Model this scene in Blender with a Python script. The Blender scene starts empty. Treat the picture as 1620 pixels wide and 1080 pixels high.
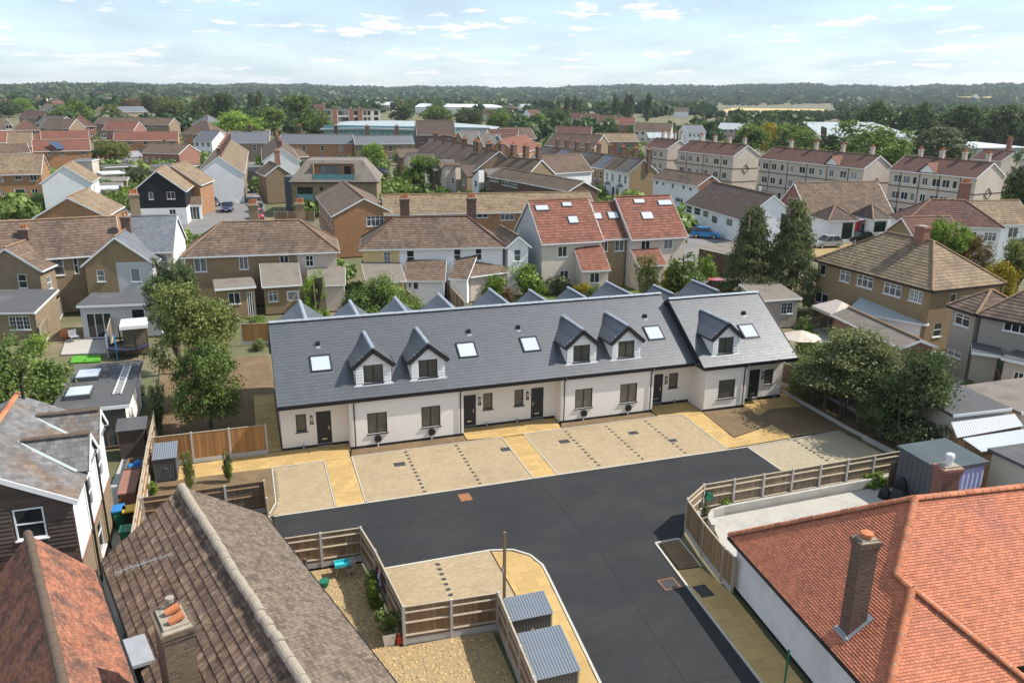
import bpy, math, random
import numpy as np
from mathutils import Vector, Matrix
rnd = random.Random(7)
SC = bpy.context.scene
COL = SC.collection
R_ = math.radians

# ------------------------------------------------------------------ camera
F_PX, CAM_H = 1255.0, 19.6
PITCH, ROLL, YAW = R_(17.255), R_(0.6), R_(18.699)
fw = Vector((math.sin(YAW) * math.cos(PITCH), math.cos(YAW) * math.cos(PITCH), -math.sin(PITCH)))
rt0 = Vector((math.cos(YAW), -math.sin(YAW), 0))
up0 = rt0.cross(fw)
rt = rt0 * math.cos(ROLL) + up0 * math.sin(ROLL)
up = rt.cross(fw)
cam = bpy.data.objects.new('camera', bpy.data.cameras.new('camera'))
COL.objects.link(cam)
cam.matrix_world = Matrix(((rt.x, up.x, -fw.x, 0), (rt.y, up.y, -fw.y, 0), (rt.z, up.z, -fw.z, CAM_H), (0, 0, 0, 1)))
cam.data.sensor_width = 36
cam.data.lens = 36 * F_PX / 1620
cam.data.clip_start, cam.data.clip_end = 0.5, 30000
SC.camera = cam


def G(px, py, z=0.0):
    """survey point: the place on the level plane z seen at photo point (px, py)"""
    d = fw + rt * ((px - 810) / F_PX) - up * ((py - 540) / F_PX)
    t = (z - CAM_H) / d.z
    return Vector((d.x * t, d.y * t, z))


# ------------------------------------------------------------------ sky, sun, exposure
SUN_EL, SUN_AZ = R_(48), R_(102)          # azimuth clockwise from +Y
world = bpy.data.worlds.new('World')
SC.world = world
world.use_nodes = True
nt = world.node_tree
nt.nodes.clear()
def N(t, loc=None, **kw):
    n = nt.nodes.new(t)
    for k, v in kw.items():
        setattr(n, k, v)
    return n
sky = N('ShaderNodeTexSky', sky_type='NISHITA', sun_disc=False)
sky.sun_elevation, sky.sun_rotation = SUN_EL, SUN_AZ
sky.altitude, sky.air_density, sky.dust_density, sky.ozone_density = 60, 0.9, 0.3, 1.5
geo = N('ShaderNodeTexCoord')
sep = N('ShaderNodeSeparateXYZ')
nt.links.new(geo.outputs['Generated'], sep.inputs[0])
def Mth(op, a, b=None, c=None, clamp=False):
    n = N('ShaderNodeMath', operation=op, use_clamp=clamp)
    for i, v in enumerate((a, b, c)):
        if v is None:
            continue
        if isinstance(v, (int, float)):
            n.inputs[i].default_value = v
        else:
            nt.links.new(v, n.inputs[i])
    return n.outputs[0]
zc = Mth('MAXIMUM', sep.outputs['Z'], 0.0)
den = Mth('ADD', zc, 0.11)
cx, cy = Mth('DIVIDE', sep.outputs['X'], den), Mth('DIVIDE', sep.outputs['Y'], den)
def cloud_noise(sx, sy, scale, detail, rough, off, lo, hi):
    comb = N('ShaderNodeCombineXYZ')
    nt.links.new(Mth('MULTIPLY', cx, sx), comb.inputs[0])
    nt.links.new(Mth('MULTIPLY', cy, sy), comb.inputs[1])
    comb.inputs[2].default_value = off
    t = N('ShaderNodeTexNoise')
    t.inputs['Scale'].default_value = scale
    t.inputs['Detail'].default_value = detail
    t.inputs['Roughness'].default_value = rough
    nt.links.new(comb.outputs[0], t.inputs['Vector'])
    m = N('ShaderNodeMapRange', interpolation_type='SMOOTHSTEP')
    m.inputs['From Min'].default_value, m.inputs['From Max'].default_value = lo, hi
    nt.links.new(t.outputs['Fac'], m.inputs['Value'])
    return m.outputs[0]
puff = cloud_noise(1, 1, 2.9, 6, 0.56, 4.3, 0.56, 0.63)
veil = cloud_noise(1, 0.7, 1.3, 6, 0.6, 9.1, 0.30, 0.80)
def cmix(fac, A, col):
    n = N('ShaderNodeMix', data_type='RGBA')
    nt.links.new(fac, n.inputs['Factor'])
    nt.links.new(A, n.inputs['A'])
    n.inputs['B'].default_value = (*col, 1)
    return n.outputs['Result']
thin = cmix(Mth('MULTIPLY_ADD', veil, 0.30, 0.55), sky.outputs[0], (2.25, 2.8, 3.3))
skyc = cmix(Mth('MULTIPLY', puff, 0.9), thin, (4.4, 4.4, 4.45))
bg = N('ShaderNodeBackground')
bg.inputs['Strength'].default_value = 0.15
nt.links.new(skyc, bg.inputs['Color'])
wo = N('ShaderNodeOutputWorld')
nt.links.new(bg.outputs[0], wo.inputs['Surface'])

sun_d = bpy.data.lights.new('sun', 'SUN')
sun_d.energy, sun_d.angle, sun_d.color = 3.7, R_(0.53), (1.0, 0.95, 0.87)
sun = bpy.data.objects.new('sun', sun_d)
COL.objects.link(sun)
to_sun = Vector((math.sin(SUN_AZ) * math.cos(SUN_EL), math.cos(SUN_AZ) * math.cos(SUN_EL), math.sin(SUN_EL)))
sun.rotation_euler = to_sun.to_track_quat('Z', 'Y').to_euler()
sun.location = (60, -10, 80)
SC.view_settings.view_transform = 'Standard'
SC.view_settings.look = 'None'
SC.view_settings.exposure = 0.72
SC.view_settings.gamma = 1.0
SC.view_settings.use_curve_mapping = False

# ------------------------------------------------------------------ materials
MATS = {}
def material(name, col, rough=0.8, var=0.25, scale=3.0, bump=0.0, bscale=None, tint=0.0, metal=0.0, spec=0.3,
             col2=None, c2lo=0.5, c2hi=0.7, c2scale=0.6, orand=0.0, brick=None, coat=0.0, coords='Object', stretch=None):
    m = bpy.data.materials.new(name)
    m.use_nodes = True
    t = m.node_tree
    n, l = t.nodes, t.links
    b = n['Principled BSDF']
    b.inputs['Roughness'].default_value = rough
    b.inputs['Metallic'].default_value = metal
    b.inputs['Specular IOR Level'].default_value = spec
    if coat:
        b.inputs['Coat Weight'].default_value = coat
        b.inputs['Coat Roughness'].default_value = 0.08
    tc = n.new('ShaderNodeTexCoord')
    vec = tc.outputs[coords]
    if stretch:
        mp = n.new('ShaderNodeMapping')
        mp.inputs['Scale'].default_value = stretch
        l.new(vec, mp.inputs['Vector'])
        vec = mp.outputs[0]
    def noise(s, d=4, r=0.6):
        x = n.new('ShaderNodeTexNoise')
        x.inputs['Scale'].default_value = s
        x.inputs['Detail'].default_value = d
        x.inputs['Roughness'].default_value = r
        l.new(vec, x.inputs['Vector'])
        return x.outputs['Fac']
    def math_(op, a, bb):
        x = n.new('ShaderNodeMath')
        x.operation = op
        for i, v in enumerate((a, bb)):
            if isinstance(v, (int, float)):
                x.inputs[i].default_value = v
            else:
                l.new(v, x.inputs[i])
        return x.outputs[0]
    rgb = n.new('ShaderNodeRGB')
    rgb.outputs[0].default_value = (*col, 1)
    c = rgb.outputs[0]
    hgt = None
    if brick:
        bw, bh, mort, mcol, bcol2 = brick
        bt = n.new('ShaderNodeTexBrick')
        l.new(tc.outputs['UV'], bt.inputs['Vector'])
        bt.inputs['Scale'].default_value = 1
        bt.inputs['Brick Width'].default_value = bw
        bt.inputs['Row Height'].default_value = bh
        bt.inputs['Mortar Size'].default_value = mort
        bt.inputs['Mortar Smooth'].default_value = 0.1
        bt.inputs['Bias'].default_value = 0.0
        bt.inputs['Color1'].default_value = (*col, 1)
        bt.inputs['Color2'].default_value = (*bcol2, 1)
        bt.inputs['Mortar'].default_value = (*mcol, 1)
        c = bt.outputs['Color']
        hgt = math_('SUBTRACT', 1.0, bt.outputs['Fac'])
    if col2:
        mr = n.new('ShaderNodeMapRange')
        mr.inputs['From Min'].default_value, mr.inputs['From Max'].default_value = c2lo, c2hi
        l.new(noise(c2scale, 5, 0.65), mr.inputs['Value'])
        mx = n.new('ShaderNodeMix')
        mx.data_type = 'RGBA'
        l.new(mr.outputs[0], mx.inputs['Factor'])
        l.new(c, mx.inputs['A'])
        mx.inputs['B'].default_value = (*col2, 1)
        c = mx.outputs['Result']
    f = None
    if var:
        a1 = math_('MULTIPLY', math_('SUBTRACT', noise(scale), 0.5), var * 2.2)
        a2 = math_('MULTIPLY', math_('SUBTRACT', noise(scale * 9, 3), 0.5), var * 1.6)
        f = math_('ADD', math_('ADD', a1, a2), 1.0)
    if tint:
        at = n.new('ShaderNodeAttribute')
        at.attribute_name = 'tint'
        g = math_('ADD', math_('MULTIPLY', math_('SUBTRACT', at.outputs['Fac'], 0.5), tint), 1.0)
        f = g if f is None else math_('MULTIPLY', f, g)
    if orand:
        oi = n.new('ShaderNodeObjectInfo')
        g = math_('ADD', math_('MULTIPLY', math_('SUBTRACT', oi.outputs['Random'], 0.5), orand), 1.0)
        f = g if f is None else math_('MULTIPLY', f, g)
    if f is not None:
        vm = n.new('ShaderNodeVectorMath')
        vm.operation = 'SCALE'
        l.new(c, vm.inputs[0])
        l.new(f, vm.inputs['Scale'])
        c = vm.outputs[0]
    l.new(c, b.inputs['Base Color'])
    if bump:
        bp = n.new('ShaderNodeBump')
        bp.inputs['Strength'].default_value = bump
        bp.inputs['Distance'].default_value = 0.02
        h = noise(bscale or scale * 8, 3)
        if hgt is not None:
            h = math_('ADD', math_('MULTIPLY', hgt, 1.0), math_('MULTIPLY', h, 0.4))
        l.new(h, bp.inputs['Height'])
        l.new(bp.outputs[0], b.inputs['Normal'])
    MATS[name] = m
    return m

M = material
M('slate', (0.076, 0.081, 0.089), 0.42, 0.06, 1.2, tint=0.16, spec=1.0)
M('slate_base', (0.03, 0.033, 0.038), 0.7, 0.1)
M('ridge_grey', (0.31, 0.34, 0.38), 0.45, 0.10, 2.0, spec=0.5, orand=0.15)
M('fascia', (0.022, 0.023, 0.026), 0.45, 0.1, spec=0.4)
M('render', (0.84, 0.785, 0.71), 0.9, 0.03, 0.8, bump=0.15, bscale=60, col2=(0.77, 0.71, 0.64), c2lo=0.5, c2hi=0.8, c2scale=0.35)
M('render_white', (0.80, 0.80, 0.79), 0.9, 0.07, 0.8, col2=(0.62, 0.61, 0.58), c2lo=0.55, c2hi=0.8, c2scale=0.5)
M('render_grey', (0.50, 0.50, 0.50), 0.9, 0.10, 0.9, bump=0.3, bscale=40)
M('render_cream', (0.63, 0.55, 0.46), 0.9, 0.09, 0.8, bump=0.2, bscale=40)
M('render_yellow', (0.62, 0.47, 0.23), 0.9, 0.08, 0.8)
M('render_pale', (0.56, 0.475, 0.40), 0.9, 0.10, 0.8, col2=(0.46, 0.385, 0.32), c2scale=0.4)
M('pebbledash', (0.29, 0.205, 0.115), 0.95, 0.14, 2.0, bump=0.6, bscale=50, col2=(0.225, 0.165, 0.10), c2scale=0.35)
M('pebbledash_grey', (0.36, 0.32, 0.27), 0.95, 0.12, 2.0, bump=0.5, bscale=50)
M('board_white', (0.78, 0.77, 0.74), 0.6, 0.06, 2.0, orand=0.06)
M('upvc', (0.82, 0.82, 0.81), 0.35, 0.03)
M('frame_dark', (0.028, 0.029, 0.032), 0.4, 0.08, spec=0.4)
M('door_dark', (0.035, 0.036, 0.042), 0.45, 0.08)
M('steel', (0.62, 0.62, 0.60), 0.3, 0.05, metal=0.9)
M('brick_stock', (0.30, 0.205, 0.105), 0.92, 0.18, 1.2, bump=0.35, brick=(0.225, 0.075, 0.010, (0.30, 0.27, 0.22), (0.21, 0.135, 0.07)))
M('brick_sooty', (0.19, 0.135, 0.08), 0.95, 0.35, 1.5, bump=0.5, brick=(0.225, 0.075, 0.010, (0.17, 0.145, 0.115), (0.10, 0.07, 0.048)), col2=(0.07, 0.055, 0.042), c2lo=0.5, c2hi=0.75, c2scale=1.5)
M('brick_brown', (0.175, 0.082, 0.052), 0.92, 0.25, 1.2, bump=0.35, brick=(0.225, 0.075, 0.010, (0.22, 0.18, 0.15), (0.085, 0.05, 0.036)))
M('brick_orange', (0.42, 0.19, 0.075), 0.92, 0.15, 1.2, bump=0.35, brick=(0.225, 0.075, 0.010, (0.36, 0.28, 0.2), (0.30, 0.13, 0.05)))
M('brick_red', (0.33, 0.11, 0.065), 0.92, 0.15, 1.2, bump=0.35, brick=(0.225, 0.075, 0.010, (0.34, 0.28, 0.23), (0.22, 0.07, 0.045)))
M('tile_red', (0.50, 0.18, 0.10), 0.8, 0.08, 0.9, tint=0.38, col2=(0.42, 0.16, 0.105), c2lo=0.52, c2hi=0.75, c2scale=0.5)
M('tile_red_old', (0.33, 0.135, 0.08), 0.88, 0.25, 1.1, tint=0.55, col2=(0.14, 0.08, 0.06), c2lo=0.44, c2hi=0.64, c2scale=1.3)
M('tile_orange', (0.225, 0.092, 0.062), 0.85, 0.18, 0.9, tint=0.4, col2=(0.165, 0.078, 0.06), c2scale=0.5)
M('tile_brown', (0.165, 0.115, 0.082), 0.9, 0.22, 0.9, tint=0.45, col2=(0.105, 0.078, 0.062), c2lo=0.48, c2hi=0.7, c2scale=0.5)
M('tile_tan', (0.25, 0.182, 0.115), 0.9, 0.2, 0.9, tint=0.4, col2=(0.175, 0.127, 0.088), c2lo=0.48, c2hi=0.7, c2scale=0.5)
M('tile_mossy', (0.165, 0.112, 0.085), 0.95, 0.4, 1.4, bump=0.5, bscale=25, tint=0.9, col2=(0.29, 0.21, 0.14), c2lo=0.5, c2hi=0.66, c2scale=2.6)
M('tile_lichen', (0.175, 0.133, 0.10), 0.95, 0.26, 2.2, bump=0.5, bscale=25, tint=0.6, col2=(0.112, 0.087, 0.068), c2lo=0.48, c2hi=0.72, c2scale=1.8)
M('tile_plum', (0.150, 0.078, 0.06), 0.9, 0.2, 0.9, tint=0.35, col2=(0.10, 0.06, 0.05), c2scale=0.5)
M('tile_dark', (0.12, 0.085, 0.07), 0.9, 0.22, 0.9, tint=0.4)
M('slate_old', (0.165, 0.16, 0.155), 0.75, 0.25, 1.1, tint=0.5, col2=(0.17, 0.115, 0.08), c2lo=0.46, c2hi=0.66, c2scale=0.5)
M('slate_mid', (0.155, 0.165, 0.18), 0.6, 0.15, 1.1, tint=0.3)
M('tile_under', (0.045, 0.03, 0.025), 0.95, 0.1)
M('hip_red', (0.47, 0.165, 0.08), 0.75, 0.2, 3.0, orand=0.35)
M('hip_brown', (0.27, 0.17, 0.10), 0.9, 0.25, 3.0, orand=0.2)
M('mortar', (0.50, 0.44, 0.36), 0.95, 0.15, 6)
M('lichen_mortar', (0.34, 0.29, 0.225), 0.95, 0.45, 4, bump=0.8, bscale=18)
M('lead', (0.31, 0.32, 0.335), 0.55, 0.25, 3.0, spec=0.5)
M('lead_dark', (0.13, 0.14, 0.155), 0.5, 0.2, 3.0)
M('terracotta', (0.50, 0.18, 0.08), 0.8, 0.2, 5)
M('asphalt', (0.027, 0.027, 0.0285), 0.86, 0.16, 0.6, bump=0.4, bscale=90, col2=(0.040, 0.039, 0.039), c2lo=0.42, c2hi=0.72, c2scale=0.45, stretch=(.7, 1, 1))
M('bitumen', (0.018, 0.018, 0.019), 0.7, 0.2, 2.0)
M('asphalt_old', (0.20, 0.19, 0.18), 0.9, 0.12, 0.5, bump=0.2, bscale=60, col2=(0.15, 0.145, 0.14), c2scale=0.2)
M('slab', (0.475, 0.315, 0.125), 0.85, 0.10, 2.5, orand=0.22, bump=0.15, bscale=20)
M('slab_bed', (0.33, 0.235, 0.11), 0.95, 0.2)
M('block', (0.42, 0.32, 0.195), 0.85, 0.06, 1.2, tint=0.2, col2=(0.365, 0.275, 0.165), c2scale=0.5)
M('block_grey', (0.40, 0.335, 0.225), 0.9, 0.07, 1.2, tint=0.16)
M('block_bed', (0.22, 0.17, 0.11), 0.95, 0.2)
M('block_dark', (0.045, 0.045, 0.048), 0.8, 0.15)
M('kerb', (0.50, 0.47, 0.40), 0.9, 0.12, 3)
M('concrete', (0.46, 0.44, 0.40), 0.9, 0.14, 1.5, col2=(0.36, 0.34, 0.31), c2scale=0.7)
M('concrete_pale', (0.43, 0.405, 0.355), 0.9, 0.12, 1.5, col2=(0.34, 0.32, 0.285), c2scale=0.9)
M('soil', (0.17, 0.115, 0.062), 0.97, 0.28, 2.0, bump=0.8, bscale=14, col2=(0.23, 0.16, 0.09), c2scale=0.7)
M('gravel', (0.56, 0.405, 0.21), 0.9, 0.15, 4.0, tint=1.2)
M('gravel_bed', (0.36, 0.26, 0.135), 0.95, 0.35, 6.0, bump=1.0, bscale=22)
M('ground', (0.125, 0.125, 0.06), 0.95, 0.3, 0.15, col2=(0.22, 0.175, 0.11), c2lo=0.47, c2hi=0.6, c2scale=0.08)
M('grass', (0.085, 0.125, 0.032), 0.95, 0.3, 1.5, col2=(0.20, 0.17, 0.065), c2lo=0.45, c2hi=0.65, c2scale=0.5)
M('grass_fake', (0.10, 0.33, 0.03), 0.9, 0.15)
M('timber_new', (0.37, 0.195, 0.075), 0.85, 0.22, 1.5, orand=0.2, tint=0.35, stretch=(1, 1, 0.12))
M('timber_old', (0.275, 0.18, 0.10), 0.9, 0.22, 1.5, orand=0.2, tint=0.45, stretch=(1, 1, 0.12))
M('timber_grey', (0.225, 0.17, 0.115), 0.9, 0.25, 1.5, orand=0.2, tint=0.4, stretch=(1, 1, 0.12))
M('timber_dark', (0.135, 0.098, 0.078), 0.9, 0.3, 1.5, orand=0.35, tint=0.5)
M('rail', (0.40, 0.33, 0.24), 0.85, 0.2, 3)
M('post_conc', (0.47, 0.455, 0.43), 0.9, 0.12, 4, orand=0.12)
M('shed_metal', (0.085, 0.092, 0.10), 0.5, 0.12, 1.0, spec=0.4)
M('shed_roof', (0.17, 0.195, 0.225), 0.45, 0.10, 1.0, spec=0.45)
M('felt', (0.095, 0.094, 0.096), 0.9, 0.15, 0.8, col2=(0.14, 0.135, 0.13), c2scale=0.5)
M('felt_green', (0.075, 0.098, 0.105), 0.85, 0.15, 0.6, col2=(0.105, 0.13, 0.135), c2scale=0.4)
M('felt_brown', (0.20, 0.17, 0.14), 0.92, 0.2, 0.8, col2=(0.13, 0.115, 0.10), c2scale=0.6)
M('roof_white', (0.62, 0.64, 0.66), 0.4, 0.06, 0.8)
M('roof_pale', (0.37, 0.41, 0.41), 0.5, 0.08, 0.5)
M('rust', (0.30, 0.135, 0.06), 0.95, 0.35, 6)
M('iron', (0.05, 0.05, 0.053), 0.6, 0.2, 5)
M('plastic_black', (0.02, 0.02, 0.021), 0.4, 0.1)
M('plastic_white', (0.75, 0.75, 0.74), 0.4, 0.03)
M('plastic_blue', (0.03, 0.20, 0.48), 0.45, 0.1)
M('plastic_teal', (0.05, 0.48, 0.52), 0.45, 0.1)
M('plastic_green', (0.02, 0.16, 0.10), 0.5, 0.1)
M('plastic_red', (0.50, 0.06, 0.04), 0.5, 0.1)
M('plastic_yellow', (0.65, 0.42, 0.03), 0.5, 0.1)
M('paint_red', (0.30, 0.02, 0.03), 0.5, 0.08)
M('paint_teal', (0.08, 0.20, 0.22), 0.5, 0.08)
M('paint_black', (0.018, 0.018, 0.02), 0.7, 0.15, 2)
M('cloth_lilac', (0.40, 0.40, 0.62), 0.9, 0.12, 4)
M('cloth_navy', (0.03, 0.035, 0.08), 0.9, 0.15, 4)
M('cloth_beige', (0.55, 0.47, 0.40), 0.9, 0.12, 2)
M('wicker', (0.42, 0.26, 0.13), 0.8, 0.3, 8)
M('bark', (0.13, 0.10, 0.075), 0.95, 0.3, 5, bump=0.6)
M('solar', (0.05, 0.07, 0.13), 0.2, 0.05, spec=0.6)
M('field', (0.56, 0.40, 0.17), 0.95, 0.12, 0.004, coords='Object')
M('cyan_glass', (0.15, 0.31, 0.33), 0.25, 0.15, 0.15, spec=0.6)
M('curtain', (0.55, 0.53, 0.50), 0.9, 0.1, 3)

def glass_material(name, dark, light, rough=0.06, lo=0.62):
    """window glass seen from outside: dim room or pale blind behind a reflecting pane, or sky glare painted as colour"""
    m = bpy.data.materials.new(name)
    m.use_nodes = True
    n, l = m.node_tree.nodes, m.node_tree.links
    b = n['Principled BSDF']
    b.inputs['Roughness'].default_value = rough
    b.inputs['Specular IOR Level'].default_value = 0.6
    oi = n.new('ShaderNodeObjectInfo')
    tc = n.new('ShaderNodeTexCoord')
    nz = n.new('ShaderNodeTexNoise')
    nz.inputs['Scale'].default_value = 2.2
    nz.inputs['Detail'].default_value = 2
    l.new(tc.outputs['Object'], nz.inputs['Vector'])
    ad = n.new('ShaderNodeMath')
    ad.operation = 'ADD'
    l.new(oi.outputs['Random'], ad.inputs[0])
    mu = n.new('ShaderNodeMath')
    mu.operation = 'MULTIPLY'
    mu.inputs[1].default_value = 0.35
    l.new(nz.outputs['Fac'], mu.inputs[0])
    l.new(mu.outputs[0], ad.inputs[1])
    mr = n.new('ShaderNodeMapRange')
    mr.inputs['From Min'].default_value, mr.inputs['From Max'].default_value = lo, lo + 0.55
    l.new(ad.outputs[0], mr.inputs['Value'])
    mx = n.new('ShaderNodeMix')
    mx.data_type = 'RGBA'
    l.new(mr.outputs[0], mx.inputs['Factor'])
    mx.inputs['A'].default_value = (*dark, 1)
    mx.inputs['B'].default_value = (*light, 1)
    l.new(mx.outputs['Result'], b.inputs['Base Color'])
    MATS[name] = m
glass_material('glass', (0.022, 0.026, 0.030), (0.24, 0.25, 0.25))
glass_material('glass_new', (0.10, 0.095, 0.075), (0.16, 0.15, 0.12), 0.05)
glass_material('glass_sky', (0.48, 0.52, 0.61), (0.54, 0.58, 0.66), 0.12)  # pale base colour paints sky glare onto the roof light panes
glass_material('glass_car', (0.015, 0.018, 0.02), (0.05, 0.055, 0.06), 0.04)

def leaf_material(name, col, var=0.5, orand=0.35, yellow=None):
    m = bpy.data.materials.new(name)
    m.use_nodes = True
    n, l = m.node_tree.nodes, m.node_tree.links
    out = n['Material Output']
    n.remove(n['Principled BSDF'])
    at = n.new('ShaderNodeAttribute')
    at.attribute_name = 'tint'
    oi = n.new('ShaderNodeObjectInfo')
    mx = n.new('ShaderNodeMix')
    mx.data_type = 'RGBA'
    mx.inputs['A'].default_value = (col[0] * (1 - var), col[1] * (1 - var), col[2] * (1 - var), 1)
    y = yellow or (col[0] * 1.75, col[1] * 1.45, col[2] * 1.2)
    mx.inputs['B'].default_value = (*y, 1)
    l.new(at.outputs['Fac'], mx.inputs['Factor'])
    a = n.new('ShaderNodeMath')
    a.operation = 'MULTIPLY_ADD'
    l.new(oi.outputs['Random'], a.inputs[0])
    a.inputs[1].default_value = orand
    a.inputs[2].default_value = 1 - orand / 2
    vm = n.new('ShaderNodeVectorMath')
    vm.operation = 'SCALE'
    l.new(mx.outputs['Result'], vm.inputs[0])
    l.new(a.outputs[0], vm.inputs['Scale'])
    d = n.new('ShaderNodeBsdfDiffuse')
    tr = n.new('ShaderNodeBsdfTranslucent')
    gl = n.new('ShaderNodeBsdfGlossy')
    gl.inputs['Roughness'].default_value = 0.45
    gl.inputs['Color'].default_value = (0.5, 0.5, 0.5, 1)
    l.new(vm.outputs[0], d.inputs['Color'])
    l.new(vm.outputs[0], tr.inputs['Color'])
    ms = n.new('ShaderNodeMixShader')
    ms.inputs[0].default_value = 0.3
    l.new(d.outputs[0], ms.inputs[1])
    l.new(tr.outputs[0], ms.inputs[2])
    m2 = n.new('ShaderNodeMixShader')
    m2.inputs[0].default_value = 0.04
    l.new(ms.outputs[0], m2.inputs[1])
    l.new(gl.outputs[0], m2.inputs[2])
    l.new(m2.outputs[0], out.inputs['Surface'])
    MATS[name] = m
leaf_material('leaf', (0.146, 0.238, 0.064))
leaf_material('leaf_bright', (0.180, 0.307, 0.054))
leaf_material('leaf_olive', (0.165, 0.215, 0.070))
leaf_material('leaf_dark', (0.102, 0.162, 0.066))
leaf_material('leaf_conifer', (0.144, 0.187, 0.084), 0.45)
leaf_material('leaf_silver', (0.138, 0.180, 0.102))
leaf_material('leaf_yellow', (0.30, 0.27, 0.02))
leaf_material('leaf_autumn', (0.169, 0.130, 0.058))
leaf_material('leaf_far', (0.058, 0.108, 0.040), 0.5, 0.2)
leaf_material('petal_white', (0.65, 0.65, 0.62), 0.2)

# ------------------------------------------------------------------ mesh builder
class MB:
    def __init__(self):
        self.v, self.f, self.t = [], [], []
        self.M = None
    def add(self, pts, tint=0.5):
        i = len(self.v)
        if self.M is not None:
            pts = [self.M @ Vector(p) for p in pts]
        self.v.extend(tuple(p) for p in pts)
        self.f.append(tuple(range(i, i + len(pts))))
        self.t.append(tint)
    def box(self, x0, y0, z0, x1, y1, z1, tint=0.5, skip=''):
        a, b, c, d = (x0, y0, z0), (x1, y0, z0), (x1, y1, z0), (x0, y1, z0)
        e, f, g, h = (x0, y0, z1), (x1, y0, z1), (x1, y1, z1), (x0, y1, z1)
        for k, q in (('b', (d, c, b, a)), ('t', (e, f, g, h)), ('s', (a, b, f, e)), ('e', (b, c, g, f)), ('n', (c, d, h, g)), ('w', (d, a, e, h))):
            if k not in skip:
                self.add(q, tint)
    def bar(self, p, q, w, h=None, upv=(0, 0, 1)):
        """rectangular bar from p to q, w wide, h high"""
        h = h or w
        p, q = Vector(p), Vector(q)
        d = (q - p).normalized()
        u = Vector(upv)
        if abs(d.dot(u)) > 0.98:
            u = Vector((0, 1, 0))
        s = d.cross(u).normalized() * (w / 2)
        t = s.cross(d).normalized() * (h / 2)
        A = [p - s - t, p + s - t, p + s + t, p - s + t]
        B = [x + (q - p) for x in A]
        self.add(A[::-1]); self.add(B)
        for i in range(4):
            j = (i + 1) % 4
            self.add([A[i], A[j], B[j], B[i]])
    def tube(self, p, q, r0, r1=None, n=8, caps=True, tint=0.5):
        r1 = r0 if r1 is None else r1
        p, q = Vector(p), Vector(q)
        d = (q - p).normalized()
        u = Vector((0, 0, 1)) if abs(d.z) < 0.9 else Vector((1, 0, 0))
        s = d.cross(u).normalized()
        t = d.cross(s)
        A = [p + (s * math.cos(2 * math.pi * i / n) + t * math.sin(2 * math.pi * i / n)) * r0 for i in range(n)]
        B = [q + (s * math.cos(2 * math.pi * i / n) + t * math.sin(2 * math.pi * i / n)) * r1 for i in range(n)]
        for i in range(n):
            j = (i + 1) % n
            self.add([A[j], A[i], B[i], B[j]], tint)
        if caps:
            self.add(A, tint); self.add(B[::-1], tint)
    def lathe(self, prof, c=(0, 0, 0), n=12):
        c = Vector(c)
        ring = [[c + Vector((r * math.cos(2 * math.pi * i / n), r * math.sin(2 * math.pi * i / n), z)) for i in range(n)] for r, z in prof]
        for a, b in zip(ring, ring[1:]):
            for i in range(n):
                j = (i + 1) % n
                self.add([a[i], a[j], b[j], b[i]])
        self.add(ring[0][::-1]); self.add(ring[-1])
    def prism(self, poly, z0, z1, tint=0.5, bottom=False):
        """poly: counter-clockwise 2-D outline"""
        self.add([(x, y, z1) for x, y in poly], tint)
        if bottom:
            self.add([(x, y, z0) for x, y in poly[::-1]], tint)
        n = len(poly)
        for i in range(n):
            (a, b), (c, d) = poly[i], poly[(i + 1) % n]
            self.add([(a, b, z0), (c, d, z0), (c, d, z1), (a, b, z1)], tint)
    def slab(self, poly3, th):
        """solid plate: poly3 outline (top), th thick downwards along its normal"""
        P = [Vector(p) for p in poly3]
        nrm = Vector((0, 0, 0))
        for i in range(1, len(P) - 1):
            nrm += (P[i] - P[0]).cross(P[i + 1] - P[0])
        nrm.normalize()
        B = [p - nrm * th for p in P]
        self.add(P); self.add(B[::-1])
        for i in range(len(P)):
            j = (i + 1) % len(P)
            self.add([B[i], B[j], P[j], P[i]])
    def build(self, name, mat, parent=None, kind=None, loc=None, smooth=False):
        if not self.f:
            return None
        me = bpy.data.meshes.new(name)
        me.from_pydata(self.v, [], self.f)
        uvl = me.uv_layers.new(name='UVMap')
        nl = len(me.loops)
        co = np.array(self.v, dtype=np.float64)
        nrm = np.empty(len(me.polygons) * 3)
        me.polygons.foreach_get('normal', nrm)
        nrm = nrm.reshape(-1, 3)
        tot = np.array([len(f) for f in self.f])
        ln = np.repeat(nrm, tot, axis=0)
        lv = co[np.concatenate([np.array(f) for f in self.f])]
        hx, hy = -ln[:, 1], ln[:, 0]
        L = np.hypot(hx, hy)
        flat = L < 0.02
        L[flat] = 1
        hx, hy = hx / L, hy / L
        hx[flat], hy[flat] = 1, 0
        u = lv[:, 0] * hx + lv[:, 1] * hy
        # v axis = n x h
        vx, vy, vz = -ln[:, 2] * hy, ln[:, 2] * hx, ln[:, 0] * hy - ln[:, 1] * hx
        v = lv[:, 0] * vx + lv[:, 1] * vy + lv[:, 2] * vz
        uvl.data.foreach_set('uv', np.stack([u, v], 1).ravel().astype(np.float32))
        if any(t != 0.5 for t in self.t):
            at = me.attributes.new('tint', 'FLOAT', 'FACE')
            at.data.foreach_set('value', np.array(self.t, dtype=np.float32))
        if smooth:
            me.polygons.foreach_set('use_smooth', [True] * len(me.polygons))
        me.materials.append(MATS[mat])
        return obj(name, me, parent, kind, loc)

def obj(name, me, parent=None, kind=None, loc=None):
    o = bpy.data.objects.new(name, me)
    COL.objects.link(o)
    if parent is not None:
        o.parent = parent
    if loc is not None:
        o.location = loc
    if kind:
        o['kind'] = kind
    return o

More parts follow.
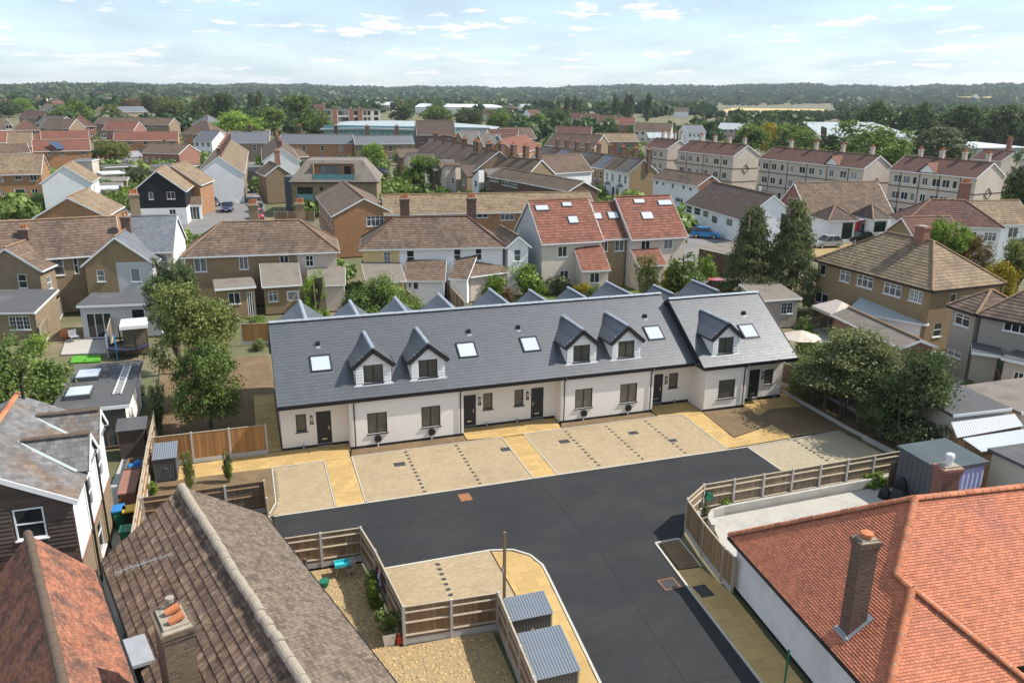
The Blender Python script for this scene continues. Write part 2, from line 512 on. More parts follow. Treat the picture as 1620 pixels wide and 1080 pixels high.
def thing(name, label, cat, loc=(0, 0, 0), rz=0.0, group=None):
    o = bpy.data.objects.new(name, None)
    o.empty_display_size = 0.3
    COL.objects.link(o)
    o.location, o.rotation_euler = loc, (0, 0, rz)
    o['label'], o['category'] = label, cat
    if group:
        o['group'] = group
    return o

def tag(o, label, cat, group=None):
    o['label'], o['category'] = label, cat
    if group:
        o['group'] = group
    return o

def copy_tree(o, parent=None):
    c = o.copy()
    COL.objects.link(c)
    if parent is not None:
        c.parent = parent
    for ch in o.children:
        copy_tree(ch, c)
    return c

def bx(name, mat, parent, *a, kind=None, **k):
    m = MB(); m.box(*a, **k)
    return m.build(name, mat, parent, kind)

def clip_poly(poly, subj):
    """Sutherland-Hodgman: subj clipped by convex ccw poly (2-D)"""
    out = subj
    n = len(poly)
    for i in range(n):
        ax, ay = poly[i]; bx_, by_ = poly[(i + 1) % n]
        ex, ey = bx_ - ax, by_ - ay
        inp, out = out, []
        if not inp:
            break
        for j in range(len(inp)):
            p, q = inp[j - 1], inp[j]
            sp = ex * (p[1] - ay) - ey * (p[0] - ax)
            sq = ex * (q[1] - ay) - ey * (q[0] - ax)
            if (sp >= 0) != (sq >= 0):
                t = sp / (sp - sq)
                out.append((p[0] + t * (q[0] - p[0]), p[1] + t * (q[1] - p[1])))
            if sq >= 0:
                out.append(q)
    return out

def area2(p):
    return 0.5 * sum(p[i - 1][0] * p[i][1] - p[i][0] * p[i - 1][1] for i in range(len(p)))

def inside(poly, x, y):
    c = False
    for i in range(len(poly)):
        (ax, ay), (bx_, by_) = poly[i - 1], poly[i]
        if (ay > y) != (by_ > y) and x < (bx_ - ax) * (y - ay) / (by_ - ay) + ax:
            c = not c
    return c

# ------------------------------------------------------------------ roof tiles
def tile_slope(mb, poly3, w, g, th, jitter=0.004, gap=0.006, stagger=True, seed=1, patchy=0.0, holes=()):
    """lay separate tiles in courses on the planar slope poly3 (first edge = eave, ccw from outside, convex)"""
    rn = random.Random(seed)
    P = [Vector(p) for p in poly3]
    o = P[0]
    U = (P[1] - P[0]).normalized()
    nn = Vector((0, 0, 0))
    for i in range(1, len(P) - 1):
        nn += (P[i] - P[0]).cross(P[i + 1] - P[0])
    nn.normalize()
    V = nn.cross(U)
    q = [((p - o).dot(U), (p - o).dot(V)) for p in P]
    u0, u1 = min(a for a, b in q), max(a for a, b in q)
    vmax = max(b for a, b in q)
    rows = int(vmax / g) + 1
    for r in range(rows):
        va, vb = r * g, r * g + g
        off = (w / 2 if (stagger and r % 2) else 0) + rn.uniform(-.004, .004)
        k0, k1 = int((u0 - off) / w) - 1, int((u1 - off) / w) + 1
        for k in range(k0, k1 + 1):
            a, b = off + k * w + gap / 2, off + (k + 1) * w - gap / 2
            if holes and any(h0 < (a + b) / 2 < h1 and g0 < (va + vb) / 2 < g1 for h0, h1, g0, g1 in holes):
                continue
            c = clip_poly(q, [(a, va), (b, va), (b, vb), (a, vb)])
            if len(c) < 3 or abs(area2(c)) < 1e-4:
                continue
            t = rn.random()
            lift = th + rn.uniform(-jitter, jitter)
            def at(x, y):
                s = (y - va) / g
                return o + U * x + V * y + nn * (lift * (1 - s) + 0.004)
            mb.add([at(x, y) for x, y in c], t)
            lo = sorted(x for x, y in c if abs(y - va) < 1e-6)
            if len(lo) >= 2:
                p0, p1 = o + U * lo[0] + V * va, o + U * lo[-1] + V * va
                mb.add([p0, p1, p1 + nn * (lift + .004), p0 + nn * (lift + .004)], t)

def ridge_run(name, mat, parent, p, q, r=0.11, L=0.33, gap=0.01, each=True, n=6, arc=2.4, mort=None, jit=0.006):
    """half-round ridge or hip tiles, one object each, from p to q"""
    p, q = Vector(p), Vector(q)
    d = q - p
    cnt = max(1, round(d.length / L))
    L = d.length / cnt
    d.normalize()
    s = d.cross(Vector((0, 0, 1))).normalized()
    t = s.cross(d)
    if each:
        mb = MB()
        ring = [(math.sin((i / n - .5) * arc) * r, math.cos((i / n - .5) * arc) * r) for i in range(n + 1)]
        for i in range(n):
            (a, b), (c, e) = ring[i], ring[i + 1]
            mb.add([(0, a, b), (L - gap, a, b * .97), (L - gap, c, e * .97), (0, c, e)])
        mb.add([(0, a, b) for a, b in ring]); mb.add([(L - gap, a, b * .97) for a, b in ring][::-1])
        first = mb.build(name, mat, parent)
        me = first.data
        rot = Matrix((d, -s, t)).transposed().to_4x4()
        for k in range(cnt):
            o = first if k == 0 else obj(name, me, parent)
            pos = p + d * (L * k) + Vector((rnd.uniform(-jit, jit), rnd.uniform(-jit, jit), rnd.uniform(-jit, jit)))
            o.matrix_local = Matrix.Translation(pos) @ rot
    else:
        mb = MB()
        ring = [(math.sin((i / n - .5) * arc) * r, math.cos((i / n - .5) * arc) * r) for i in range(n + 1)]
        for k in range(cnt):
            b0, b1 = p + d * (L * k), p + d * (L * (k + 1) - gap)
            for i in range(n):
                (a, b), (c, e) = ring[i], ring[i + 1]
                mb.add([b0 + s * a + t * b, b1 + s * a + t * b, b1 + s * c + t * e, b0 + s * c + t * e])
        mb.build(name, mat, parent)

# ------------------------------------------------------------------ walls, windows, doors, chimneys
def wframe(p0, p1):
    p0, p1 = Vector((p0[0], p0[1], 0)), Vector((p1[0], p1[1], 0))
    d = (p1 - p0).normalized()
    n = Vector((d.y, -d.x, 0))
    return Matrix(((d.x, -n.x, 0, p0.x), (d.y, -n.y, 0, p0.y), (0, 0, 1, 0), (0, 0, 0, 1))), (p1 - p0).length

def wall_panel(mb, p0, p1, z0, z1, ops=(), depth=0.1, u0=0.0, u1=None):
    """flat wall with real openings and reveals; outside is to the right of p0->p1"""
    mb.M, L = wframe(p0, p1)
    u1 = L if u1 is None else u1
    ops = [(max(a, u0), min(b, u1), max(c, z0), min(e, z1)) for a, b, c, e in ops]
    ops = [o for o in ops if o[1] - o[0] > .01 and o[3] - o[2] > .01]
    us = sorted({u0, u1, *[x for o in ops for x in o[:2]]})
    zs = sorted({z0, z1, *[x for o in ops for x in o[2:]]})
    for a, b in zip(us, us[1:]):
        for c, e in zip(zs, zs[1:]):
            m, k = (a + b) / 2, (c + e) / 2
            if any(o[0] < m < o[1] and o[2] < k < o[3] for o in ops):
                continue
            mb.add([(a, 0, c), (b, 0, c), (b, 0, e), (a, 0, e)])
    for a, b, c, e in ops:
        mb.add([(a, 0, c), (a, 0, e), (a, depth, e), (a, depth, c)])
        mb.add([(b, 0, e), (b, 0, c), (b, depth, c), (b, depth, e)])
        mb.add([(a, 0, c), (a, depth, c), (b, depth, c), (b, 0, c)])
        mb.add([(a, 0, e), (b, 0, e), (b, depth, e), (a, depth, e)])
    mb.M = None

def window(parent, p0, p1, u, z, w, h, cols=2, transom=None, mat='upvc', glass='glass', depth=0.1, sill='upvc',
           b=0.06, gx=0, gz=0, name='window', pane=True, proud=False):
    Mx, _ = wframe(p0, p1)
    yb = depth if not proud else 0.0
    y0, y1 = (yb - .07, yb - .005) if not proud else (-.05, .0)
    m = MB(); m.M = Mx
    a, e, c, t = u, u + w, z, z + h
    m.box(a, y0, c, e, y1, c + b); m.box(a, y0, t - b, e, y1, t)
    m.box(a, y0, c + b, a + b, y1, t - b); m.box(e - b, y0, c + b, e, y1, t - b)
    for i in range(1, cols):
        x = a + w * i / cols
        m.box(x - b * .5, y0 + .003, c + b, x + b * .5, y1, t - b)
    if transom:
        zz = c + h * transom
        m.box(a + b, y0 + .006, zz - b * .45, e - b, y1, zz + b * .45)
    for i in range(1, gx):
        x = a + w * i / gx
        m.box(x - .012, y0 + .02, c + b, x + .012, y1, t - b)
    for i in range(1, gz):
        zz = c + h * i / gz
        m.box(a + b, y0 + .021, zz - .012, e - b, y1, zz + .012)
    fr = m.build(name, mat, parent)
    if pane:
        g = MB(); g.M = Mx
        g.box(a + b * .6, y1 - .035, c + b * .6, e - b * .6, y1 - .02, t - b * .6)
        sub = fr if parent is None or parent.parent is None else parent
        g.build('pane', glass, sub)
    if sill:
        s = MB(); s.M = Mx
        s.box(a - .06, (-.07 if not proud else -.10), c - .05, e + .06, max(y1 - .01, .02), c - .002)
        s.build('sill', sill, fr if parent is None or parent.parent is None else parent)
    return fr

def door(parent, p0, p1, u, z, w, h, mat='door_dark', frame='frame_dark', depth=0.12, glazed=0, letter=False, hand=1):
    Mx, _ = wframe(p0, p1)
    m = MB(); m.M = Mx
    b = .05
    a, e, t = u, u + w, z + h
    m.box(a, depth - .08, z, a + b, depth - .01, t); m.box(e - b, depth - .08, z, e, depth - .01, t)
    m.box(a + b, depth - .08, t - b, e - b, depth - .01, t)
    d = MB(); d.M = Mx
    d.box(a + b, depth - .055, z + .01, e - b, depth - .01, t - b)
    leaf = d.build('door', mat, parent)
    m.build('door_frame', frame, leaf)
    for k in range(4 if glazed == 0 else 0):
        r = MB(); r.M = Mx
        zz = z + .28 + k * .44
        r.box(a + b + .02, depth - .059, zz, e - b - .02, depth - .05, zz + .012)
        r.build('groove', 'plastic_black', leaf)
    if glazed:
        g = MB(); g.M = Mx
        g.box(a + b + .09, depth - .062, z + (.1 if glazed > 1 else h * .5), e - b - .09, depth - .05, t - b - .1)
        g.build('pane', 'glass', leaf)
    hd = MB(); hd.M = Mx
    hx = a + b + .09 if hand < 0 else e - b - .09
    hd.box(hx - .015, depth - .075, z + .92, hx + .015, depth - .05, z + 1.16)
    hd.box(hx - .02, depth - .11, z + 1.04, hx + .09 * (1 if hand < 0 else -1) + (.001 if hand < 0 else 0.0), depth - .09, z + 1.065) if hand < 0 else hd.box(hx - .09, depth - .11, z + 1.04, hx + .02, depth - .09, z + 1.065)
    hd.build('handle', 'steel', leaf)
    if letter:
        lb = MB(); lb.M = Mx
        lb.box((a + e) / 2 - .14, depth - .07, z + .32, (a + e) / 2 + .14, depth - .05, z + .40)
        lb.build('letterbox', 'steel', leaf)
    return leaf

def chimney(parent, x, y, zb, zt, sx, sy, mat='brick_brown', pots=2, lead=True, potm='terracotta', along='x', pot_h=.42):
    m = MB()
    hx, hy = sx / 2, sy / 2
    m.box(x - hx, y - hy, zb, x + hx, y + hy, zt - .28)
    m.box(x - hx - .035, y - hy - .035, zt - .279, x + hx + .035, y + hy + .035, zt - .14)
    m.box(x - hx - .07, y - hy - .07, zt - .139, x + hx + .07, y + hy + .07, zt)
    st = m.build('chimney', mat, parent)
    c = MB()
    c.add([(x - hx, y - hy, zt + .001), (x + hx, y - hy, zt + .001), (x + hx * .6, y + hy * .6, zt + .09), (x - hx * .6, y + hy * .6, zt + .09)])
    c.box(x - hx * .85, y - hy * .8, zt, x + hx * .85, y + hy * .8, zt + .07)
    c.build('flaunching', 'lichen_mortar', st)
    for k in range(pots):
        f = (k + .5) / pots * 2 - 1
        px, py = (x + f * (hx - .05), y) if along == 'x' else (x, y + f * (hy - .05))
        p = MB()
        hh = pot_h * (1 + .25 * ((k * 7) % 3 - 1) * .5)
        p.lathe([(.12, 0), (.11, hh * .8), (.135, hh * .82), (.135, hh), (.09, hh), (.085, hh - .1)], (px, py, zt + .06), 10)
        p.build('chimney_pot', potm, st)
    if lead:
        f = MB()
        f.box(x - hx - .1, y - hy - .1, zb, x + hx + .1, y - hy - .01, zb + .02)
    return st

# ------------------------------------------------------------------ generic house
SHEETS = {'A': (0, 120), 'B': (400, 120), 'C': (800, 120), 'D': (1200, 120), 'E': (0, 330), 'F': (400, 330), 'G': (800, 330), 'H': (1200, 330)}
def pt(s, x, y):
    o = SHEETS[s]
    return o[0] + x / 3.857, o[1] + y / 3.857
def S_(s, x, y, z=0.0):
    return G(*pt(s, x, y), z)
def ray(px, py):
    return fw + rt * ((px - 810) / F_PX) - up * ((py - 540) / F_PX)
def onwall(q0, q1, px, py):
    d = ray(px, py)
    e = (q1 - q0).normalized()
    # solve t*d.xy = q0 + u*e
    det = d.x * -e.y + e.x * d.y
    t = (q0.x * -e.y + e.x * q0.y) / det
    u = (Vector((d.x * t - q0.x, d.y * t - q0.y, 0))).dot(e)
    return u, CAM_H + d.z * t
def run_to(a, b, ze, pitch, px, py):
    """plan run from the eave line a-b up a slope of the given pitch to the point seen at px, py"""
    e = (Vector(b) - Vector(a)); e.z = 0; e.normalize()
    n = Vector((-e.y, e.x, 0))
    t = math.tan(R_(pitch))
    d = ray(px, py)
    k = d.dot(n) * t
    c = -Vector((a[0], a[1], 0)).dot(n) * t
    s = (ze + c - CAM_H) / (d.z - k)
    return (d.dot(n)) * s - Vector((a[0], a[1], 0)).dot(n)

FOOT = []
TILES = {'plain': (.165, .10, .012), 'inter': (.30, .33, .03), 'slate': (.30, .20, .006), 'big': (.42, .36, .035)}

def house(name, label, cat, a, b, D, ze, roof='gx', pitch=35, ov=0.3, ovv=0.15, wall='pebbledash', rmat='tile_brown', tiles='inter',
          wins=None, chim=(), rise=None, group=None, base=0.0, hips='hip_brown', fascia='upvc', zsplit=None, lower=None, ridge_each=False,
          gut=True, segs=None, gable_mat=None, wmat='upvc', glass='glass', depth=.1, px=None, cutpx=None, rpx=(), vents=0):
    """a, b: world points under the two ends of the front eave edge (seen from outside: left, right)."""
    a, b = Vector((a[0], a[1], 0)), Vector((b[0], b[1], 0))
    d = (b - a).normalized()
    ang = math.atan2(d.y, d.x)
    ninw = Vector((-d.y, d.x, 0))
    hipl, hipr = roof in ('hip', 'hipl'), roof in ('hip', 'hipr')
    if roof == 'gy':
        ol = orr = ov; of = ovv; ob = ovv
    else:
        ol, orr, of, ob = (ov if hipl else ovv), (ov if hipr else ovv), ov, ov
    W = (b - a).length - ol - orr
    org = a + d * ol + ninw * of
    root = thing(name, label, cat, (org.x, org.y, base), ang, group)
    FOOT.append((org.x, org.y, d.x, d.y, W, D))
    tp = math.tan(R_(pitch))
    zt = ze + ov * tp - .06 if roof not in ('flat',) else ze
    wl = wall if isinstance(wall, dict) else {}
    wd = wl.get('*', 'pebbledash') if wl else wall
    wins = wins or {}
    wins = {k: list(v) for k, v in wins.items()}
    cor = [(0, 0), (W, 0), (W, D), (0, D)]
    LW = lambda p: org + d * p[0] + ninw * p[1]
    for k, f in enumerate('frbl'):
        for (tl, xa, ya, xb, yb, st) in (px or {}).get(f, ()):
            q0, q1 = LW(cor[k]), LW(cor[(k + 1) % 4])
            u0, z1 = onwall(q0, q1, *pt(tl, xa, ya)); u1, z0 = onwall(q0, q1, *pt(tl, xb, yb))
            L = W if f in 'fb' else D
            u0, u1 = sorted((u0, u1))
            z0, z1 = z0 - base, z1 - base
            u0, u1 = max(u0, .1), min(u1, L - .1)
            if st[0] in 'dp' and z0 < .5:
                z0 = .02
            z0 = max(z0, .02)
            if u1 - u0 > .25 and z1 - z0 > .3:
                wins.setdefault(f, []).append((u0, z0, u1 - u0, z1 - z0, st))
    if cutpx:
        segs = segs or {}
        out = []
        for tl, x, y, mt in cutpx:
            out.append((onwall(LW(cor[0]), LW(cor[1]), *pt(tl, x, y))[0] if x is not None else W, mt))
        segs['f'] = out
    for k, f in enumerate('frbl'):
        p0, p1 = cor[k], cor[(k + 1) % 4]
        ops = []
        for wn in wins.get(f, ()):
            if wn[1] + wn[3] <= zt:
                ops.append((wn[0], wn[0] + wn[2], wn[1], wn[1] + wn[3]))
        L = W if f in 'fb' else D
        sg = (segs or {}).get(f) or [(L, wl.get(f, wd))]
        s0 = 0.0
        for s1, mt in sg:
            mb = MB()
            if zsplit:
                wall_panel(mb, p0, p1, 0, zsplit, ops, depth, s0, s1)
                mb.build('wall', lower, root)
                mb = MB()
                wall_panel(mb, p0, p1, zsplit, zt, ops, depth, s0, s1)
            else:
                wall_panel(mb, p0, p1, 0, zt, ops, depth, s0, s1)
            mb.build('wall', mt, root)
            s0 = s1
        for wn in wins.get(f, ()):
            u, z, w, h, st = wn
            pr = wn[1] + wn[3] > zt
            if st[0] == 'd':
                door(root, p0, p1, u, z, w, h, {'d': 'upvc', 'dr': 'paint_red', 'dt': 'paint_teal', 'dk': 'door_dark', 'db': 'plastic_blue', 'dg': 'upvc'}[st], 'upvc', .1, 2 if st in ('dg', 'd') else 1)
            else:
                kw = {'1': dict(cols=1), '2': dict(cols=2), '3': dict(cols=3, transom=.68), '4': dict(cols=4, transom=.68), 's': dict(cols=1, transom=.5), 't': dict(cols=2, transom=.7),
                      'g': dict(cols=3, gx=6, gz=3), 'p': dict(cols=3), 'q': dict(cols=2, transom=.55), 'm': dict(cols=2, gx=4, gz=3)}[st]
                window(root, p0, p1, u, z, w, h, mat=wmat, glass=glass, depth=depth, proud=pr, sill=(None if st == 'p' else ('upvc' if wmat == 'upvc' else wmat)), **kw)
    # roof planes (eave edge first, counter-clockwise seen from outside)
    pl = []
    x0, x1, y0, y1 = -ol, W + orr, -of, D + ob
    if roof in ('gx', 'hip', 'hipl', 'hipr'):
        run = (y1 - y0) / 2
        zr = ze + run * tp
        ym = (y0 + y1) / 2
        xa, xb = (x0 + run if hipl else x0), (x1 - run if hipr else x1)
        if xa > xb:
            xa = xb = (x0 + x1) / 2
        A, B, C, E = (x0, y0, ze), (x1, y0, ze), (x1, y1, ze), (x0, y1, ze)
        P, Q = (xa, ym, zr), (xb, ym, zr)
        pl.append([A, B, Q, P]); pl.append([C, E, P, Q])
        if hipl: pl.append([E, A, P])
        if hipr: pl.append([B, C, Q])
        for flag, xx in ((hipl, 0), (hipr, W)):
            if not flag:
                g = MB()
                zz = zt
                tri = [(xx, 0, zz), (xx, D, zz), (xx, D / 2, zt + D / 2 * tp)]
                g.add(tri if xx else tri[::-1])
                g.build('gable', (gable_mat or {}).get('l' if xx == 0 else 'r', wl.get('l' if xx == 0 else 'r', wd)) if isinstance(gable_mat, dict) or gable_mat is None else gable_mat, root)
        rl = [(P, Q)]
        hl = ([(A, P), (E, P)] if hipl else []) + ([(B, Q), (C, Q)] if hipr else [])
    elif roof == 'gy':
        run = (x1 - x0) / 2
        zr = ze + run * tp
        xm = (x0 + x1) / 2
        A, B, C, E = (x0, y0, ze), (x1, y0, ze), (x1, y1, ze), (x0, y1, ze)
        P, Q = (xm, y0, zr), (xm, y1, zr)
        pl.append([E, A, P, Q]); pl.append([B, C, Q, P])
        for yy in (0, D):
            g = MB()
            tri = [(0, yy, zt), (W, yy, zt), (W / 2, yy, zt + W / 2 * tp)]
            g.add(tri if yy == 0 else tri[::-1])
            g.build('gable', gable_mat or wl.get('f' if yy == 0 else 'b', wd), root)
        rl, hl = [(P, Q)], []
    elif roof == 'lean':
        zr = ze + (y1 - y0) * tp
        A, B, C, E = (x0, y0, ze), (x1, y0, ze), (x1, y1, zr), (x0, y1, zr)
        pl.append([A, B, C, E])
        for xx in (0, W):
            g = MB()
            q = [(xx, 0, zt), (xx, D, zt), (xx, D, zt + D * tp)]
            g.add(q if xx else q[::-1])
            g.build('gable', wl.get('l' if xx == 0 else 'r', wd), root)
        g = MB(); g.add([(W, D, zt), (0, D, zt), (0, D, zt + D * tp), (W, D, zt + D * tp)]); g.build('gable', wl.get('b', wd), root)
        rl = hl = []
    else:  # flat
        zr = ze
        m = MB(); m.box(x0, y0, ze, x1, y1, ze + .16)
        rf = m.build('roof', rmat, root)
        m = MB(); t = .012
        m.box(x0 - t, y0 - t, ze - .1, x1 + t, y0 - .002, ze + .12); m.box(x0 - t, y1 + .002, ze - .1, x1 + t, y1 + t, ze + .12)
        m.box(x0 - t, y0, ze - .1, x0 - .002, y1, ze + .12); m.box(x1 + .002, y0, ze - .1, x1 + t, y1, ze + .12)
        m.build('fascia', fascia, rf)
        rl = hl = []
    if pl:
        m = MB()
        for q in pl:
            m.slab(q, .07)
        rf = m.build('roof', rmat if not tiles else 'tile_under', root)
        if tiles:
            tm = MB()
            w, g, th = TILES[tiles] if isinstance(tiles, str) else tiles
            for k, q in enumerate(pl):
                tile_slope(tm, q, w, g, th, seed=k + int(W * 10))
            tm.build('tile', rmat, rf, 'stuff')
        for p, q in rl + hl:
            p, q = Vector(p), Vector(q)
            if (q - p).length > .3:
                ridge_run('ridge_tile', hips, rf, p + Vector((0, 0, .01)), q + Vector((0, 0, .01)), r=.12, L=.45, each=ridge_each)
        if gut:
            m = MB()
            for q in pl:
                p, r = Vector(q[0]), Vector(q[1])
                m.bar(p + Vector((0, 0, -.08)), r + Vector((0, 0, -.08)), .10, .13)
            if roof != 'hip':
                for q in pl:
                    n = len(q)
                    for i in (1, n - 1):
                        p, r = Vector(q[i]), Vector(q[(i + 1) % n])
                        if abs(p.z - r.z) > .3 and n == 4 and not (hipl and i == n - 1) and not (hipr and i == 1):
                            m.bar(p + Vector((0, 0, -.09)), r + Vector((0, 0, -.09)), .05, .16)
            m.build('fascia', fascia, root)
    for (tl, xa, ya, xb, yb) in rpx:
        c2 = []
        for X, Y in ((xa, yb), (xb, ya)):
            p = pt(tl, X, Y)
            rr = run_to(a, b, ze + base, pitch, *p)
            dd = ray(*p)
            tz = (ze + base + rr * tp - CAM_H) / dd.z
            c2.append(((dd * tz - org).dot(d), rr - of))
        (ua, va), (ub, vb) = c2
        ua, ub = sorted((ua, ub))
        vb = max(vb, va + .5)
        def sp(u, v, k):
            return Vector((u, v - k * math.sin(R_(pitch)), ze + (v + of) * tp + k * math.cos(R_(pitch))))
        for nm, mt, ins, hh in (('rooflight', 'fascia', 0, .1), ('rooflight_glass', 'glass_sky', .08, .125)):
            q = [(ua + ins, va + ins), (ub - ins, va + ins), (ub - ins, vb - ins), (ua + ins, vb - ins)]
            m = MB(); m.slab([sp(u, v, hh) for u, v in q], hh); m.build(nm, mt, rf)
    for c in chim:
        u, v, top, sx, sy, mt, pots = c[:7]
        chimney(root, u, v, ze, top, sx, sy, mt, pots, along=c[7] if len(c) > 7 else 'x')
    root['W'] = W
    return root, W, zr

# ------------------------------------------------------------------ GROUND
def struct(name, mat, poly, z0=-.06, z1=0.0, kind='structure'):
    if area2(poly) < 0:
        poly = poly[::-1]
    m = MB(); m.prism(poly, z0, z1)
    return m.build(name, mat, None, kind)

def ring_ground():
    # one sheet reaching the horizon; hills rise far off
    m = MB()
    rs = [0, 60, 140, 260, 420, 650, 1000, 1500, 2100, 2700, 3300, 3900, 4500, 5200, 6200, 8000, 12000]
    n = 96
    def hh(r, a):
        x, y = r * math.sin(a), r * math.cos(a)
        return max(hill(x, y), -.2) - .12 if r < 5600 else -.3
    pts = [[(r * math.sin(2 * math.pi * i / n), r * math.cos(2 * math.pi * i / n), hh(r, 2 * math.pi * i / n)) for i in range(n)] for r in rs[1:]]
    for i in range(n):
        j = (i + 1) % n
        m.add([(0, 0, -.12), pts[0][j], pts[0][i]])
        for p, q in zip(pts, pts[1:]):
            m.add([p[i], p[j], q[j], q[i]])
    return m.build('ground', 'ground', None, 'structure', smooth=True)

def hill(x, y):
    r = math.hypot(x, y)
    a = math.degrees(math.atan2(x, y))
    def ss(t):
        t = max(0, min(1, t))
        return t * t * (3 - 2 * t)
    h = 0.0
    h += ss((r - 1900) / 2600) * (28 + .88 * max(-16, min(54, a)) + 5 * math.sin(a * .21 + 1) + 4 * math.sin(a * .55) + 2.5 * math.sin(a * 1.7))
    h += ss((r - 1300) / 1200) * ss((6 - a) / 14) * 12           # town on the rise
    h -= ss((r - 5000) / 4000) * 60
    return h
ring_ground()

# ------------------------------------------------------------------ SITE: road, bays, footpaths
road_poly = [(0.12, 35.99), (26.85, 35.99), (26.85, 32.8), (22.6, 30.05), (20.05, 29.95), (18.55, 28.95), (17.85, 28.3), (16.62, 28.3),
             (16.2, 24.3), (15.0, 10.0), (9.5, 10.0), (10.45, 20.7), (11.03, 27.15), (11.1, 28.2), (10.83, 29.13), (10.2, 29.75), (9.2, 30.0),
             (4.45, 29.98), (4.0, 30.9), (0.2, 31.0), (0.1, 33.0)]
road_ = struct('road', 'asphalt', road_poly, -.1, .0)
for p_, q_ in (((12.6, 10.2), (13.9, 28.5)), ((13.9, 28.5), (13.6, 35.9)), ((.3, 33.4), (26.6, 33.6)), ((10.1, 20.0), (15.8, 19.6))):
    m = MB(); m.bar((*p_, .001), (*q_, .001), .03, .006); m.build('joint_seam', 'bitumen', road_)

def slab_path(name, poly, w=.60, d=.45, z=.012, ang=0.0, org=(0, 0), mat='slab', bed='slab_bed', part='paving_slab', th=.035, gap=.008, jit=.003):
    """footpath: bed sheet plus separate paving slabs as parts (whole slabs share one mesh)"""
    if area2(poly) < 0:
        poly = poly[::-1]
    m = MB(); m.prism(poly, -.1, z - .012)
    root = m.build(name, bed, None, 'structure')
    ca, sa = math.cos(ang), math.sin(ang)
    loc = [((x - org[0]) * ca + (y - org[1]) * sa, -(x - org[0]) * sa + (y - org[1]) * ca) for x, y in poly]
    x0, x1 = min(p[0] for p in loc), max(p[0] for p in loc)
    y0, y1 = min(p[1] for p in loc), max(p[1] for p in loc)
    whole = None
    for r in range(int((y1 - y0) / d) + 1):
        for k in range(-1, int((x1 - x0) / w) + 2):
            a, b = x0 + k * w + (w / 2 if r % 2 else 0), y0 + r * d
            rect = [(a + gap / 2, b + gap / 2), (a + w - gap / 2, b + gap / 2), (a + w - gap / 2, b + d - gap / 2), (a + gap / 2, b + d - gap / 2)]
            ins = [inside(loc, *p) for p in rect]
            c = rect if all(ins) else clip_concave(loc, rect)
            if not c or abs(area2(c)) < .02:
                continue
            zz = z + rnd.uniform(-jit, jit)
            if c is rect:
                if whole is None:
                    q = MB(); q.box(0, 0, -th, w - gap, d - gap, 0, skip='b')
                    whole = q.build(part, mat, root).data
                    o = root.children[-1]
                else:
                    o = obj(part, whole, root)
                o.location = (org[0] + ca * rect[0][0] - sa * rect[0][1], org[1] + sa * rect[0][0] + ca * rect[0][1], zz)
                o.rotation_euler.z = ang
            else:
                q = MB()
                q.prism([(org[0] + ca * x - sa * y, org[1] + sa * x + ca * y) for x, y in c], zz - th, zz)
                q.build(part, mat, root)
    return root

def clip_concave(poly, rect):
    """rect clipped by a polygon that may be concave: intersect with the polygon by clipping poly to rect"""
    c = clip_poly(rect, poly)
    return c if len(c) >= 3 else None

def block_bay(name, poly, markers=(), mat='block', bw=.2, bd=.1, z=.012, edge=True):
    """parking bay of small blocks (laid one by one, joined) with dark marker blocks as parts"""
    if area2(poly) < 0:
        poly = poly[::-1]
    m = MB(); m.prism(poly, -.1, z - .01)
    root = m.build(name, 'block_bed', None, 'structure')
    x0, x1 = min(p[0] for p in poly), max(p[0] for p in poly)
    y0, y1 = min(p[1] for p in poly), max(p[1] for p in poly)
    mk = [(mx, y) for mx, ya, yb, n in markers for y in [ya + (yb - ya) * i / (n - 1) for i in range(n)]]
    b = MB()
    rn = random.Random(5)
    # basket of courses: two rows lengthwise, offset by half
    r = 0
    y = y0
    while y < y1:
        k = 0
        x = x0 - (bw / 2 if r % 2 else 0)
        while x < x1:
            rect = [(x + .004, y + .004), (x + bw - .004, y + .004), (x + bw - .004, y + bd - .004), (x + .004, y + bd - .004)]
            cxm, cym = x + bw / 2, y + bd / 2
            if not any(abs(cxm - a) < .06 and abs(cym - c) < .06 for a, c in mk):
                c = rect if all(inside(poly, *p) for p in rect) else clip_poly(poly, rect)
                if len(c) >= 3 and abs(area2(c)) > .002:
                    zz = z + rn.uniform(-.002, .003)
                    t = rn.random()
                    b.add([(p[0], p[1], zz) for p in c], t)
            x += bw
        y += bd
        r += 1
    b.build('paving_block', mat, root, 'stuff')
    me = None
    for a, c in mk:
        if me is None:
            q = MB(); q.box(-.085, -.085, -.03, .085, .085, .0)
            o = q.build('marker_block', 'block_dark', root); me = o.data
        else:
            o = obj('marker_block', me, root)
        o.location = (a, c, z + .004)
    return root

def kerb_run(name, pts, w=.06, h=.05, z=0.0, mat='kerb', L=.9):
    """a line of concrete edging, each length its own part"""
    root = None
    for (a, b), (c, d) in zip(pts, pts[1:]):
        p, q = Vector((a, b, 0)), Vector((c, d, 0))
        n = max(1, round((q - p).length / L))
        for k in range(n):
            s, e = p.lerp(q, k / n), p.lerp(q, (k + 1) / n)
            e = s + (e - s) * .992
            m = MB(); m.bar(s + Vector((0, 0, z)), e + Vector((0, 0, z)), w, 2 * h)
            if root is None:
                root = m.build(name, mat, None, 'structure')
            else:
                m.build('kerb_stone', mat, root)
    return root

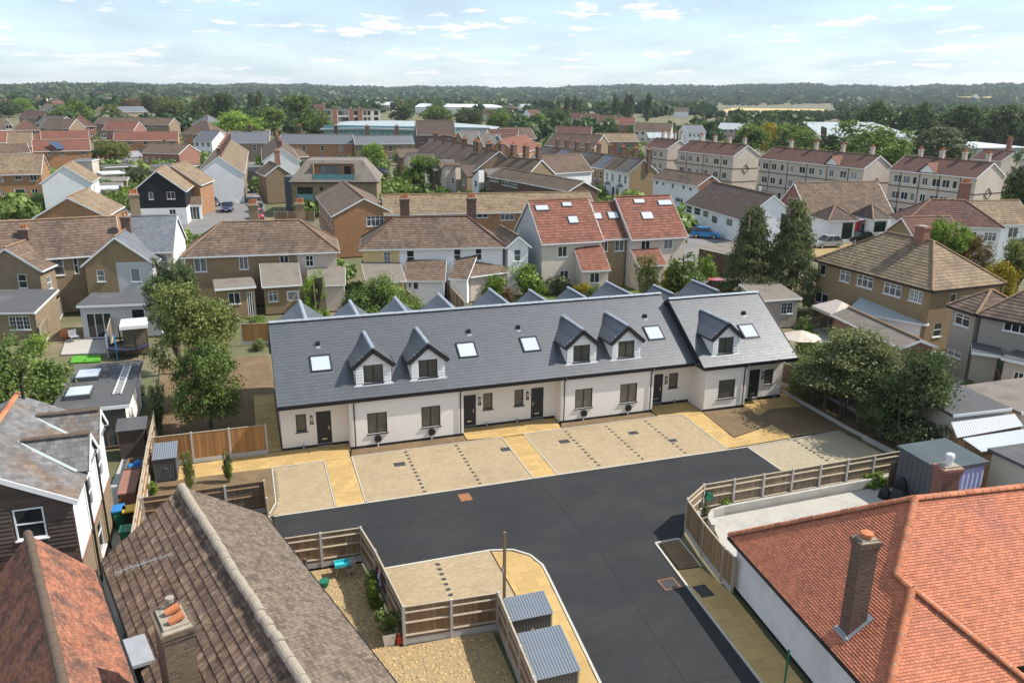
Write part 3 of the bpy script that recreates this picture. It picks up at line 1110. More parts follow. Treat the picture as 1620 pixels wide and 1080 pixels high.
block_bay('parking_bay', [(.28, 41.4), (.32, 37.4), (-.12, 36.08), (3.02, 36.05), (3.02, 41.4)])
block_bay('parking_bay', [(4.6, 36.05), (13.45, 36.05), (13.45, 41.5), (4.6, 41.5)], [(7.6, 36.3, 41.25, 12), (10.58, 36.3, 41.25, 12)])
block_bay('parking_bay', [(14.92, 36.05), (25.5, 36.05), (25.66, 41.35), (24.6, 41.6), (14.92, 41.6)],
          [(17.46, 36.4, 41.2, 12), (20.18, 36.4, 41.2, 12), (22.9, 36.4, 41.2, 12)])
block_bay('parking_bay', [(26.9, 30.15), (33.9, 30.15), (33.75, 36.2), (26.9, 35.95)], [(30.1, 33.1, 35.9, 9)], mat='block_grey')
block_bay('parking_bay', [(4.45, 24.95), (9.18, 24.9), (9.18, 29.93), (4.45, 29.93)], [(6.7, 26.9, 29.6, 8)])
slab_path('footpath', [(-4.6, 41.45), (.2, 41.45), (3.07, 41.45), (4.5, 41.45), (4.5, 42.5), (4.66, 42.52), (4.66, 43.48), (.95, 43.48), (-4.6, 43.2)])
slab_path('footpath', [(3.1, 36.05), (4.5, 36.05), (4.5, 41.42), (3.1, 41.42)], org=(3.1, 36))
slab_path('footpath', [(13.52, 36.05), (14.86, 36.05), (14.86, 41.52), (13.52, 41.52)], org=(13.5, 36))
slab_path('footpath', [(11.42, 41.85), (13.5, 41.62), (14.9, 41.66), (17.4, 41.72), (17.6, 43.48), (11.42, 43.48)])
slab_path('footpath', [(24.1, 41.7), (25.72, 41.4), (25.55, 36.2), (27.75, 36.25), (27.7, 36.5), (26.8, 37.35), (27.15, 41.5), (27.2, 43.4), (24.1, 43.4)])
slab_path('footpath', [(27.75, 36.28), (30.2, 36.35), (30.2, 38.38), (26.85, 37.33)])
slab_path('footpath', [(30.3, 38.4), (30.25, 39.75), (31.7, 40.65), (34.1, 40.45), (34.4, 42.9), (33.85, 42.9), (33.8, 42.3), (30.4, 42.3)])
slab_path('footpath', [(30.22, 36.6), (30.3, 36.6), (30.3, 39.7), (30.22, 38.4)])
slab_path('footpath', [(-.45, 43.6), (.85, 43.6), (.85, 53.0), (-.45, 53.0)])
slab_path('footpath', [(9.24, 24.5), (9.24, 29.85), (10.1, 29.62), (10.72, 29.02), (10.97, 28.15), (10.9, 27.15), (10.32, 20.7), (9.4, 10.5), (7.2, 10.5), (7.9, 24.5)], w=.9, d=.6)
slab_path('footpath', [(16.42, 26.0), (17.57, 25.9), (17.8, 23.8), (17.2, 18.5), (16.3, 10.5), (15.2, 10.5), (15.85, 18.9), (16.3, 24.2)], w=.9, d=.6)
struct('soil_bed', 'soil', [(4.72, 42.5), (4.55, 41.55), (11.35, 41.6), (11.35, 42.5)], -.05, .02)
struct('soil_bed', 'soil', [(17.68, 42.5), (17.42, 41.72), (23.95, 41.68), (24.02, 42.5)], -.05, .02)
struct('soil_bed', 'soil', [(27.18, 41.5), (30.28, 41.4), (30.26, 38.45), (26.86, 37.42)], -.05, .03)
struct('soil_bed', 'soil', [(31.72, 40.62), (34.3, 40.35), (33.75, 36.3), (30.32, 36.5), (30.35, 39.75)], -.05, .03)
struct('soil_bed', 'soil', [(-5.7, 41.4), (-5.7, 36.6), (-.1, 36.6), (.22, 37.4), (.22, 41.4)], -.05, .02)
struct('soil_bed', 'soil', [(16.85, 28.1), (17.8, 28.15), (17.6, 26.0), (16.6, 26.05)], -.05, .02)
struct('garden_soil', 'soil', [(-5.9, 43.5), (.9, 43.5), (.9, 62), (-7, 62)], -.09, -.03)
struct('garden_soil', 'soil', [(33.9, 36), (37.5, 28), (37.5, 48), (34.4, 60), (34.2, 43)], -.08, -.02)
struct('gravel_garden', 'gravel_bed', [(.4, 30.75), (3.55, 30.75), (4.1, 24.75), (7.65, 24.6), (7.3, 10), (-1, 10), (-3, 24)], -.05, .0)
struct('yard', 'concrete_pale', [(19.9, 28.6), (20.3, 29.35), (33, 29.55), (33, 22), (18.3, 22.5), (18.4, 24.2)], -.05, .08)
struct('alley', 'concrete', [(-7.6, 46), (-6.1, 46), (-5.9, 30), (-4.2, 20), (-6.5, 20), (-8.2, 32)], -.05, .01)
# loose stones of the gravel garden, built one by one and joined
gm = MB()
gp = [(.45, 30.6), (3.4, 30.6), (4.05, 24.65), (7.6, 24.5), (7.35, 14), (2.2, 14), (1.2, 24)]
for _ in range(12000):
    x, y = rnd.uniform(.4, 7.6), rnd.uniform(14, 30.6)
    if not inside(gp, x, y):
        continue
    s = rnd.uniform(.022, .055)
    a = rnd.uniform(0, 6.28)
    q = [(x + s * math.cos(a + k * 2.09), y + s * math.sin(a + k * 2.09), .0) for k in range(3)]
    tp = (x + rnd.uniform(-.3, .3) * s, y + rnd.uniform(-.3, .3) * s, s * rnd.uniform(.5, 1.0))
    t = rnd.random()
    for k in range(3):
        gm.add([q[k], q[(k + 1) % 3], tp], t)
gm.build('gravel', 'gravel', None, 'stuff')
kerb_run('kerb', [(3.05, 36.1), (3.05, 41.43), (.25, 41.43), (.27, 37.4), (-.15, 36.1)], h=.035, z=.005)
kerb_run('kerb', [(4.55, 36.1), (4.57, 41.53), (11.4, 41.55), (13.48, 41.55), (13.48, 36.1)], h=.035, z=.005)
kerb_run('kerb', [(14.89, 36.1), (14.89, 41.64), (24.6, 41.65), (25.7, 41.38), (25.53, 36.1)], h=.035, z=.005)
kerb_run('kerb', [(.12, 36.02), (26.87, 36.02), (26.87, 32.8)], w=.08, h=.012, z=.005)
kerb_run('kerb', [(26.9, 36.0), (33.75, 36.28)], h=.035, z=.005)
kerb_run('kerb', [(4.45, 29.97), (9.2, 29.98), (10.2, 29.72), (10.8, 29.08), (11.05, 28.18), (10.98, 27.15), (10.4, 20.7), (9.45, 10.2)], w=.1, h=.03, z=.005)
kerb_run('kerb', [(17.85, 28.25), (16.62, 28.25), (16.23, 24.3), (15.8, 19.0), (15.05, 10.2)], w=.09, h=.05, z=.0)
kerb_run('kerb', [(17.85, 28.25), (17.62, 25.95)], w=.06, h=.03, z=.01)

def manhole(label, x, y, w, d, fr, lid, z):
    t = thing('manhole_cover', label, 'manhole cover', (x, y, z))
    m = MB(); b = .05
    m.box(-w / 2, -d / 2, -.03, w / 2, -d / 2 + b, .006); m.box(-w / 2, d / 2 - b, -.03, w / 2, d / 2, .006)
    m.box(-w / 2, -d / 2 + b, -.03, -w / 2 + b, d / 2 - b, .006); m.box(w / 2 - b, -d / 2 + b, -.03, w / 2, d / 2 - b, .006)
    m.build('frame', fr, t)
    bx('lid', lid, t, -w / 2 + b, -d / 2 + b, -.03, w / 2 - b, d / 2 - b, .002)
manhole('rusty orange drain cover in the black road near the parking bays', 9.44, 35.1, .6, .75, 'rust', 'rust', .005)
manhole('dull brown metal cover in the entrance road beside the kerb', 15.66, 25.25, .75, .75, 'rust', 'iron', .005)
manhole('dark cover in the paving bay below the window nearest the first door', 6.97, 39.8, .62, .45, 'iron', 'iron', .018)
manhole('dark cover straddling the bay edge by the middle yellow footpath', 13.2, 39.9, .6, .45, 'iron', 'iron', .018)
manhole('dark cover left of the first marker line in the wide middle bay', 16.84, 39.9, .62, .45, 'iron', 'iron', .018)
manhole('dark cover between the second and third marker lines of the middle bay', 21.34, 39.8, .6, .42, 'iron', 'iron', .018)
manhole('small dark cover lying on the third marker line of the middle bay', 23.1, 38.1, .48, .36, 'iron', 'iron', .02)
manhole('dark gully cover in the yellow path beside the white bungalow wall', 16.75, 24.35, .6, .8, 'iron', 'iron', .02)

# ------------------------------------------------------------------ THE NEW TERRACE
T = thing('bungalow_terrace', 'long new cream terrace with slate roof, five dormers and dark doors', 'building', (0, 0, 0))
def tw(p0, p1, z0, z1, ops=(), depth=.11):
    m = MB(); wall_panel(m, p0, p1, z0, z1, ops, depth); return m.build('wall', 'render', T)
YP, YR = 42.55, 43.5
WT = 3.02
runs = [  # x0, x1, y, windows (x0,x1,z0,z1), doors
    (.95, 4.68, YR, [(1.77, 2.35, 1.05, 2.13)], [(2.9, 3.74, 1)]),
    (4.68, 11.40, YP, [(5.68, 6.82, .82, 2.1), (8.84, 9.98, .82, 2.12)], []),
    (11.40, 17.63, YR, [(12.9, 13.5, 1.1, 2.17), (14.92, 15.52, 1.1, 2.17)], [(11.6, 12.44, 1), (16.02, 16.86, -1)]),
    (17.63, 24.07, YP, [(18.6, 19.78, .85, 2.13), (21.7, 22.9, .85, 2.14)], []),
    (24.07, 27.27, YR, [(25.72, 26.4, 1.1, 2.14)], [(24.45, 25.29, 1)]),
    (27.27, 30.38, 41.55, [(28.28, 29.53, .76, 2.05)], []),
    (30.38, 33.85, 42.45, [(32.42, 33.12, 1.0, 2.07)], [(31.22, 32.06, -1)]),
]
for i, (x0, x1, y, ws, ds) in enumerate(runs):
    ops = [(a - x0, b - x0, c, d) for a, b, c, d in ws] + [(a - x0, b - x0, .06, 2.17) for a, b, h in ds]
    tw((x0, y), (x1, y), .15, WT, [(a, b, max(c, .15), d) for a, b, c, d in ops])
    bx('plinth', 'fascia', T, x0, y - .012, 0, x1, y + .1, .149)
    for a, b, c, d in ws:
        window(T, (x0, y), (x1, y), a - x0, c, b - a, d - c, cols=(2 if b - a > .9 and i != 5 else 1), mat='frame_dark', glass='glass_new', depth=.11, sill='frame_dark', b=.06)
    for a, b, hd in ds:
        door(T, (x0, y), (x1, y), a - x0, .06, b - a, 2.11, letter=True, hand=hd)
        bx('threshold', 'steel', T, a, y - .05, .0, b, y + .05, .058)
    if i + 1 < len(runs):
        y2 = runs[i + 1][2]
        if abs(y2 - y) > .1:
            if y2 < y: tw((x1, y), (x1, y2), .0, WT)
            else: tw((x1, y), (x1, y2), .0, WT)
tw((33.85, 42.45), (33.85, 51.5), 0, WT)
tw((.95, 52.0), (.95, YR), 0, WT)
tw((27.2, 52.0), (.95, 52.0), 0, WT)
tw((33.85, 51.0), (27.2, 51.0), 0, WT)
TAN = .645
E1 = (42.40, 3.12); R1 = (47.6, 3.12 + TAN * 5.2)      # main eave / ridge (y, z)
E2 = (41.36, 3.12); R2 = (46.4, 3.12 + TAN * 5.04)      # right-hand unit
XA, XB, XC, XD = .80, 27.25, 26.92, 34.1
def gable(x, e, r, yb, flip):
    m = MB()
    q = [(x, e[0] + .3, WT), (x, yb, WT), (x, r[0], r[1] - .12)]
    m.add(q if flip else q[::-1]); m.build('gable', 'render', T)
gable(.95, E1, R1, 52.6, False); gable(33.85, E2, R2, 51.3, True); gable(27.27, E2, R2, 51.3, False)
# roof plates
mp = MB()
mp.slab([(XA, E1[0], E1[1]), (XB, E1[0], E1[1]), (XB, R1[0], R1[1]), (XA, R1[0], R1[1])], .16)
mp.slab([(XB, R1[0] * 2 - E1[0], E1[1]), (XA, R1[0] * 2 - E1[0], E1[1]), (XA, R1[0], R1[1]), (XB, R1[0], R1[1])], .16)
roof1 = mp.build('roof', 'slate_base', T)
mp = MB()
mp.slab([(XC, E2[0], E2[1]), (XD, E2[0], E2[1]), (XD, R2[0], R2[1]), (XC, R2[0], R2[1])], .16)
mp.slab([(XD, R2[0] * 2 - E2[0], E2[1]), (XC, R2[0] * 2 - E2[0], E2[1]), (XC, R2[0], R2[1]), (XD, R2[0], R2[1])], .16)
roof2 = mp.build('roof', 'slate_base', T)
sl = MB()
tile_slope(sl, [(XA, E1[0], E1[1]), (XB - .3, E1[0], E1[1]), (XB - .3, R1[0], R1[1]), (XA, R1[0], R1[1])], .34, .235, .009, .002, .006, seed=3)
sl.build('slate', 'slate', roof1, 'stuff')
sl = MB()
tile_slope(sl, [(XC, E2[0], E2[1]), (XD, E2[0], E2[1]), (XD, R2[0], R2[1]), (XC, R2[0], R2[1])], .34, .235, .009, .002, .006, seed=4)
sl.build('slate', 'slate', roof2, 'stuff')
ridge_run('ridge_tile', 'ridge_grey', roof1, (XA, R1[0], R1[1] + .0), (XB - .25, R1[0], R1[1] + .0), r=.15, L=.5, gap=.012)
ridge_run('ridge_tile', 'ridge_grey', roof2, (XC, R2[0], R2[1] + .0), (XD, R2[0], R2[1] + .0), r=.15, L=.5, gap=.012)
def fas(a, b, h=.2, w=.03):
    m = MB(); m.bar(a, b, w, h); m.build('fascia', 'fascia', T)
fas((XA, E1[0] - .012, 3.0), (XC - .02, E1[0] - .012, 3.0)); fas((XC, E2[0] - .012, 3.0), (XD, E2[0] - .012, 3.0))
for x, e, r in ((XC - .014, E2, R2), (XD + .014, E2, R2), (XA - .014, E1, R1)):
    fas((x, e[0], e[1] - .07), (x, r[0], r[1] - .07), .22); fas((x, r[0], r[1] - .07), (x, 2 * r[0] - e[0], e[1] - .07), .22)
bx('soffit', 'fascia', T, XA, E1[0], 2.93, XC, YR, 2.96); bx('soffit', 'fascia', T, XC, E2[0], 2.93, XD, 42.45, 2.96)
def gutter(x0, x1, y, z):
    m = MB()
    n = 6
    pr = [(math.cos(math.pi * (1 + i / n)) * .05, math.sin(math.pi * (1 + i / n)) * .06) for i in range(n + 1)]
    for (a, b), (c, d) in zip(pr, pr[1:]):
        m.add([(x0, y + a, z + b), (x1, y + a, z + b), (x1, y + c, z + d), (x0, y + c, z + d)])
    m.build('gutter', 'fascia', T)
gutter(XA, XC - .05, E1[0] - .055, 3.1); gutter(XC, XD, E2[0] - .055, 3.1)
def downpipe(x, y, yg):
    m = MB()
    m.tube((x, yg, 3.05), (x, y - .06, 2.75), .035); m.tube((x, y - .06, 2.75), (x, y - .06, .03), .035)
    m.build('downpipe', 'fascia', T)
for x, y, g in ((4.95, YP, 42.2), (11.2, YP, 42.2), (17.85, YP, 42.2), (23.85, YP, 42.2), (30.15, 41.55, 41.14)):
    downpipe(x, y, g)
# lamps and number plates by the doors, vent stubs at the foot of the wall
for x, y in ((2.64, YR), (12.66, YR), (15.77, YR), (25.5, YR), (32.25, 42.45)):
    m = MB()
    m.box(x - .06, y - .02, 1.62, x + .06, y, 1.98); m.box(x - .055, y - .13, 1.93, x + .055, y - .02, 1.96); m.box(x - .055, y - .13, 1.64, x + .055, y - .02, 1.67)
    for s in (-.05, .05):
        m.box(x + s - .008, y - .13, 1.67, x + s + .008, y - .115, 1.93)
    lm = m.build('wall_lamp', 'fascia', T)
    bx('lamp_glass', 'plastic_white', lm, x - .035, y - .1, 1.68, x + .035, y - .03, 1.92)
    bx('number_plate', 'fascia', T, x - .1, y - .015, 1.42, x - .01, y, 1.57); bx('number_plate', 'fascia', T, x + .02, y - .015, 1.42, x + .11, y, 1.57)
for x, y in ((2.1, YR), (13.1, YR), (15.1, YR), (26.2, YR), (33.3, 42.45)):
    m = MB(); m.tube((x, y - .12, 0), (x, y - .12, .22), .055, n=10); m.tube((x, y - .12, .22), (x, y - .12, .27), .07, n=10); m.build('drain_stub', 'lead', T)
# roof lights
def rooflight(x0, x1, ya, e, roof):
    def S(x, y, k):   # point k above slope
        return Vector((x, y - k * .542, e[1] + TAN * (y - e[0]) + k * .84))
    y0, y1 = ya, ya + 1.02
    m = MB(); b = .075
    def plate(xa, xb, yc, yd, lo, hi):
        A = [S(xa, yc, hi), S(xb, yc, hi), S(xb, yd, hi), S(xa, yd, hi)]
        B = [S(xa, yc, lo), S(xb, yc, lo), S(xb, yd, lo), S(xa, yd, lo)]
        m.add(A)
        for i in range(4):
            j = (i + 1) % 4
            m.add([B[i], B[j], A[j], A[i]])
    plate(x0, x1, y0, y0 + b, -.02, .09); plate(x0, x1, y1 - b, y1, -.02, .10)
    plate(x0, x0 + b, y0 + b, y1 - b, -.02, .09); plate(x1 - b, x1, y0 + b, y1 - b, -.02, .09)
    o = m.build('rooflight', 'fascia', roof)
    m = MB(); plate(x0 + b, x1 - b, y0 + b, y1 - b, -.02, .06); m.build('rooflight_glass', 'glass_sky', roof)
    m = MB(); plate(x0 - .06, x1 + .06, y0 - .12, y0 - .002, -.02, .018); m.build('flashing', 'lead_dark', roof)
for x0, x1 in ((2.86, 4.06), (11.62, 12.82), (15.76, 16.92), (24.45, 25.66)):
    rooflight(x0, x1, 44.22, E1, roof1)
rooflight(30.98, 32.16, 43.04, E2, roof2)
for x, y, e, rf in ((3.46, 45.98, E1, roof1), (12.68, 45.95, E1, roof1), (15.95, 45.95, E1, roof1), (24.98, 45.98, E1, roof1), (32.0, 44.88, E2, roof2)):
    z = e[1] + TAN * (y - e[0])
    m = MB(); m.box(x - .1, y - .14, z - .1, x + .1, y + .1, z + .17); m.build('roof_vent', 'fascia', rf)
    m = MB(); m.slab([(x - .12, y - .28, z - .17), (x + .12, y - .28, z - .17), (x + .12, y - .14, z - .075), (x - .12, y - .14, z - .075)], .02); m.build('flashing', 'lead', rf)
# dormers
def dormer(x0, x1, yf, e):
    xm = (x0 + x1) / 2
    zb = e[1] + TAN * (yf - e[0]) - .02
    ze, zr = zb + 1.22, zb + 2.06
    rs = lambda y: e[1] + TAN * (y - e[0])
    yr = e[0] + (zr - e[1]) / TAN
    ye = e[0] + (ze - e[1]) / TAN
    m = MB()
    wx0, wx1, wz0, wz1 = xm - .56, xm + .56, zb + .1, zb + 1.18
    wall_panel(m, (x0, yf), (x1, yf), zb - .1, ze, [(wx0 - x0, wx1 - x0, wz0, wz1)], .1)
    m.add([(x0, yf, ze), (x1, yf, ze), (xm, yf, zr - .05)])
    m.add([(x0, yf, zb), (x0, yf, ze), (x0, ye, ze)]); m.add([(x1, yf, zb), (x1, ye, ze), (x1, yf, ze)])
    D = m.build('dormer', 'render', T)
    # weatherboards, one object each
    bh = .17
    k = 0
    z = zb
    sl_ = (zr - .05 - ze) / (xm - x0)
    while z < zr - .15:
        z1 = min(z + bh, zr - .1)
        xa = x0 if z < ze else x0 + (z - ze) / sl_
        xb = x1 - (xa - x0)
        spans = [(xa, xb)]
        if z < wz1 and z1 > wz0 + .02:
            spans = [(xa, wx0 - .02), (wx1 + .02, xb)]
        for a, b in spans:
            if b - a < .06:
                continue
            q = MB()
            q.add([(a, yf - .05, z), (b, yf - .05, z), (b, yf - .01, z1 + .02), (a, yf - .01, z1 + .02)])
            q.add([(a, yf - .05, z), (a, yf - .002, z), (b, yf - .002, z), (b, yf - .05, z)])
            q.add([(a, yf - .05, z), (a, yf - .01, z1 + .02), (a, yf - .002, z1 + .02), (a, yf - .002, z)])
            q.add([(b, yf - .05, z), (b, yf - .002, z), (b, yf - .002, z1 + .02), (b, yf - .01, z1 + .02)])
            q.build('weatherboard', 'board_white', D)
        for sx, xx in ((-1, x0), (1, x1)):
            yy = e[0] + (z + .03 - e[1]) / TAN
            if z < ze - .1 and yy > yf + .15:
                q = MB()
                q.add([(xx + sx * .04, yf, z), (xx + sx * .04, yy, z), (xx + sx * .01, yy + .2, z1 + .02), (xx + sx * .01, yf, z1 + .02)])
                q.add([(xx + sx * .04, yf, z), (xx, yf, z), (xx, yy, z), (xx + sx * .04, yy, z)])
                q.build('weatherboard', 'board_white', D)
        z += bh
    window(D, (x0, yf), (x1, yf), wx0 - x0, wz0, wx1 - wx0, wz1 - wz0, cols=2, mat='frame_dark', glass='glass_new', depth=.1, sill='frame_dark', b=.055)
    # roof
    ov = .2
    tn = (zr - ze) / (xm - x0)
    xl, xr, zl = x0 - ov, x1 + ov, ze - ov * tn
    yfo = yf - .15
    yel = e[0] + (zl - e[1]) / TAN
    m = MB()
    Lq = [(xl, yel, zl + .1), (xl, yfo, zl + .1), (xm, yfo, zr + .1), (xm, yr + .15, zr + .1)]
    Rq = [(xr, yfo, zl + .1), (xr, yel, zl + .1), (xm, yr + .15, zr + .1), (xm, yfo, zr + .1)]
    m.slab(Lq, .09); m.slab(Rq, .09)
    dr = m.build('dormer_roof', 'slate_base', D)
    m = MB()
    tile_slope(m, Lq, .3, .22, .008, .002, seed=9); tile_slope(m, Rq, .3, .22, .008, .002, seed=11)
    m.build('dormer_slate', 'slate', D, 'stuff')
    ridge_run('dormer_ridge', 'ridge_grey', D, (xm, yfo, zr + .085), (xm, yr + .1, zr + .085), r=.14, L=.5)
    for a, b in (((xl, yfo - .02, zl + .01), (xm, yfo - .02, zr + .01)), ((xm, yfo - .02, zr + .01), (xr, yfo - .02, zl + .01))):
        q = MB(); q.bar(a, b, .04, .26, (0, 0, 1)); q.build('bargeboard', 'fascia', D)
    for xx in (xl - .03, xr + .03):
        q = MB(); q.bar((xx, yfo, zl + .04), (xx, yel - .05, zl + .04), .09, .08); q.build('dormer_gutter', 'fascia', D)
    q = MB(); q.slab([(x0 - .12, yf - .13, rs(yf - .13) + .018), (x1 + .12, yf - .13, rs(yf - .13) + .018), (x1 + .12, yf + .02, rs(yf + .02) + .018), (x0 - .12, yf + .02, rs(yf + .02) + .018)], .02)
    q.build('flashing', 'lead', D)
for x0, x1 in ((5.23, 7.25), (8.44, 10.44), (18.23, 20.2), (21.31, 23.28)):
    dormer(x0, x1, 43.2, E1)
dormer(27.93, 29.9, 42.12, E2)
# rear wings with their own ridges
for x, yb, hw, zr in ((3.03, 53.7, 1.75, 6.2), (6.24, 52.75, 1.55, 6.2), (9.33, 52.8, 1.55, 6.2), (12.42, 53.0, 1.8, 6.2), (16.29, 53.4, 1.8, 6.2), (18.97, 52.3, 1.5, 6.2),
                     (21.93, 52.25, 1.6, 6.2), (25.44, 53.15, 1.9, 6.2), (28.44, 51.3, 1.6, 6.15), (32.1, 52.0, 1.8, 6.15)):
    m = MB()
    ze = zr - hw * .8
    ya = 47.4
    A = [(x - hw, yb, ze), (x - hw, ya, ze), (x, ya, zr), (x, yb, zr)]
    B = [(x + hw, ya, ze), (x + hw, yb, ze), (x, yb, zr), (x, ya, zr)]
    m.slab(A, .1); m.slab(B, .1)
    w_ = m.build('rear_roof', 'slate_base', T)
    m = MB(); tile_slope(m, A, .34, .235, .008, .002, seed=5); tile_slope(m, B, .34, .235, .008, .002, seed=6); m.build('slate', 'slate', w_, 'stuff')
    ridge_run('ridge_tile', 'ridge_grey', w_, (x, 48.3, zr - .02), (x, yb, zr - .02), r=.14, L=.5)
    m = MB(); m.add([(x + hw - .12, yb - .1, ze - .05), (x - hw + .12, yb - .1, ze - .05), (x, yb - .1, zr - .1)]); m.box(x - hw + .12, 51, 0, x + hw - .12, yb - .1, ze - .05)
    m.build('rear_wall', 'render', T)

# wall chargers
def charger(x, y, label):
    t = thing('car_charger', label, 'charger', (x, y, 0), 0, 'wall chargers on the new terrace')
    m = MB()
    m.M = Matrix.Translation((0, -.06, .52)) @ Matrix.Rotation(R_(90), 4, 'X')
    m.lathe([(.16, -.05), (.2, -.02), (.2, .05), (.15, .08), (.06, .085)], n=16)
    m.build('housing', 'plastic_black', t)
    m = MB()
    pts = [(math.sin(a) * .19, -.13, .50 + math.cos(a) * .22) for a in [i * math.pi / 8 for i in range(17)]]
    for p, q in zip(pts, pts[1:]):
        m.tube(p, q, .022, n=6, caps=False)
    m.build('cable', 'plastic_black', t)
    m = MB(); m.tube((0, -.05, 0), (0, -.05, .33), .025, n=8); m.build('conduit', 'plastic_white', t)
charger(6.24, YP, 'black car charger under the ground floor window nearest the first door')
charger(9.42, YP, 'black car charger right of the second ground floor window from the terrace end')
charger(19.2, YP, 'black car charger under the third wide ground floor window of the terrace')
charger(22.3, YP, 'black car charger under the fourth wide ground floor window of the terrace')

# ------------------------------------------------------------------ FENCES
FG = 'timber fences around the plots'
def fence(label, pts, h=1.6, mat='timber_new', rails=1, gravel=True, post='post_conc', bay=1.85, name='fence', ph=.06, cap=True, base=0.0, railmat='rail', group=FG):
    """close-boarded fence run: posts, gravel boards, rails, boards. rails: +1 on the right of the run, -1 on the left"""
    root = thing(name, label, 'fence', (pts[0][0], pts[0][1], base), 0, group)
    O = Vector((pts[0][0], pts[0][1], 0))
    postm = None
    k = 0
    for si, ((a, b), (c, d)) in enumerate(zip(pts, pts[1:])):
        p, q = Vector((a, b, 0)) - O, Vector((c, d, 0)) - O
        n = max(1, round((q - p).length / bay))
        dr = (q - p).normalized()
        sd = Vector((dr.y, -dr.x, 0)) * rails
        ang = math.atan2(dr.y, dr.x)
        for i in range(n + 1):
            if i == 0 and si > 0:
                continue
            s = p.lerp(q, i / n)
            if postm is None:
                m = MB(); m.box(-.05, -.055, 0, .05, .055, h + ph); m.box(-.04, -.045, h + ph, .04, .045, h + ph + .03)
                o = m.build('post', post, root); postm = o.data
            else:
                o = obj('post', postm, root)
            o.location = s; o.rotation_euler.z = ang
            o.location.z = rnd.uniform(-.02, .01)
        for i in range(n):
            s, e = p.lerp(q, i / n) + dr * .05, p.lerp(q, (i + 1) / n) - dr * .05
            L = (e - s).length
            Mx = Matrix.Translation(s) @ Matrix.Rotation(ang, 4, 'Z')
            z0 = .02
            if gravel:
                m = MB(); m.M = Mx; m.box(0, -.025, 0, L, .025, .27); m.build('gravel_board', 'post_conc', root); z0 = .275
            m = MB(); m.M = Mx
            nb = max(3, int(L / .105))
            w = L / nb
            sg = -1 if rails > 0 else 1
            dz = rnd.uniform(-.012, .012)
            for j in range(nb):
                t = rnd.random()
                y0, y1 = (.0, .024) if rails > 0 else (-.024, .0)
                m.box(j * w + .002, y0 + (.006 if j % 2 else 0), z0, (j + 1) * w - .002, y1 + (.006 if j % 2 else 0), h + dz, tint=t, skip='b')
            m.build('panel', mat, root, 'stuff')
            if rails:
                for zr in (z0 + .12, (z0 + h) / 2, h - .22) if h > 1.2 else (z0 + .1, h - .15):
                    m = MB(); m.M = Mx
                    y = -.05 if rails > 0 else .05
                    m.add([(0, y * .0, zr + .05), (0, y, zr + .0), (L, y, zr), (L, 0, zr + .05)]); m.add([(0, y, zr), (0, 0, zr - .05), (L, 0, zr - .05), (L, y, zr)])
                    m.build('rail', railmat, root)
            if cap:
                m = MB(); m.M = Mx; m.box(0, -.035, h + .013, L, .035, h + .045); m.build('capping', railmat, root)
    return root

fence('orange new fence with concrete posts left of the terrace end', [(-5.75, 43.38), (.1, 43.38)], 1.75, 'timber_new', -1, bay=1.95)
fence('long fence with pale posts along the alley beside the slate house', [(-6.3, 53), (-5.95, 46.4), (-5.9, 42.2), (-5.8, 38.4), (-5.75, 36.5), (-5.6, 30.5)], 1.75, 'timber_new', -1)
fence('dark weathered fence behind the mossy bungalow roof', [(-5.6, 36.5), (-.2, 36.55), (-.05, 31.1)], 1.65, 'timber_dark', 1, railmat='timber_old')
fence('brown rail-backed fence closing the gravel garden from the road', [(.2, 31.0), (3.62, 30.9), (3.92, 28.9), (4.1, 27.0), (4.3, 24.85)], 1.6, 'timber_old', 1)
fence('brown rail-backed fence in front of the two small parking bays', [(4.3, 24.83), (7.86, 24.6)], 1.6, 'timber_old', 1, bay=1.8)
fence('fence running beside the grey bin stores to the frame edge', [(7.88, 24.55), (7.6, 19.9), (7.0, 10)], 1.6, 'timber_old', 1)
fence('long fence with grey posts and rails behind the bungalow yard', [(18.55, 28.88), (20.05, 29.9), (32.2, 30.1)], 1.6, 'timber_grey', 1)
fence('weathered fence beside the entrance path up to the white bungalow', [(18.5, 28.78), (18.1, 26.7), (17.85, 24.75), (17.8, 23.9)], 1.6, 'timber_old', -1, post='rail')
fence('dark fence under the conifers right of the terrace', [(35.4, 52), (35.1, 44.5), (36.7, 41), (36.9, 30.4)], 1.7, 'timber_dark', 0)
kerb_run('kerb', [(34.5, 43.2), (34.35, 36.4), (34.5, 30.4)], w=.1, h=.16, z=.05, mat='concrete')
struct('garden_soil', 'soil', [(34.5, 43), (36.6, 41), (36.8, 30.5), (34.55, 30.5)], -.05, .06)
# new gate beside the terrace
t = thing('garden_gate', 'bright new timber gate beside the right end of the terrace', 'gate', (34.0, 43.0, 0))
for i in range(8):
    bx('plank', 'timber_new', t, .0 + i * .07, .15 + i * .12, .05, .05 + i * .07, .25 + i * .12, 1.8)
m = MB(); m.bar((.03, .2, .4), (.55, 1.1, .4), .05, .1); m.build('ledge', 'timber_new', t)
m = MB(); m.bar((.03, .2, 1.5), (.55, 1.1, 1.5), .05, .1); m.build('ledge', 'timber_new', t)
# low retaining wall of the yard
rw = thing('retaining_wall', 'low pale concrete kerb wall curving round the bungalow yard', 'wall', (19.6, 28.5, 0))
pp = [(0, -.3), (.25, .45), (.75, .95), (1.5, 1.1), (13.2, 1.35)]
for (a, b), (c, d) in zip(pp, pp[1:]):
    n = max(1, round(math.hypot(c - a, d - b) / 1.5))
    for k in range(n):
        m = MB(); m.bar((a + (c - a) * k / n, b + (d - b) * k / n, .22), (a + (c - a) * (k + 1) / n, b + (d - b) * (k + 1) / n, .22), .16, .5); m.build('block', 'concrete', rw)
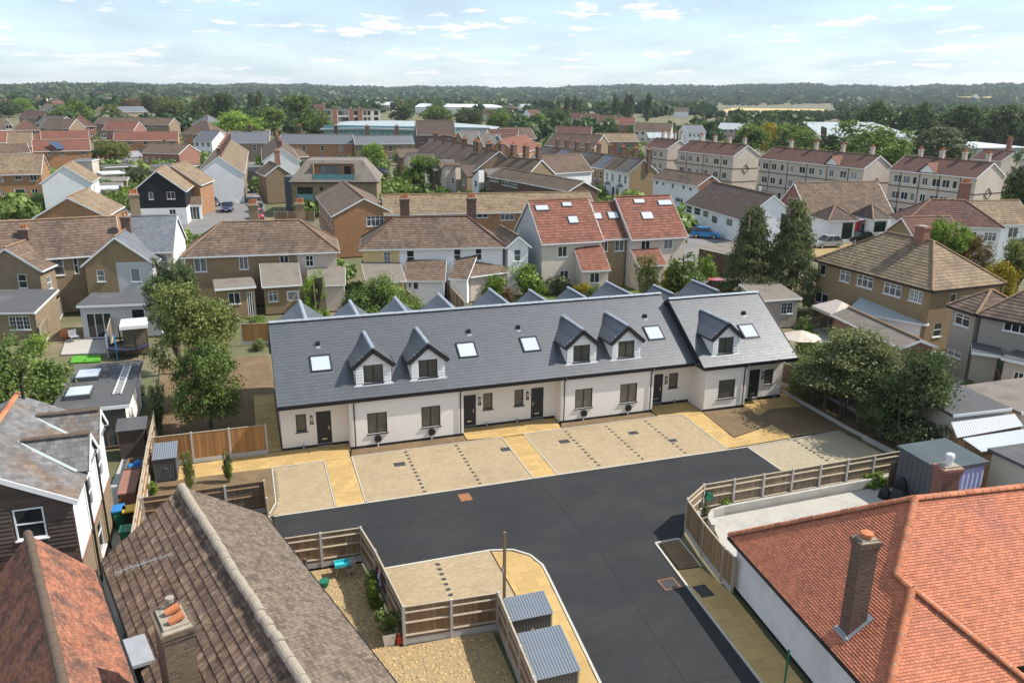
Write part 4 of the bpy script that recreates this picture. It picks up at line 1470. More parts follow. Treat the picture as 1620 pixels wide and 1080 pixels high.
# timber pole
t = thing('timber_pole', 'tall slim timber pole standing by the corner of the small bays', 'pole', (8.35, 25.3, 0))
m = MB(); m.box(-.05, -.05, 0, .05, .05, 3.75); m.build('shaft', 'timber_old', t)
bx('bracket', 'post_conc', t, -.09, -.07, 2.0, -.05, .07, 2.2)

# ------------------------------------------------------------------ bin stores and sheds (ribbed metal)
def metal_store(label, x, y, w, d, zf, zb, rz=0.0, name='bin_store', rib=.11, trim='rail'):
    t = thing(name, label, 'shed', (x, y, 0), rz, 'grey ribbed metal stores')
    def ribbed(nm, mat, p, ux, uz, L, Hh, H2=None):
        m = MB()
        H2 = Hh if H2 is None else H2
        n = int(L / rib)
        ux, uz, p = Vector(ux), Vector(uz), Vector(p)
        nn = ux.cross(uz)
        for i in range(n):
            a, b = i * L / n, (i + 1) * L / n
            ha, hb = Hh + (H2 - Hh) * a / L, Hh + (H2 - Hh) * b / L
            c = (a + b) / 2
            hc = (ha + hb) / 2
            pts = [(a, 0, ha), (a + (b - a) * .3, .022, ha), (a + (b - a) * .7, .022, hb), (b, 0, hb)]
            for (u0, o0, h0), (u1, o1, h1) in zip(pts, pts[1:]):
                m.add([p + ux * u0 + nn * o0, p + ux * u1 + nn * o1, p + ux * u1 + nn * o1 + uz * h1, p + ux * u0 + nn * o0 + uz * h0])
        return m.build(nm, mat, t)
    ribbed('front', 'shed_metal', (0, 0, 0), (1, 0, 0), (0, 0, 1), w, zf)
    ribbed('side', 'shed_metal', (w, 0, 0), (0, 1, 0), (0, 0, 1), d, zf, zb)
    ribbed('side', 'shed_metal', (0, d, 0), (0, -1, 0), (0, 0, 1), d, zb, zf)
    ribbed('back', 'shed_metal', (w, d, 0), (-1, 0, 0), (0, 0, 1), w, zb)
    sl = math.hypot(d + .16, zb - zf)
    ribbed('roof', 'shed_roof', (-.08, -.08, zf + .03), (1, 0, 0), ((0, (d + .16) / sl, (zb - zf) / sl)), w + .16, sl)
    for xx in (0, w):
        bx('corner_trim', trim, t, xx - .03, -.035, 0, xx + .03, -.002, zf)
    bx('handle', 'steel', t, w * .5, -.06, zf * .55, w * .5 + .1, -.03, zf * .6)
    return t
metal_store('grey ribbed bin store standing apart, nearest the small parking bays', 8.0, 23.45, 1.6, .95, 1.15, 1.4)
metal_store('grey ribbed bin store, upper one of the touching pair', 7.85, 21.35, 1.6, .95, 1.15, 1.4)
metal_store('grey ribbed bin store, lower one of the touching pair', 7.75, 20.3, 1.6, .95, 1.15, 1.4)
metal_store('grey ribbed garden store against the orange fence', -5.6, 41.55, 1.05, 1.5, 1.25, 1.5, trim='shed_metal')
t = thing('garden_shed', 'large blue-grey flat roofed shed behind the red tiled bungalow', 'shed', (30.95, 26.5, 0))
m = MB(); m.box(0, 0, 0, 2.95, 2.5, 2.45); m.build('wall', 'shed_metal', t)
for i in range(8):
    bx('board', 'shed_metal', t, -.02, .02 + i * .31, .05, -.002, .31 + i * .31, 2.4)
m = MB(); m.slab([(-.12, -.12, 2.5), (3.05, -.12, 2.5), (3.05, 2.6, 2.6), (-.12, 2.6, 2.6)], .12); m.build('roof', 'felt_green', t)
bx('fascia', 'shed_metal', t, -.13, -.16, 2.32, 3.07, -.122, 2.52)
m = MB()
for i in range(14):
    a = i * .15
    m.add([(.75 + a, -.08 - .05 * (i % 2), .1), (.9 + a, -.08 - .05 * ((i + 1) % 2), .1), (.9 + a, -.08 - .03 * ((i + 1) % 2), 2.3), (.75 + a, -.08 - .03 * (i % 2), 2.3)])
tag(m.build('curtain_sheet', 'cloth_lilac', None, None, (30.95, 26.5, 0)), 'lilac sheet hanging on the front of the blue-grey shed', 'sheet')
for lab, poly, z, mt, rib in (('white corrugated lean-to roof right of the conifers', [(35.0, 29.25), (39.9, 29.4), (40.5, 30.5), (35.95, 30.6)], 2.5, 'roof_white', True),
                              ('pale ribbed carport roof between the white roof and the shed', [(35.3, 27.9), (40.8, 27.6), (40.8, 29.1), (35.3, 29.15)], 2.25, 'roof_white', True),
                              ('dark flat garage roof at the far right behind the shed', [(35.0, 22.5), (42, 22), (42, 27.2), (35.0, 27.4)], 2.6, 'felt', False),
                              ('dark felted garage with white edge beyond the white roof', [(36.5, 31.0), (40.6, 30.8), (41.0, 34.3), (37.2, 34.6)], 2.8, 'felt', False),
                              ('grey patched flat roof at the right edge of the picture', [(41.0, 30.5), (46.5, 30.2), (46.5, 35.0), (41.2, 35.0)], 2.6, 'felt_brown', False)):
    t = thing('outbuilding', lab, 'outbuilding', (poly[0][0], poly[0][1], 0))
    q = [(x - poly[0][0], y - poly[0][1]) for x, y in poly]
    c = (sum(x for x, y in q) / 4, sum(y for x, y in q) / 4)
    m = MB(); m.prism([(x + (c[0] - x) * .06, y + (c[1] - y) * .06) for x, y in q], 0, z - .15); m.build('wall', 'timber_old' if rib else 'render_cream', t)
    m = MB()
    if rib:
        n = 26
        for i in range(n):
            f0, f1, fm = i / n, (i + 1) / n, (i + .5) / n
            L = lambda a, b, f: (a[0] + (b[0] - a[0]) * f, a[1] + (b[1] - a[1]) * f)
            for g0, g1, z0, z1 in ((f0, fm, z, z + .05), (fm, f1, z + .05, z)):
                a, b, c2, d2 = L(q[0], q[1], g0), L(q[0], q[1], g1), L(q[3], q[2], g1), L(q[3], q[2], g0)
                m.add([(*a, z0 - .12), (*b, z1 - .12), (*c2, z1 + .1), (*d2, z0 + .1)])
    else:
        m.prism(q, z - .14, z + .02)
    m.build('roof', mt, t)
    if not rib:
        m = MB(); m.bar((*q[0], z - .05), (*q[1], z - .05), .03, .18); m.build('fascia', 'upvc', t)

# ------------------------------------------------------------------ RED-TILED BUNGALOW (right)
O_ = G(1153, 848, 2.3)
RB = thing('tiled_bungalow', 'white bungalow with orange-red plain tiled hipped roof at the lower right', 'house', (O_.x, O_.y, 0), -R_(6.03))
ze, w1, tn, w2 = 2.3, 4.55, .8, 2.55
gg = 2.55 * math.sqrt(1 + tn * tn) / 33
P0, P1, P2 = (w1, -w1, ze + w1 * tn), (w2, -w1 - 2.0, ze + w2 * tn), (w2, -w1 - 2.75, ze + w2 * tn)
ys = -w1 - 2.75 - w2
XE = 20
planes = [[(0, 0, ze), (0, ys, ze), P2, (w2, -w2, ze + w2 * tn)], [(w2, -w2, ze + w2 * tn), P1, P0],
          [(0, -2 * w1, ze), (XE, -2 * w1, ze), (XE, -w1, P0[2]), P0], [(0, ys, ze), (2 * w2, ys, ze), P2],
          [(XE, 0, ze), (0, 0, ze), P0, (XE, -w1, P0[2])], [(2 * w2, ys, ze), (2 * w2, -2 * w1 + 2.4, ze), (w2, P1[1] + .1, P1[2]), P2]]
m = MB()
for q in planes:
    m.slab(q, .08)
rb_roof = m.build('roof', 'tile_under', RB)
m = MB()
for k, q in enumerate(planes[:4]):
    tile_slope(m, q, .165, gg, .034 if k < 2 else .024, .003, .008, seed=20 + k)
m.build('clay_tile', 'tile_red', rb_roof, 'stuff')
for p, q, lift in ((P0, (0, 0, ze), .02), (P0, (XE, -w1, P0[2]), .0), (P0, P1, .02), (P1, P2, .0), (P2, (0, ys, ze), .02), (P2, (2 * w2, ys, ze), .02)):
    a, b = Vector(p) + Vector((0, 0, lift)), Vector(q) + Vector((0, 0, lift))
    m = MB()
    d = (b - a).normalized(); s = d.cross(Vector((0, 0, 1))).normalized(); tt = s.cross(d)
    ring = [(math.sin((i / 6 - .5) * 2.6) * .115, math.cos((i / 6 - .5) * 2.6) * .138 - .003) for i in range(7)]
    for (u, v), (u2, v2) in zip(ring, ring[1:]):
        m.add([a + s * u + tt * v, b + s * u + tt * v, b + s * u2 + tt * v2, a + s * u2 + tt * v2])
    m.build('mortar_bed', 'mortar', rb_roof)
    ridge_run('ridge_tile', 'hip_red', rb_roof, a, b, r=.145, L=.34, gap=.035, arc=2.5, n=7)
m = MB()
wall_panel(m, (.28, -.28), (.28, ys + .28), .12, ze + .1); wall_panel(m, (.28, ys + .28), (2 * w2 - .28, ys + .28), .12, ze + .1); wall_panel(m, (XE, -.28), (.28, -.28), 0, ze + .1)
m.build('wall', 'render_white', RB)
bx('plinth', 'paint_black', RB, .26, ys + .25, 0, .4, -.26, .12)
m = MB(); m.bar((-.03, .0, ze - .06), (-.03, ys, ze - .06), .09, .1); m.build('gutter', 'plastic_black', RB)
cst = chimney(RB, .82, -6.95, ze + .3, 6.2, .62, .48, 'brick_brown', 0)
m = MB(); m.lathe([(.15, 0), (.17, .1), (.21, .16), (.2, .24), (.08, .27)], (.82, -6.95, 6.2), 12); m.build('chimney_pot', 'terracotta', cst)
m = MB(); m.box(.82 - .4, -6.95 - .36, 2.62, .5, -6.95 + .36, 2.75); m.slab([(.5, -7.3, 2.78), (1.2, -7.3, 3.34), (1.2, -7.19, 3.34), (.5, -7.19, 2.78)], .03)
m.slab([(1.14, -7.3, 3.3), (1.3, -7.3, 3.43), (1.3, -6.6, 3.43), (1.14, -6.6, 3.3)], .03); m.slab([(.38, -7.3, 2.66), (.52, -7.3, 2.78), (.52, -6.6, 2.78), (.38, -6.6, 2.66)], .04)
m.build('flashing', 'lead', cst)
c2 = chimney(RB, 7.1, -3.1, ze + 2.0, 6.3, .75, .55, 'brick_red', 0)
m = MB(); m.lathe([(.13, 0), (.13, .3), (.17, .32), (.15, .45), (.05, .5)], (7.1, -3.1, 6.35), 10); m.build('chimney_cowl', 'plastic_white', c2)
t = thing('green_post', 'thin green metal post beside the white bungalow wall', 'post', (16.45, 18.6, 0))
m = MB(); m.tube((0, 0, 0), (0, 0, 1.5), .035); m.build('shaft', 'plastic_green', t)
m = MB(); m.tube((0, 0, 1.5), (0, 0, 1.55), .045, .02); m.build('cap', 'plastic_green', t)

# ------------------------------------------------------------------ MOSSY-ROOFED BUNGALOW (bottom left)
a_ = G(290, 776, 4.7)
NB = thing('mossy_bungalow', 'bungalow with mossy brown concrete tiled gable roof and big chimney at lower left', 'house', (a_.x, a_.y, 0), R_(16.34))
ze, zr, hw, LN = 2.5, 4.72, 3.12, 22
for sgn, mt, nm in ((-1, 'tile_mossy', 'roof'), (1, 'tile_lichen', 'roof')):
    q = [(-hw, .35, ze), (-hw, -LN, ze), (0, -LN, zr), (0, .35, zr)] if sgn < 0 else [(hw, -LN, ze), (hw, .35, ze), (0, .35, zr), (0, -LN, zr)]
    m = MB(); m.slab(q, .08); r_ = m.build('roof', 'tile_under', NB)
    m = MB(); tile_slope(m, q, .25 if sgn < 0 else .17, .32 if sgn < 0 else .13, .035 if sgn < 0 else .016, .006, .01, stagger=True, seed=31 + sgn)
    m.build('concrete_tile', mt, r_, 'stuff')
    if sgn < 0:   # ribs of the profiled tiles
        m = MB(); rn = random.Random(3)
        Vv = Vector((hw, 0, zr - ze)).normalized(); nn = Vector((-(zr - ze), 0, hw)).normalized()
        sl = math.hypot(hw, zr - ze)
        for r in range(int(sl / .32)):
            y = .3
            while y > -14:
                t_ = rn.random()
                b0 = Vector((-hw, y, ze)) + Vv * (r * .32) + nn * .04
                b1 = b0 + Vv * .30 - nn * .03
                dy = Vector((0, -.045, 0)); u = nn * .022
                m.add([b0, b0 + dy * .5 + u, b1 + dy * .5 + u, b1], t_); m.add([b0 + dy * .5 + u, b0 + dy, b1 + dy, b1 + dy * .5 + u], t_)
                y -= .083
        m.build('tile_rib', 'tile_mossy', r_, 'stuff')
ridge_run('ridge_tile', 'lichen_mortar', r_, (0, .4, zr + .0), (0, -LN, zr + .0), r=.17, L=.42, gap=.02, arc=2.9, n=7, jit=.025)
m = MB(); wall_panel(m, (hw - .3, -LN), (hw - .3, 0), 0, ze + .1); wall_panel(m, (-hw + .3, 0), (-hw + .3, -LN), 0, ze + .1); wall_panel(m, (hw - .3, 0), (-hw + .3, 0), 0, ze + .1)
m.add([(hw - .3, 0, ze + .1), (-hw + .3, 0, ze + .1), (0, 0, zr - .15)]); m.build('wall', 'brick_brown', NB)
m = MB(); m.bar((hw + .03, .3, ze - .06), (hw + .03, -LN, ze - .06), .09, .09); m.bar((-hw - .03, .3, ze - .06), (-hw - .03, -LN, ze - .06), .09, .09); m.build('gutter', 'plastic_black', NB)
st = chimney(NB, -2.45, -9.6, 2.3, 5.75, .78, 1.35, 'brick_sooty', 0)
for i, (dy, tilt) in enumerate(((-.35, 70), (.1, 75), (.42, 5))):
    m = MB(); m.M = Matrix.Translation((-2.4, -9.6 + dy, 5.95)) @ Matrix.Rotation(R_(tilt), 4, 'Y')
    m.lathe([(.1, -.2), (.12, .15), (.12, .2), (.08, .2)], n=10); m.build('chimney_pot', ('terracotta', 'terracotta', 'lichen_mortar')[i], st)
m = MB(); m.lathe([(.12, 0), (.14, .15), (.1, .2)], (-2.3, -9.3, 5.8), 8); m.build('chimney_cowl', 'plastic_black', st)
m = MB(); m.slab([(-2.9, -10.5, 2.75), (-2.0, -10.5, 3.4), (-2.0, -10.28, 3.4), (-2.9, -10.28, 2.75)], .03); m.slab([(-3.05, -10.4, 2.65), (-2.85, -10.4, 2.8), (-2.85, -8.8, 2.8), (-3.05, -8.8, 2.65)], .03); m.build('flashing', 'lead', st)
t = thing('tv_aerial', 'old thin television aerial on the mossy bungalow chimney', 'aerial', (a_.x + .95, a_.y - 9.2, 0))
Mx = Matrix.Rotation(R_(16), 4, 'Z')
m = MB(); m.tube((-1.6, .3, 5.7), (-1.6, .3, 7.0), .014, n=6); m.build('mast', 'steel', t)
m = MB(); m.tube((-2.0, .2, 6.9), (-.55, .55, 7.02), .012, n=6); m.build('boom', 'steel', t)
for i in range(11):
    f = i / 10
    x, y, z = -2.0 + 1.45 * f, .2 + .35 * f, 6.9 + .12 * f
    m = MB(); m.tube((x + .04, y - .2 + .05 * f, z), (x - .04, y + .2 - .05 * f, z), .006, n=5); m.build('rod', 'steel', t)
m = MB(); m.tube((-2.05, .2, 6.65), (-2.05, .2, 7.2), .006, n=5); m.build('reflector', 'steel', t)

# ------------------------------------------------------------------ OLD RED ROOF (left edge)
a_ = G(45, 847, 5.0)
RL = thing('red_gable_house', 'small house with weathered orange clay tile roof at the lower left corner', 'house', (a_.x, a_.y, 0), R_(16.7))
ze, zr, hw, LN = 2.95, 5.0, 1.78, 18
for sgn in (-1, 1):
    q = [(-hw - 1.2, .1, ze - 1.38), (-hw - 1.2, -LN, ze - 1.38), (0, -LN, zr), (0, .1, zr)] if sgn < 0 else [(hw, -LN, ze), (hw, .1, ze), (0, .1, zr), (0, -LN, zr)]
    m = MB(); m.slab(q, .07); r_ = m.build('roof', 'tile_under', RL)
    m = MB(); tile_slope(m, q, .165, .10, .014, .005, .006, seed=41 + sgn); m.build('clay_tile', 'tile_red_old', r_, 'stuff')
ridge_run('ridge_tile', 'tile_brown', r_, (0, .15, zr), (0, -LN, zr), r=.15, L=.33, gap=.015, arc=2.9, n=7, jit=.01)
m = MB(); wall_panel(m, (hw - .15, -LN), (hw - .15, 0), 0, ze + .1); wall_panel(m, (hw - .15, 0), (-hw - 1, 0), 0, 1.6); m.add([(hw - .15, 0, ze), (hw - .15, 0, 1.6), (-hw - 1, 0, 1.6), (0, 0, zr - .12)]); m.build('wall', 'brick_red', RL)
m = MB(); m.slab([(hw + .05, -6.1, ze - .05), (hw + .75, -6.1, ze - .1), (hw + .75, -4.6, ze - .1), (hw + .05, -4.6, ze - .05)], .12); m.build('lead_hood', 'lead', RL)
m = MB(); m.bar((hw + .05, .1, ze - .08), (hw + .05, -LN, ze - .08), .1, .12); m.build('gutter', 'plastic_black', RL)

# ------------------------------------------------------------------ SLATE HOUSE (left)
S = thing('slate_house', 'white and weatherboarded house with patchy slate roof and two gablets at the left', 'house', (-10.15, 30.2, 0))
ze, zr, hw, LN, tn = 5.0, 6.78, 3.35, 7.7, .53
qE, qW = [(hw, 0, ze), (hw, LN, ze), (0, LN, zr), (0, 0, zr)], [(-hw, LN, ze), (-hw, 0, ze), (0, 0, zr), (0, LN, zr)]
m = MB(); m.slab(qE, .08); m.slab(qW, .08); sr = m.build('roof', 'tile_under', S)
m = MB(); tile_slope(m, qE, .30, .22, .008, .004, .008, seed=51); tile_slope(m, qW, .30, .22, .008, .004, .008, seed=52); m.build('slate', 'slate_old', sr, 'stuff')
ridge_run('ridge_tile', 'hip_red', sr, (0, 4.2, zr), (0, LN, zr), r=.14, L=.45); ridge_run('ridge_tile', 'hip_brown', sr, (0, 0, zr), (0, 4.2, zr), r=.14, L=.45)
m = MB(); m.tube((.25, LN - .25, zr - .2), (.25, LN - .25, zr + .55), .07); m.build('flue', 'plastic_black', sr)
for y in (3.35, 6.05):
    zr2, hw2, xf = 6.25, 1.15, 3.45
    xb = (zr - zr2) / tn
    e2 = zr2 - hw2 * .95
    xb2 = (zr - e2) / tn
    A = [(xb2, y - hw2, e2 + .02), (xf, y - hw2, e2 + .02), (xf, y, zr2 + .02), (xb, y, zr2 + .02)]
    B = [(xf, y + hw2, e2 + .02), (xb2, y + hw2, e2 + .02), (xb, y, zr2 + .02), (xf, y, zr2 + .02)]
    m = MB(); m.slab(A, .06); m.slab(B, .06); g_ = m.build('gablet_roof', 'tile_under', S)
    m = MB(); tile_slope(m, A, .30, .22, .008, .004, seed=53); tile_slope(m, B, .30, .22, .008, .004, seed=54); m.build('slate', 'slate_old', g_, 'stuff')
    ridge_run('ridge_tile', 'tile_brown', g_, (xb, y, zr2 + .03), (xf, y, zr2 + .03), r=.13, L=.45)
    m = MB(); m.bar((xb2 - .05, y - hw2 - .08, e2 + .1), (xb - .15, y - .08, zr2 + .06), .16, .03); m.build('valley_lead', 'roof_pale', g_)
    m = MB(); m.add([(xf - .12, y - hw2 + .1, e2), (xf - .12, y + hw2 - .1, e2), (xf - .12, y, zr2 - .05)]); m.build('gablet_wall', 'render_white', S)
    for k in (-1, 1):
        m = MB(); m.bar((xf + .01, y + k * hw2, e2 - .02), (xf + .01, y, zr2 - .02), .03, .16); m.build('bargeboard', 'upvc', S)
xw = hw - .22
# walls: south gable in dark boards over brick, east side white over stock brick
m = MB(); wall_panel(m, (-xw, .15), (xw, .15), 0, 3.1, []); m.build('wall', 'brick_brown', S)
m = MB(); wall_panel(m, (-xw, .15), (xw, .15), 3.1, ze - .05, [(1.15 + xw, 2.15 + xw, 3.65, 4.9)]); m.add([(-xw, .15, ze - .05), (xw, .15, ze - .05), (0, .15, zr - .12)]); m.build('gable_wall', 'timber_dark', S)
for k in range(20):
    z = 3.1 + k * .17
    a0 = xw if z < ze - .1 else max(.05, xw - (z - ze + .1) / tn)
    spans = [(-xw if z < ze - .1 else -a0, a0)]
    if 3.55 < z < 4.88:
        spans = [(-xw, 1.1), (2.2, xw)]
    for s0, s1 in spans:
        m = MB(); m.add([(s0, .10, z), (s1, .10, z), (s1, .135, z + .185), (s0, .135, z + .185)]); m.add([(s0, .10, z), (s0, .149, z), (s1, .149, z), (s1, .10, z)]); m.build('weatherboard', 'timber_dark', S)
window(S, (-xw, .12), (xw, .12), 1.15 + xw, 3.65, 1.0, 1.25, cols=1, transom=.5, depth=.08)
m = MB(); wall_panel(m, (xw, .15), (xw, LN - .2), 2.4, ze - .05, [(2.6, 3.6, 3.0, 4.4), (5.4, 6.4, 3.0, 4.4)]); m.build('wall', 'render_white', S)
window(S, (xw, .15), (xw, LN - .2), 2.6, 3.0, 1.0, 1.4, cols=1, transom=.5); window(S, (xw, .15), (xw, LN - .2), 5.4, 3.0, 1.0, 1.4, cols=1, transom=.5)
m = MB(); wall_panel(m, (xw, .15), (xw, LN - .2), 0, 2.4, [(3.3, 4.3, .6, 2.0)]); m.build('wall', 'brick_stock', S)
window(S, (xw, .15), (xw, LN - .2), 3.3, .6, 1.0, 1.4, cols=1, transom=.6)
bx('band', 'brick_red', S, xw - .02, .13, 2.3, xw + .03, LN - .2, 2.48)
m = MB(); wall_panel(m, (xw, LN - .2), (-xw, LN - .2), 0, ze - .05); m.add([(xw, LN - .2, ze - .05), (-xw, LN - .2, ze - .05), (0, LN - .2, zr - .1)]); m.build('wall', 'brick_stock', S)
m = MB(); m.bar((-hw, -.02, ze - .06), (0, -.02, zr - .06), .04, .2); m.bar((hw, -.02, ze - .06), (0, -.02, zr - .06), .04, .2); m.build('bargeboard', 'upvc', S)
m = MB(); m.tube((xw + .1, 2.3, ze), (xw + .1, 2.3, .1), .05); m.build('downpipe', 'plastic_black', S)
m = MB(); m.tube((xw + .1, 4.9, ze), (xw + .1, 4.9, .1), .045); m.build('downpipe', 'plastic_black', S)
# lean-to at its foot
m = MB(); m.slab([(-hw - .3, -1.6, 2.35), (.4, -1.6, 2.35), (.4, .1, 3.0), (-hw - .3, .1, 3.0)], .08); lt = m.build('porch_roof', 'tile_under', S)
m = MB(); tile_slope(m, [(-hw - .3, -1.6, 2.35), (.4, -1.6, 2.35), (.4, .1, 3.0), (-hw - .3, .1, 3.0)], .165, .1, .012, seed=9); m.build('porch_tile', 'tile_orange', lt, 'stuff')

# ------------------------------------------------------------------ GARDEN STUDIO (left)
t = thing('garden_studio', 'flat roofed garden studio with two box roof lights and white fascia', 'outbuilding', (-10.9, 46.9, 0))
m = MB(); wall_panel(m, (0, 0), (1.75, 0), 0, 1.3); wall_panel(m, (0, 7.6), (0, 0), 0, 2.5); wall_panel(m, (3.5, 0), (3.5, 7.6), 0, 2.5); wall_panel(m, (3.5, 7.6), (0, 7.6), 0, 2.5); m.build('wall', 'render_white', t)
m = MB(); wall_panel(m, (0, 0), (1.75, 0), 1.3, 2.5); m.build('wall', 'render_grey', t)
m = MB(); wall_panel(m, (1.75, 0), (3.5, 0), 0, 2.5, [(.15, 1.6, 0, 2.3)]); m.build('wall', 'timber_dark', t)
window(t, (1.75, 0), (3.5, 0), .15, .02, 1.45, 2.28, cols=3, mat='timber_old', sill=None)
m = MB(); m.prism([(-.25, -.25), (3.75, -.25), (3.75, 7.9), (-.25, 7.9)], 2.5, 2.66, bottom=True); m.build('roof', 'felt', t)
bx('fascia', 'upvc', t, -.27, -.3, 2.42, 3.77, -.252, 2.62)
for y in (1.2, 4.4):
    bx('roof_light_kerb', 'shed_metal', t, .25, y, 2.66, 1.6, y + 1.6, 2.92)
    bx('roof_light', 'glass_sky', t, .32, y + .08, 2.92, 1.53, y + 1.52, 2.96)
l_ = thing('ladder', 'white ladder lying flat on the garden studio roof', 'ladder', (-8.15, 48.3, 2.7))
for x in (0, .42):
    m = MB(); m.box(x - .03, 0, 0, x + .03, 5.2, .07); m.build('stile', 'plastic_white', l_)
for i in range(20):
    bx('rung', 'plastic_white', l_, .03, .15 + i * .26, .02, .39, .2 + i * .26, .05)
t = thing('play_house', 'small dark roofed lean-to shed beside the alley fence', 'shed', (-7.65, 45.0, 0))
m = MB(); m.box(0, 0, 0, 1.3, 1.2, 1.7); m.build('wall', 'timber_dark', t)
m = MB(); m.slab([(-.1, -.15, 1.75), (1.45, -.15, 1.75), (1.45, 1.3, 1.95), (-.1, 1.3, 1.95)], .06); m.build('roof', 'felt', t)
t = thing('planter_box', 'open timber box holding blue bags beside the alley fence', 'box', (-7.0, 41.7, 0))
for a in ((0, 0, 0, .06, 1.3, .9), (.74, 0, 0, .8, 1.3, .9), (.06, 0, 0, .74, .06, .9), (.06, 1.24, 0, .74, 1.3, .9)):
    bx('side_panel', 'timber_old', t, *a)
for k, (x, y) in enumerate(((-6.75, 42.1), (-6.45, 42.5))):
    m = MB(); m.lathe([(.05, 0), (.27, .15), (.3, .4), (.2, .6), (.06, .68)], (0, 0, .3), 10)
    tag(m.build('rubbish_bag', 'plastic_blue', None, None, (x, y, 0)), ('blue bag at the near end of the timber box', 'blue bag at the far end of the timber box')[k], 'bag', 'blue bags')
t = thing('brick_pier', 'low red brick wall beside the alley fence', 'wall', (-7.0, 38.8, 0))
m = MB(); m.box(0, 0, 0, .75, 2.6, .85); m.build('body', 'brick_red', t); bx('coping', 'brick_red', t, -.03, -.03, .851, .78, 2.63, .93)
def wheelie(label, x, y, mt, rz=0.0, s=1.0, lid=None):
    t = thing('wheelie_bin', label, 'bin', (x, y, 0), rz, 'wheelie bins')
    m = MB()
    b0, b1 = [(-.2, -.22), (.2, -.22), (.2, .22), (-.2, .22)], [(-.28, -.3), (.28, -.3), (.28, .34), (-.28, .34)]
    for i in range(4):
        j = (i + 1) % 4
        m.add([(*b0[i], .08), (*b0[j], .08), (*b1[j], .98), (*b1[i], .98)])
    m.build('body', mt, t)
    m = MB(); m.box(-.3, -.33, .98, .3, .36, 1.05); m.build('lid', lid or mt, t)
    for sx in (-.22, .22):
        m = MB(); m.tube((sx - .03, .28, .1), (sx + .03, .28, .1), .1, n=10); m.build('wheel', 'plastic_black', t)
    m = MB(); m.tube((-.2, .4, .95), (.2, .4, .95), .02, n=6); m.build('handle', mt, t)
wheelie('bright blue lidded bin in the alley by the white house wall', -6.75, 37.1, 'plastic_green', .2, lid='plastic_blue')
wheelie('yellow lidded bin standing further right in the alley', -6.25, 36.9, 'plastic_black', .1, lid='plastic_yellow')
wheelie('teal green bin against the alley fence', -6.15, 35.0, 'plastic_green', 0)

# ------------------------------------------------------------------ things in the gravel garden and yard
t = thing('water_table', 'turquoise toy water table against the brown fence', 'toy table', (2.35, 29.85, 0))
m = MB(); m.box(0, 0, .5, .7, .42, .54); m.build('tray', 'plastic_teal', t)
for a in ((0, 0, .54, .7, .04, .64), (0, .38, .54, .7, .42, .64), (0, .04, .54, .04, .38, .64), (.66, .04, .54, .7, .38, .64)):
    bx('rim', 'plastic_teal', t, *a)
for x, y in ((.03, .03), (.67, .03), (.03, .39), (.67, .39)):
    m = MB(); m.tube((x, y, 0), (x, y, .5), .025, n=6); m.build('leg', 'timber_old', t)
t = thing('garden_post', 'dark timber post standing in the gravel garden by the fence', 'post', (1.15, 29.6, 0))
m = MB(); m.lathe([(.09, 0), (.085, 1.25), (.1, 1.27), (.09, 1.36), (.02, 1.38)], n=8); m.build('shaft', 'timber_dark', t)
m = MB(); m.tube((.08, -.02, .0), (.08, -.02, .9), .02, n=5); m.build('climber_stake', 'timber_old', t)
t = thing('laundry', 'dark and lilac clothes hanging on the gravel garden fence', 'clothes', (3.95, 27.75, 0))
for i, (mt, y, l) in enumerate((('cloth_navy', 0, .75), ('cloth_lilac', -.28, .7), ('cloth_navy', .22, .6))):
    m = MB()
    n = 8
    for k in range(n):
        f = k / n
        w0, w1 = .12 + .1 * f, .12 + .1 * (f + 1 / n)
        m.add([(-.09 - .03 * math.sin(k), y - w0, 1.55 - l * f), (-.09 - .03 * math.sin(k + 1), y - w1, 1.55 - l * (f + 1 / n)), (-.13 + .03 * math.sin(k + 2), y + w1, 1.55 - l * (f + 1 / n)), (-.13 + .03 * math.sin(k + 1), y + w0, 1.55 - l * f)])
    m.build('garment', mt, t)
m = MB()
for k in range(8):
    a, b = k * math.pi / 8, (k + 1) * math.pi / 8
    m.tube((-.09, -.28 + .14 * math.cos(a), 1.52 + .16 * math.sin(a)), (-.09, -.28 + .14 * math.cos(b), 1.52 + .16 * math.sin(b)), .012, n=5)
m.build('hanger', 'plastic_red', t)
t = thing('planter', 'white square planter with a leafy shrub in the gravel garden corner', 'planter', (3.75, 25.1, 0))
m = MB()
for i, (p, q) in enumerate((((-.18, -.18), (.18, -.18)), ((.18, -.18), (.18, .18)), ((.18, .18), (-.18, .18)), ((-.18, .18), (-.18, -.18)))):
    m.add([(p[0], p[1], 0), (q[0], q[1], 0), (q[0] * 1.4, q[1] * 1.4, .55), (p[0] * 1.4, p[1] * 1.4, .55)])
m.build('pot', 'plastic_white', t); bx('compost', 'soil', t, -.22, -.22, .46, .22, .22, .5)
t = thing('gas_bottle', 'small red bottle beside the white planter', 'bottle', (4.12, 24.95, 0))
m = MB(); m.lathe([(.1, 0), (.11, .05), (.11, .3), (.05, .38), (.05, .44)], n=10); m.build('body', 'plastic_red', t)
m = MB(); m.lathe([(.035, .44), (.035, .5)], n=8); m.build('valve', 'steel', t)
t = thing('plant_pot', 'green plant pot in the gravel garden under the fence', 'plant pot', (1.85, 29.45, 0))
m = MB(); m.lathe([(.14, 0), (.2, .25), (.22, .28), (.18, .28)], n=12); m.build('pot', 'plastic_green', t)
m = MB(); m.lathe([(.17, .24), (.02, .26)], n=12); m.build('compost', 'soil', t)
t = thing('patio_heap', 'heap of covered black garden furniture in the yard corner', 'furniture', (30.2, 27.9, .08))
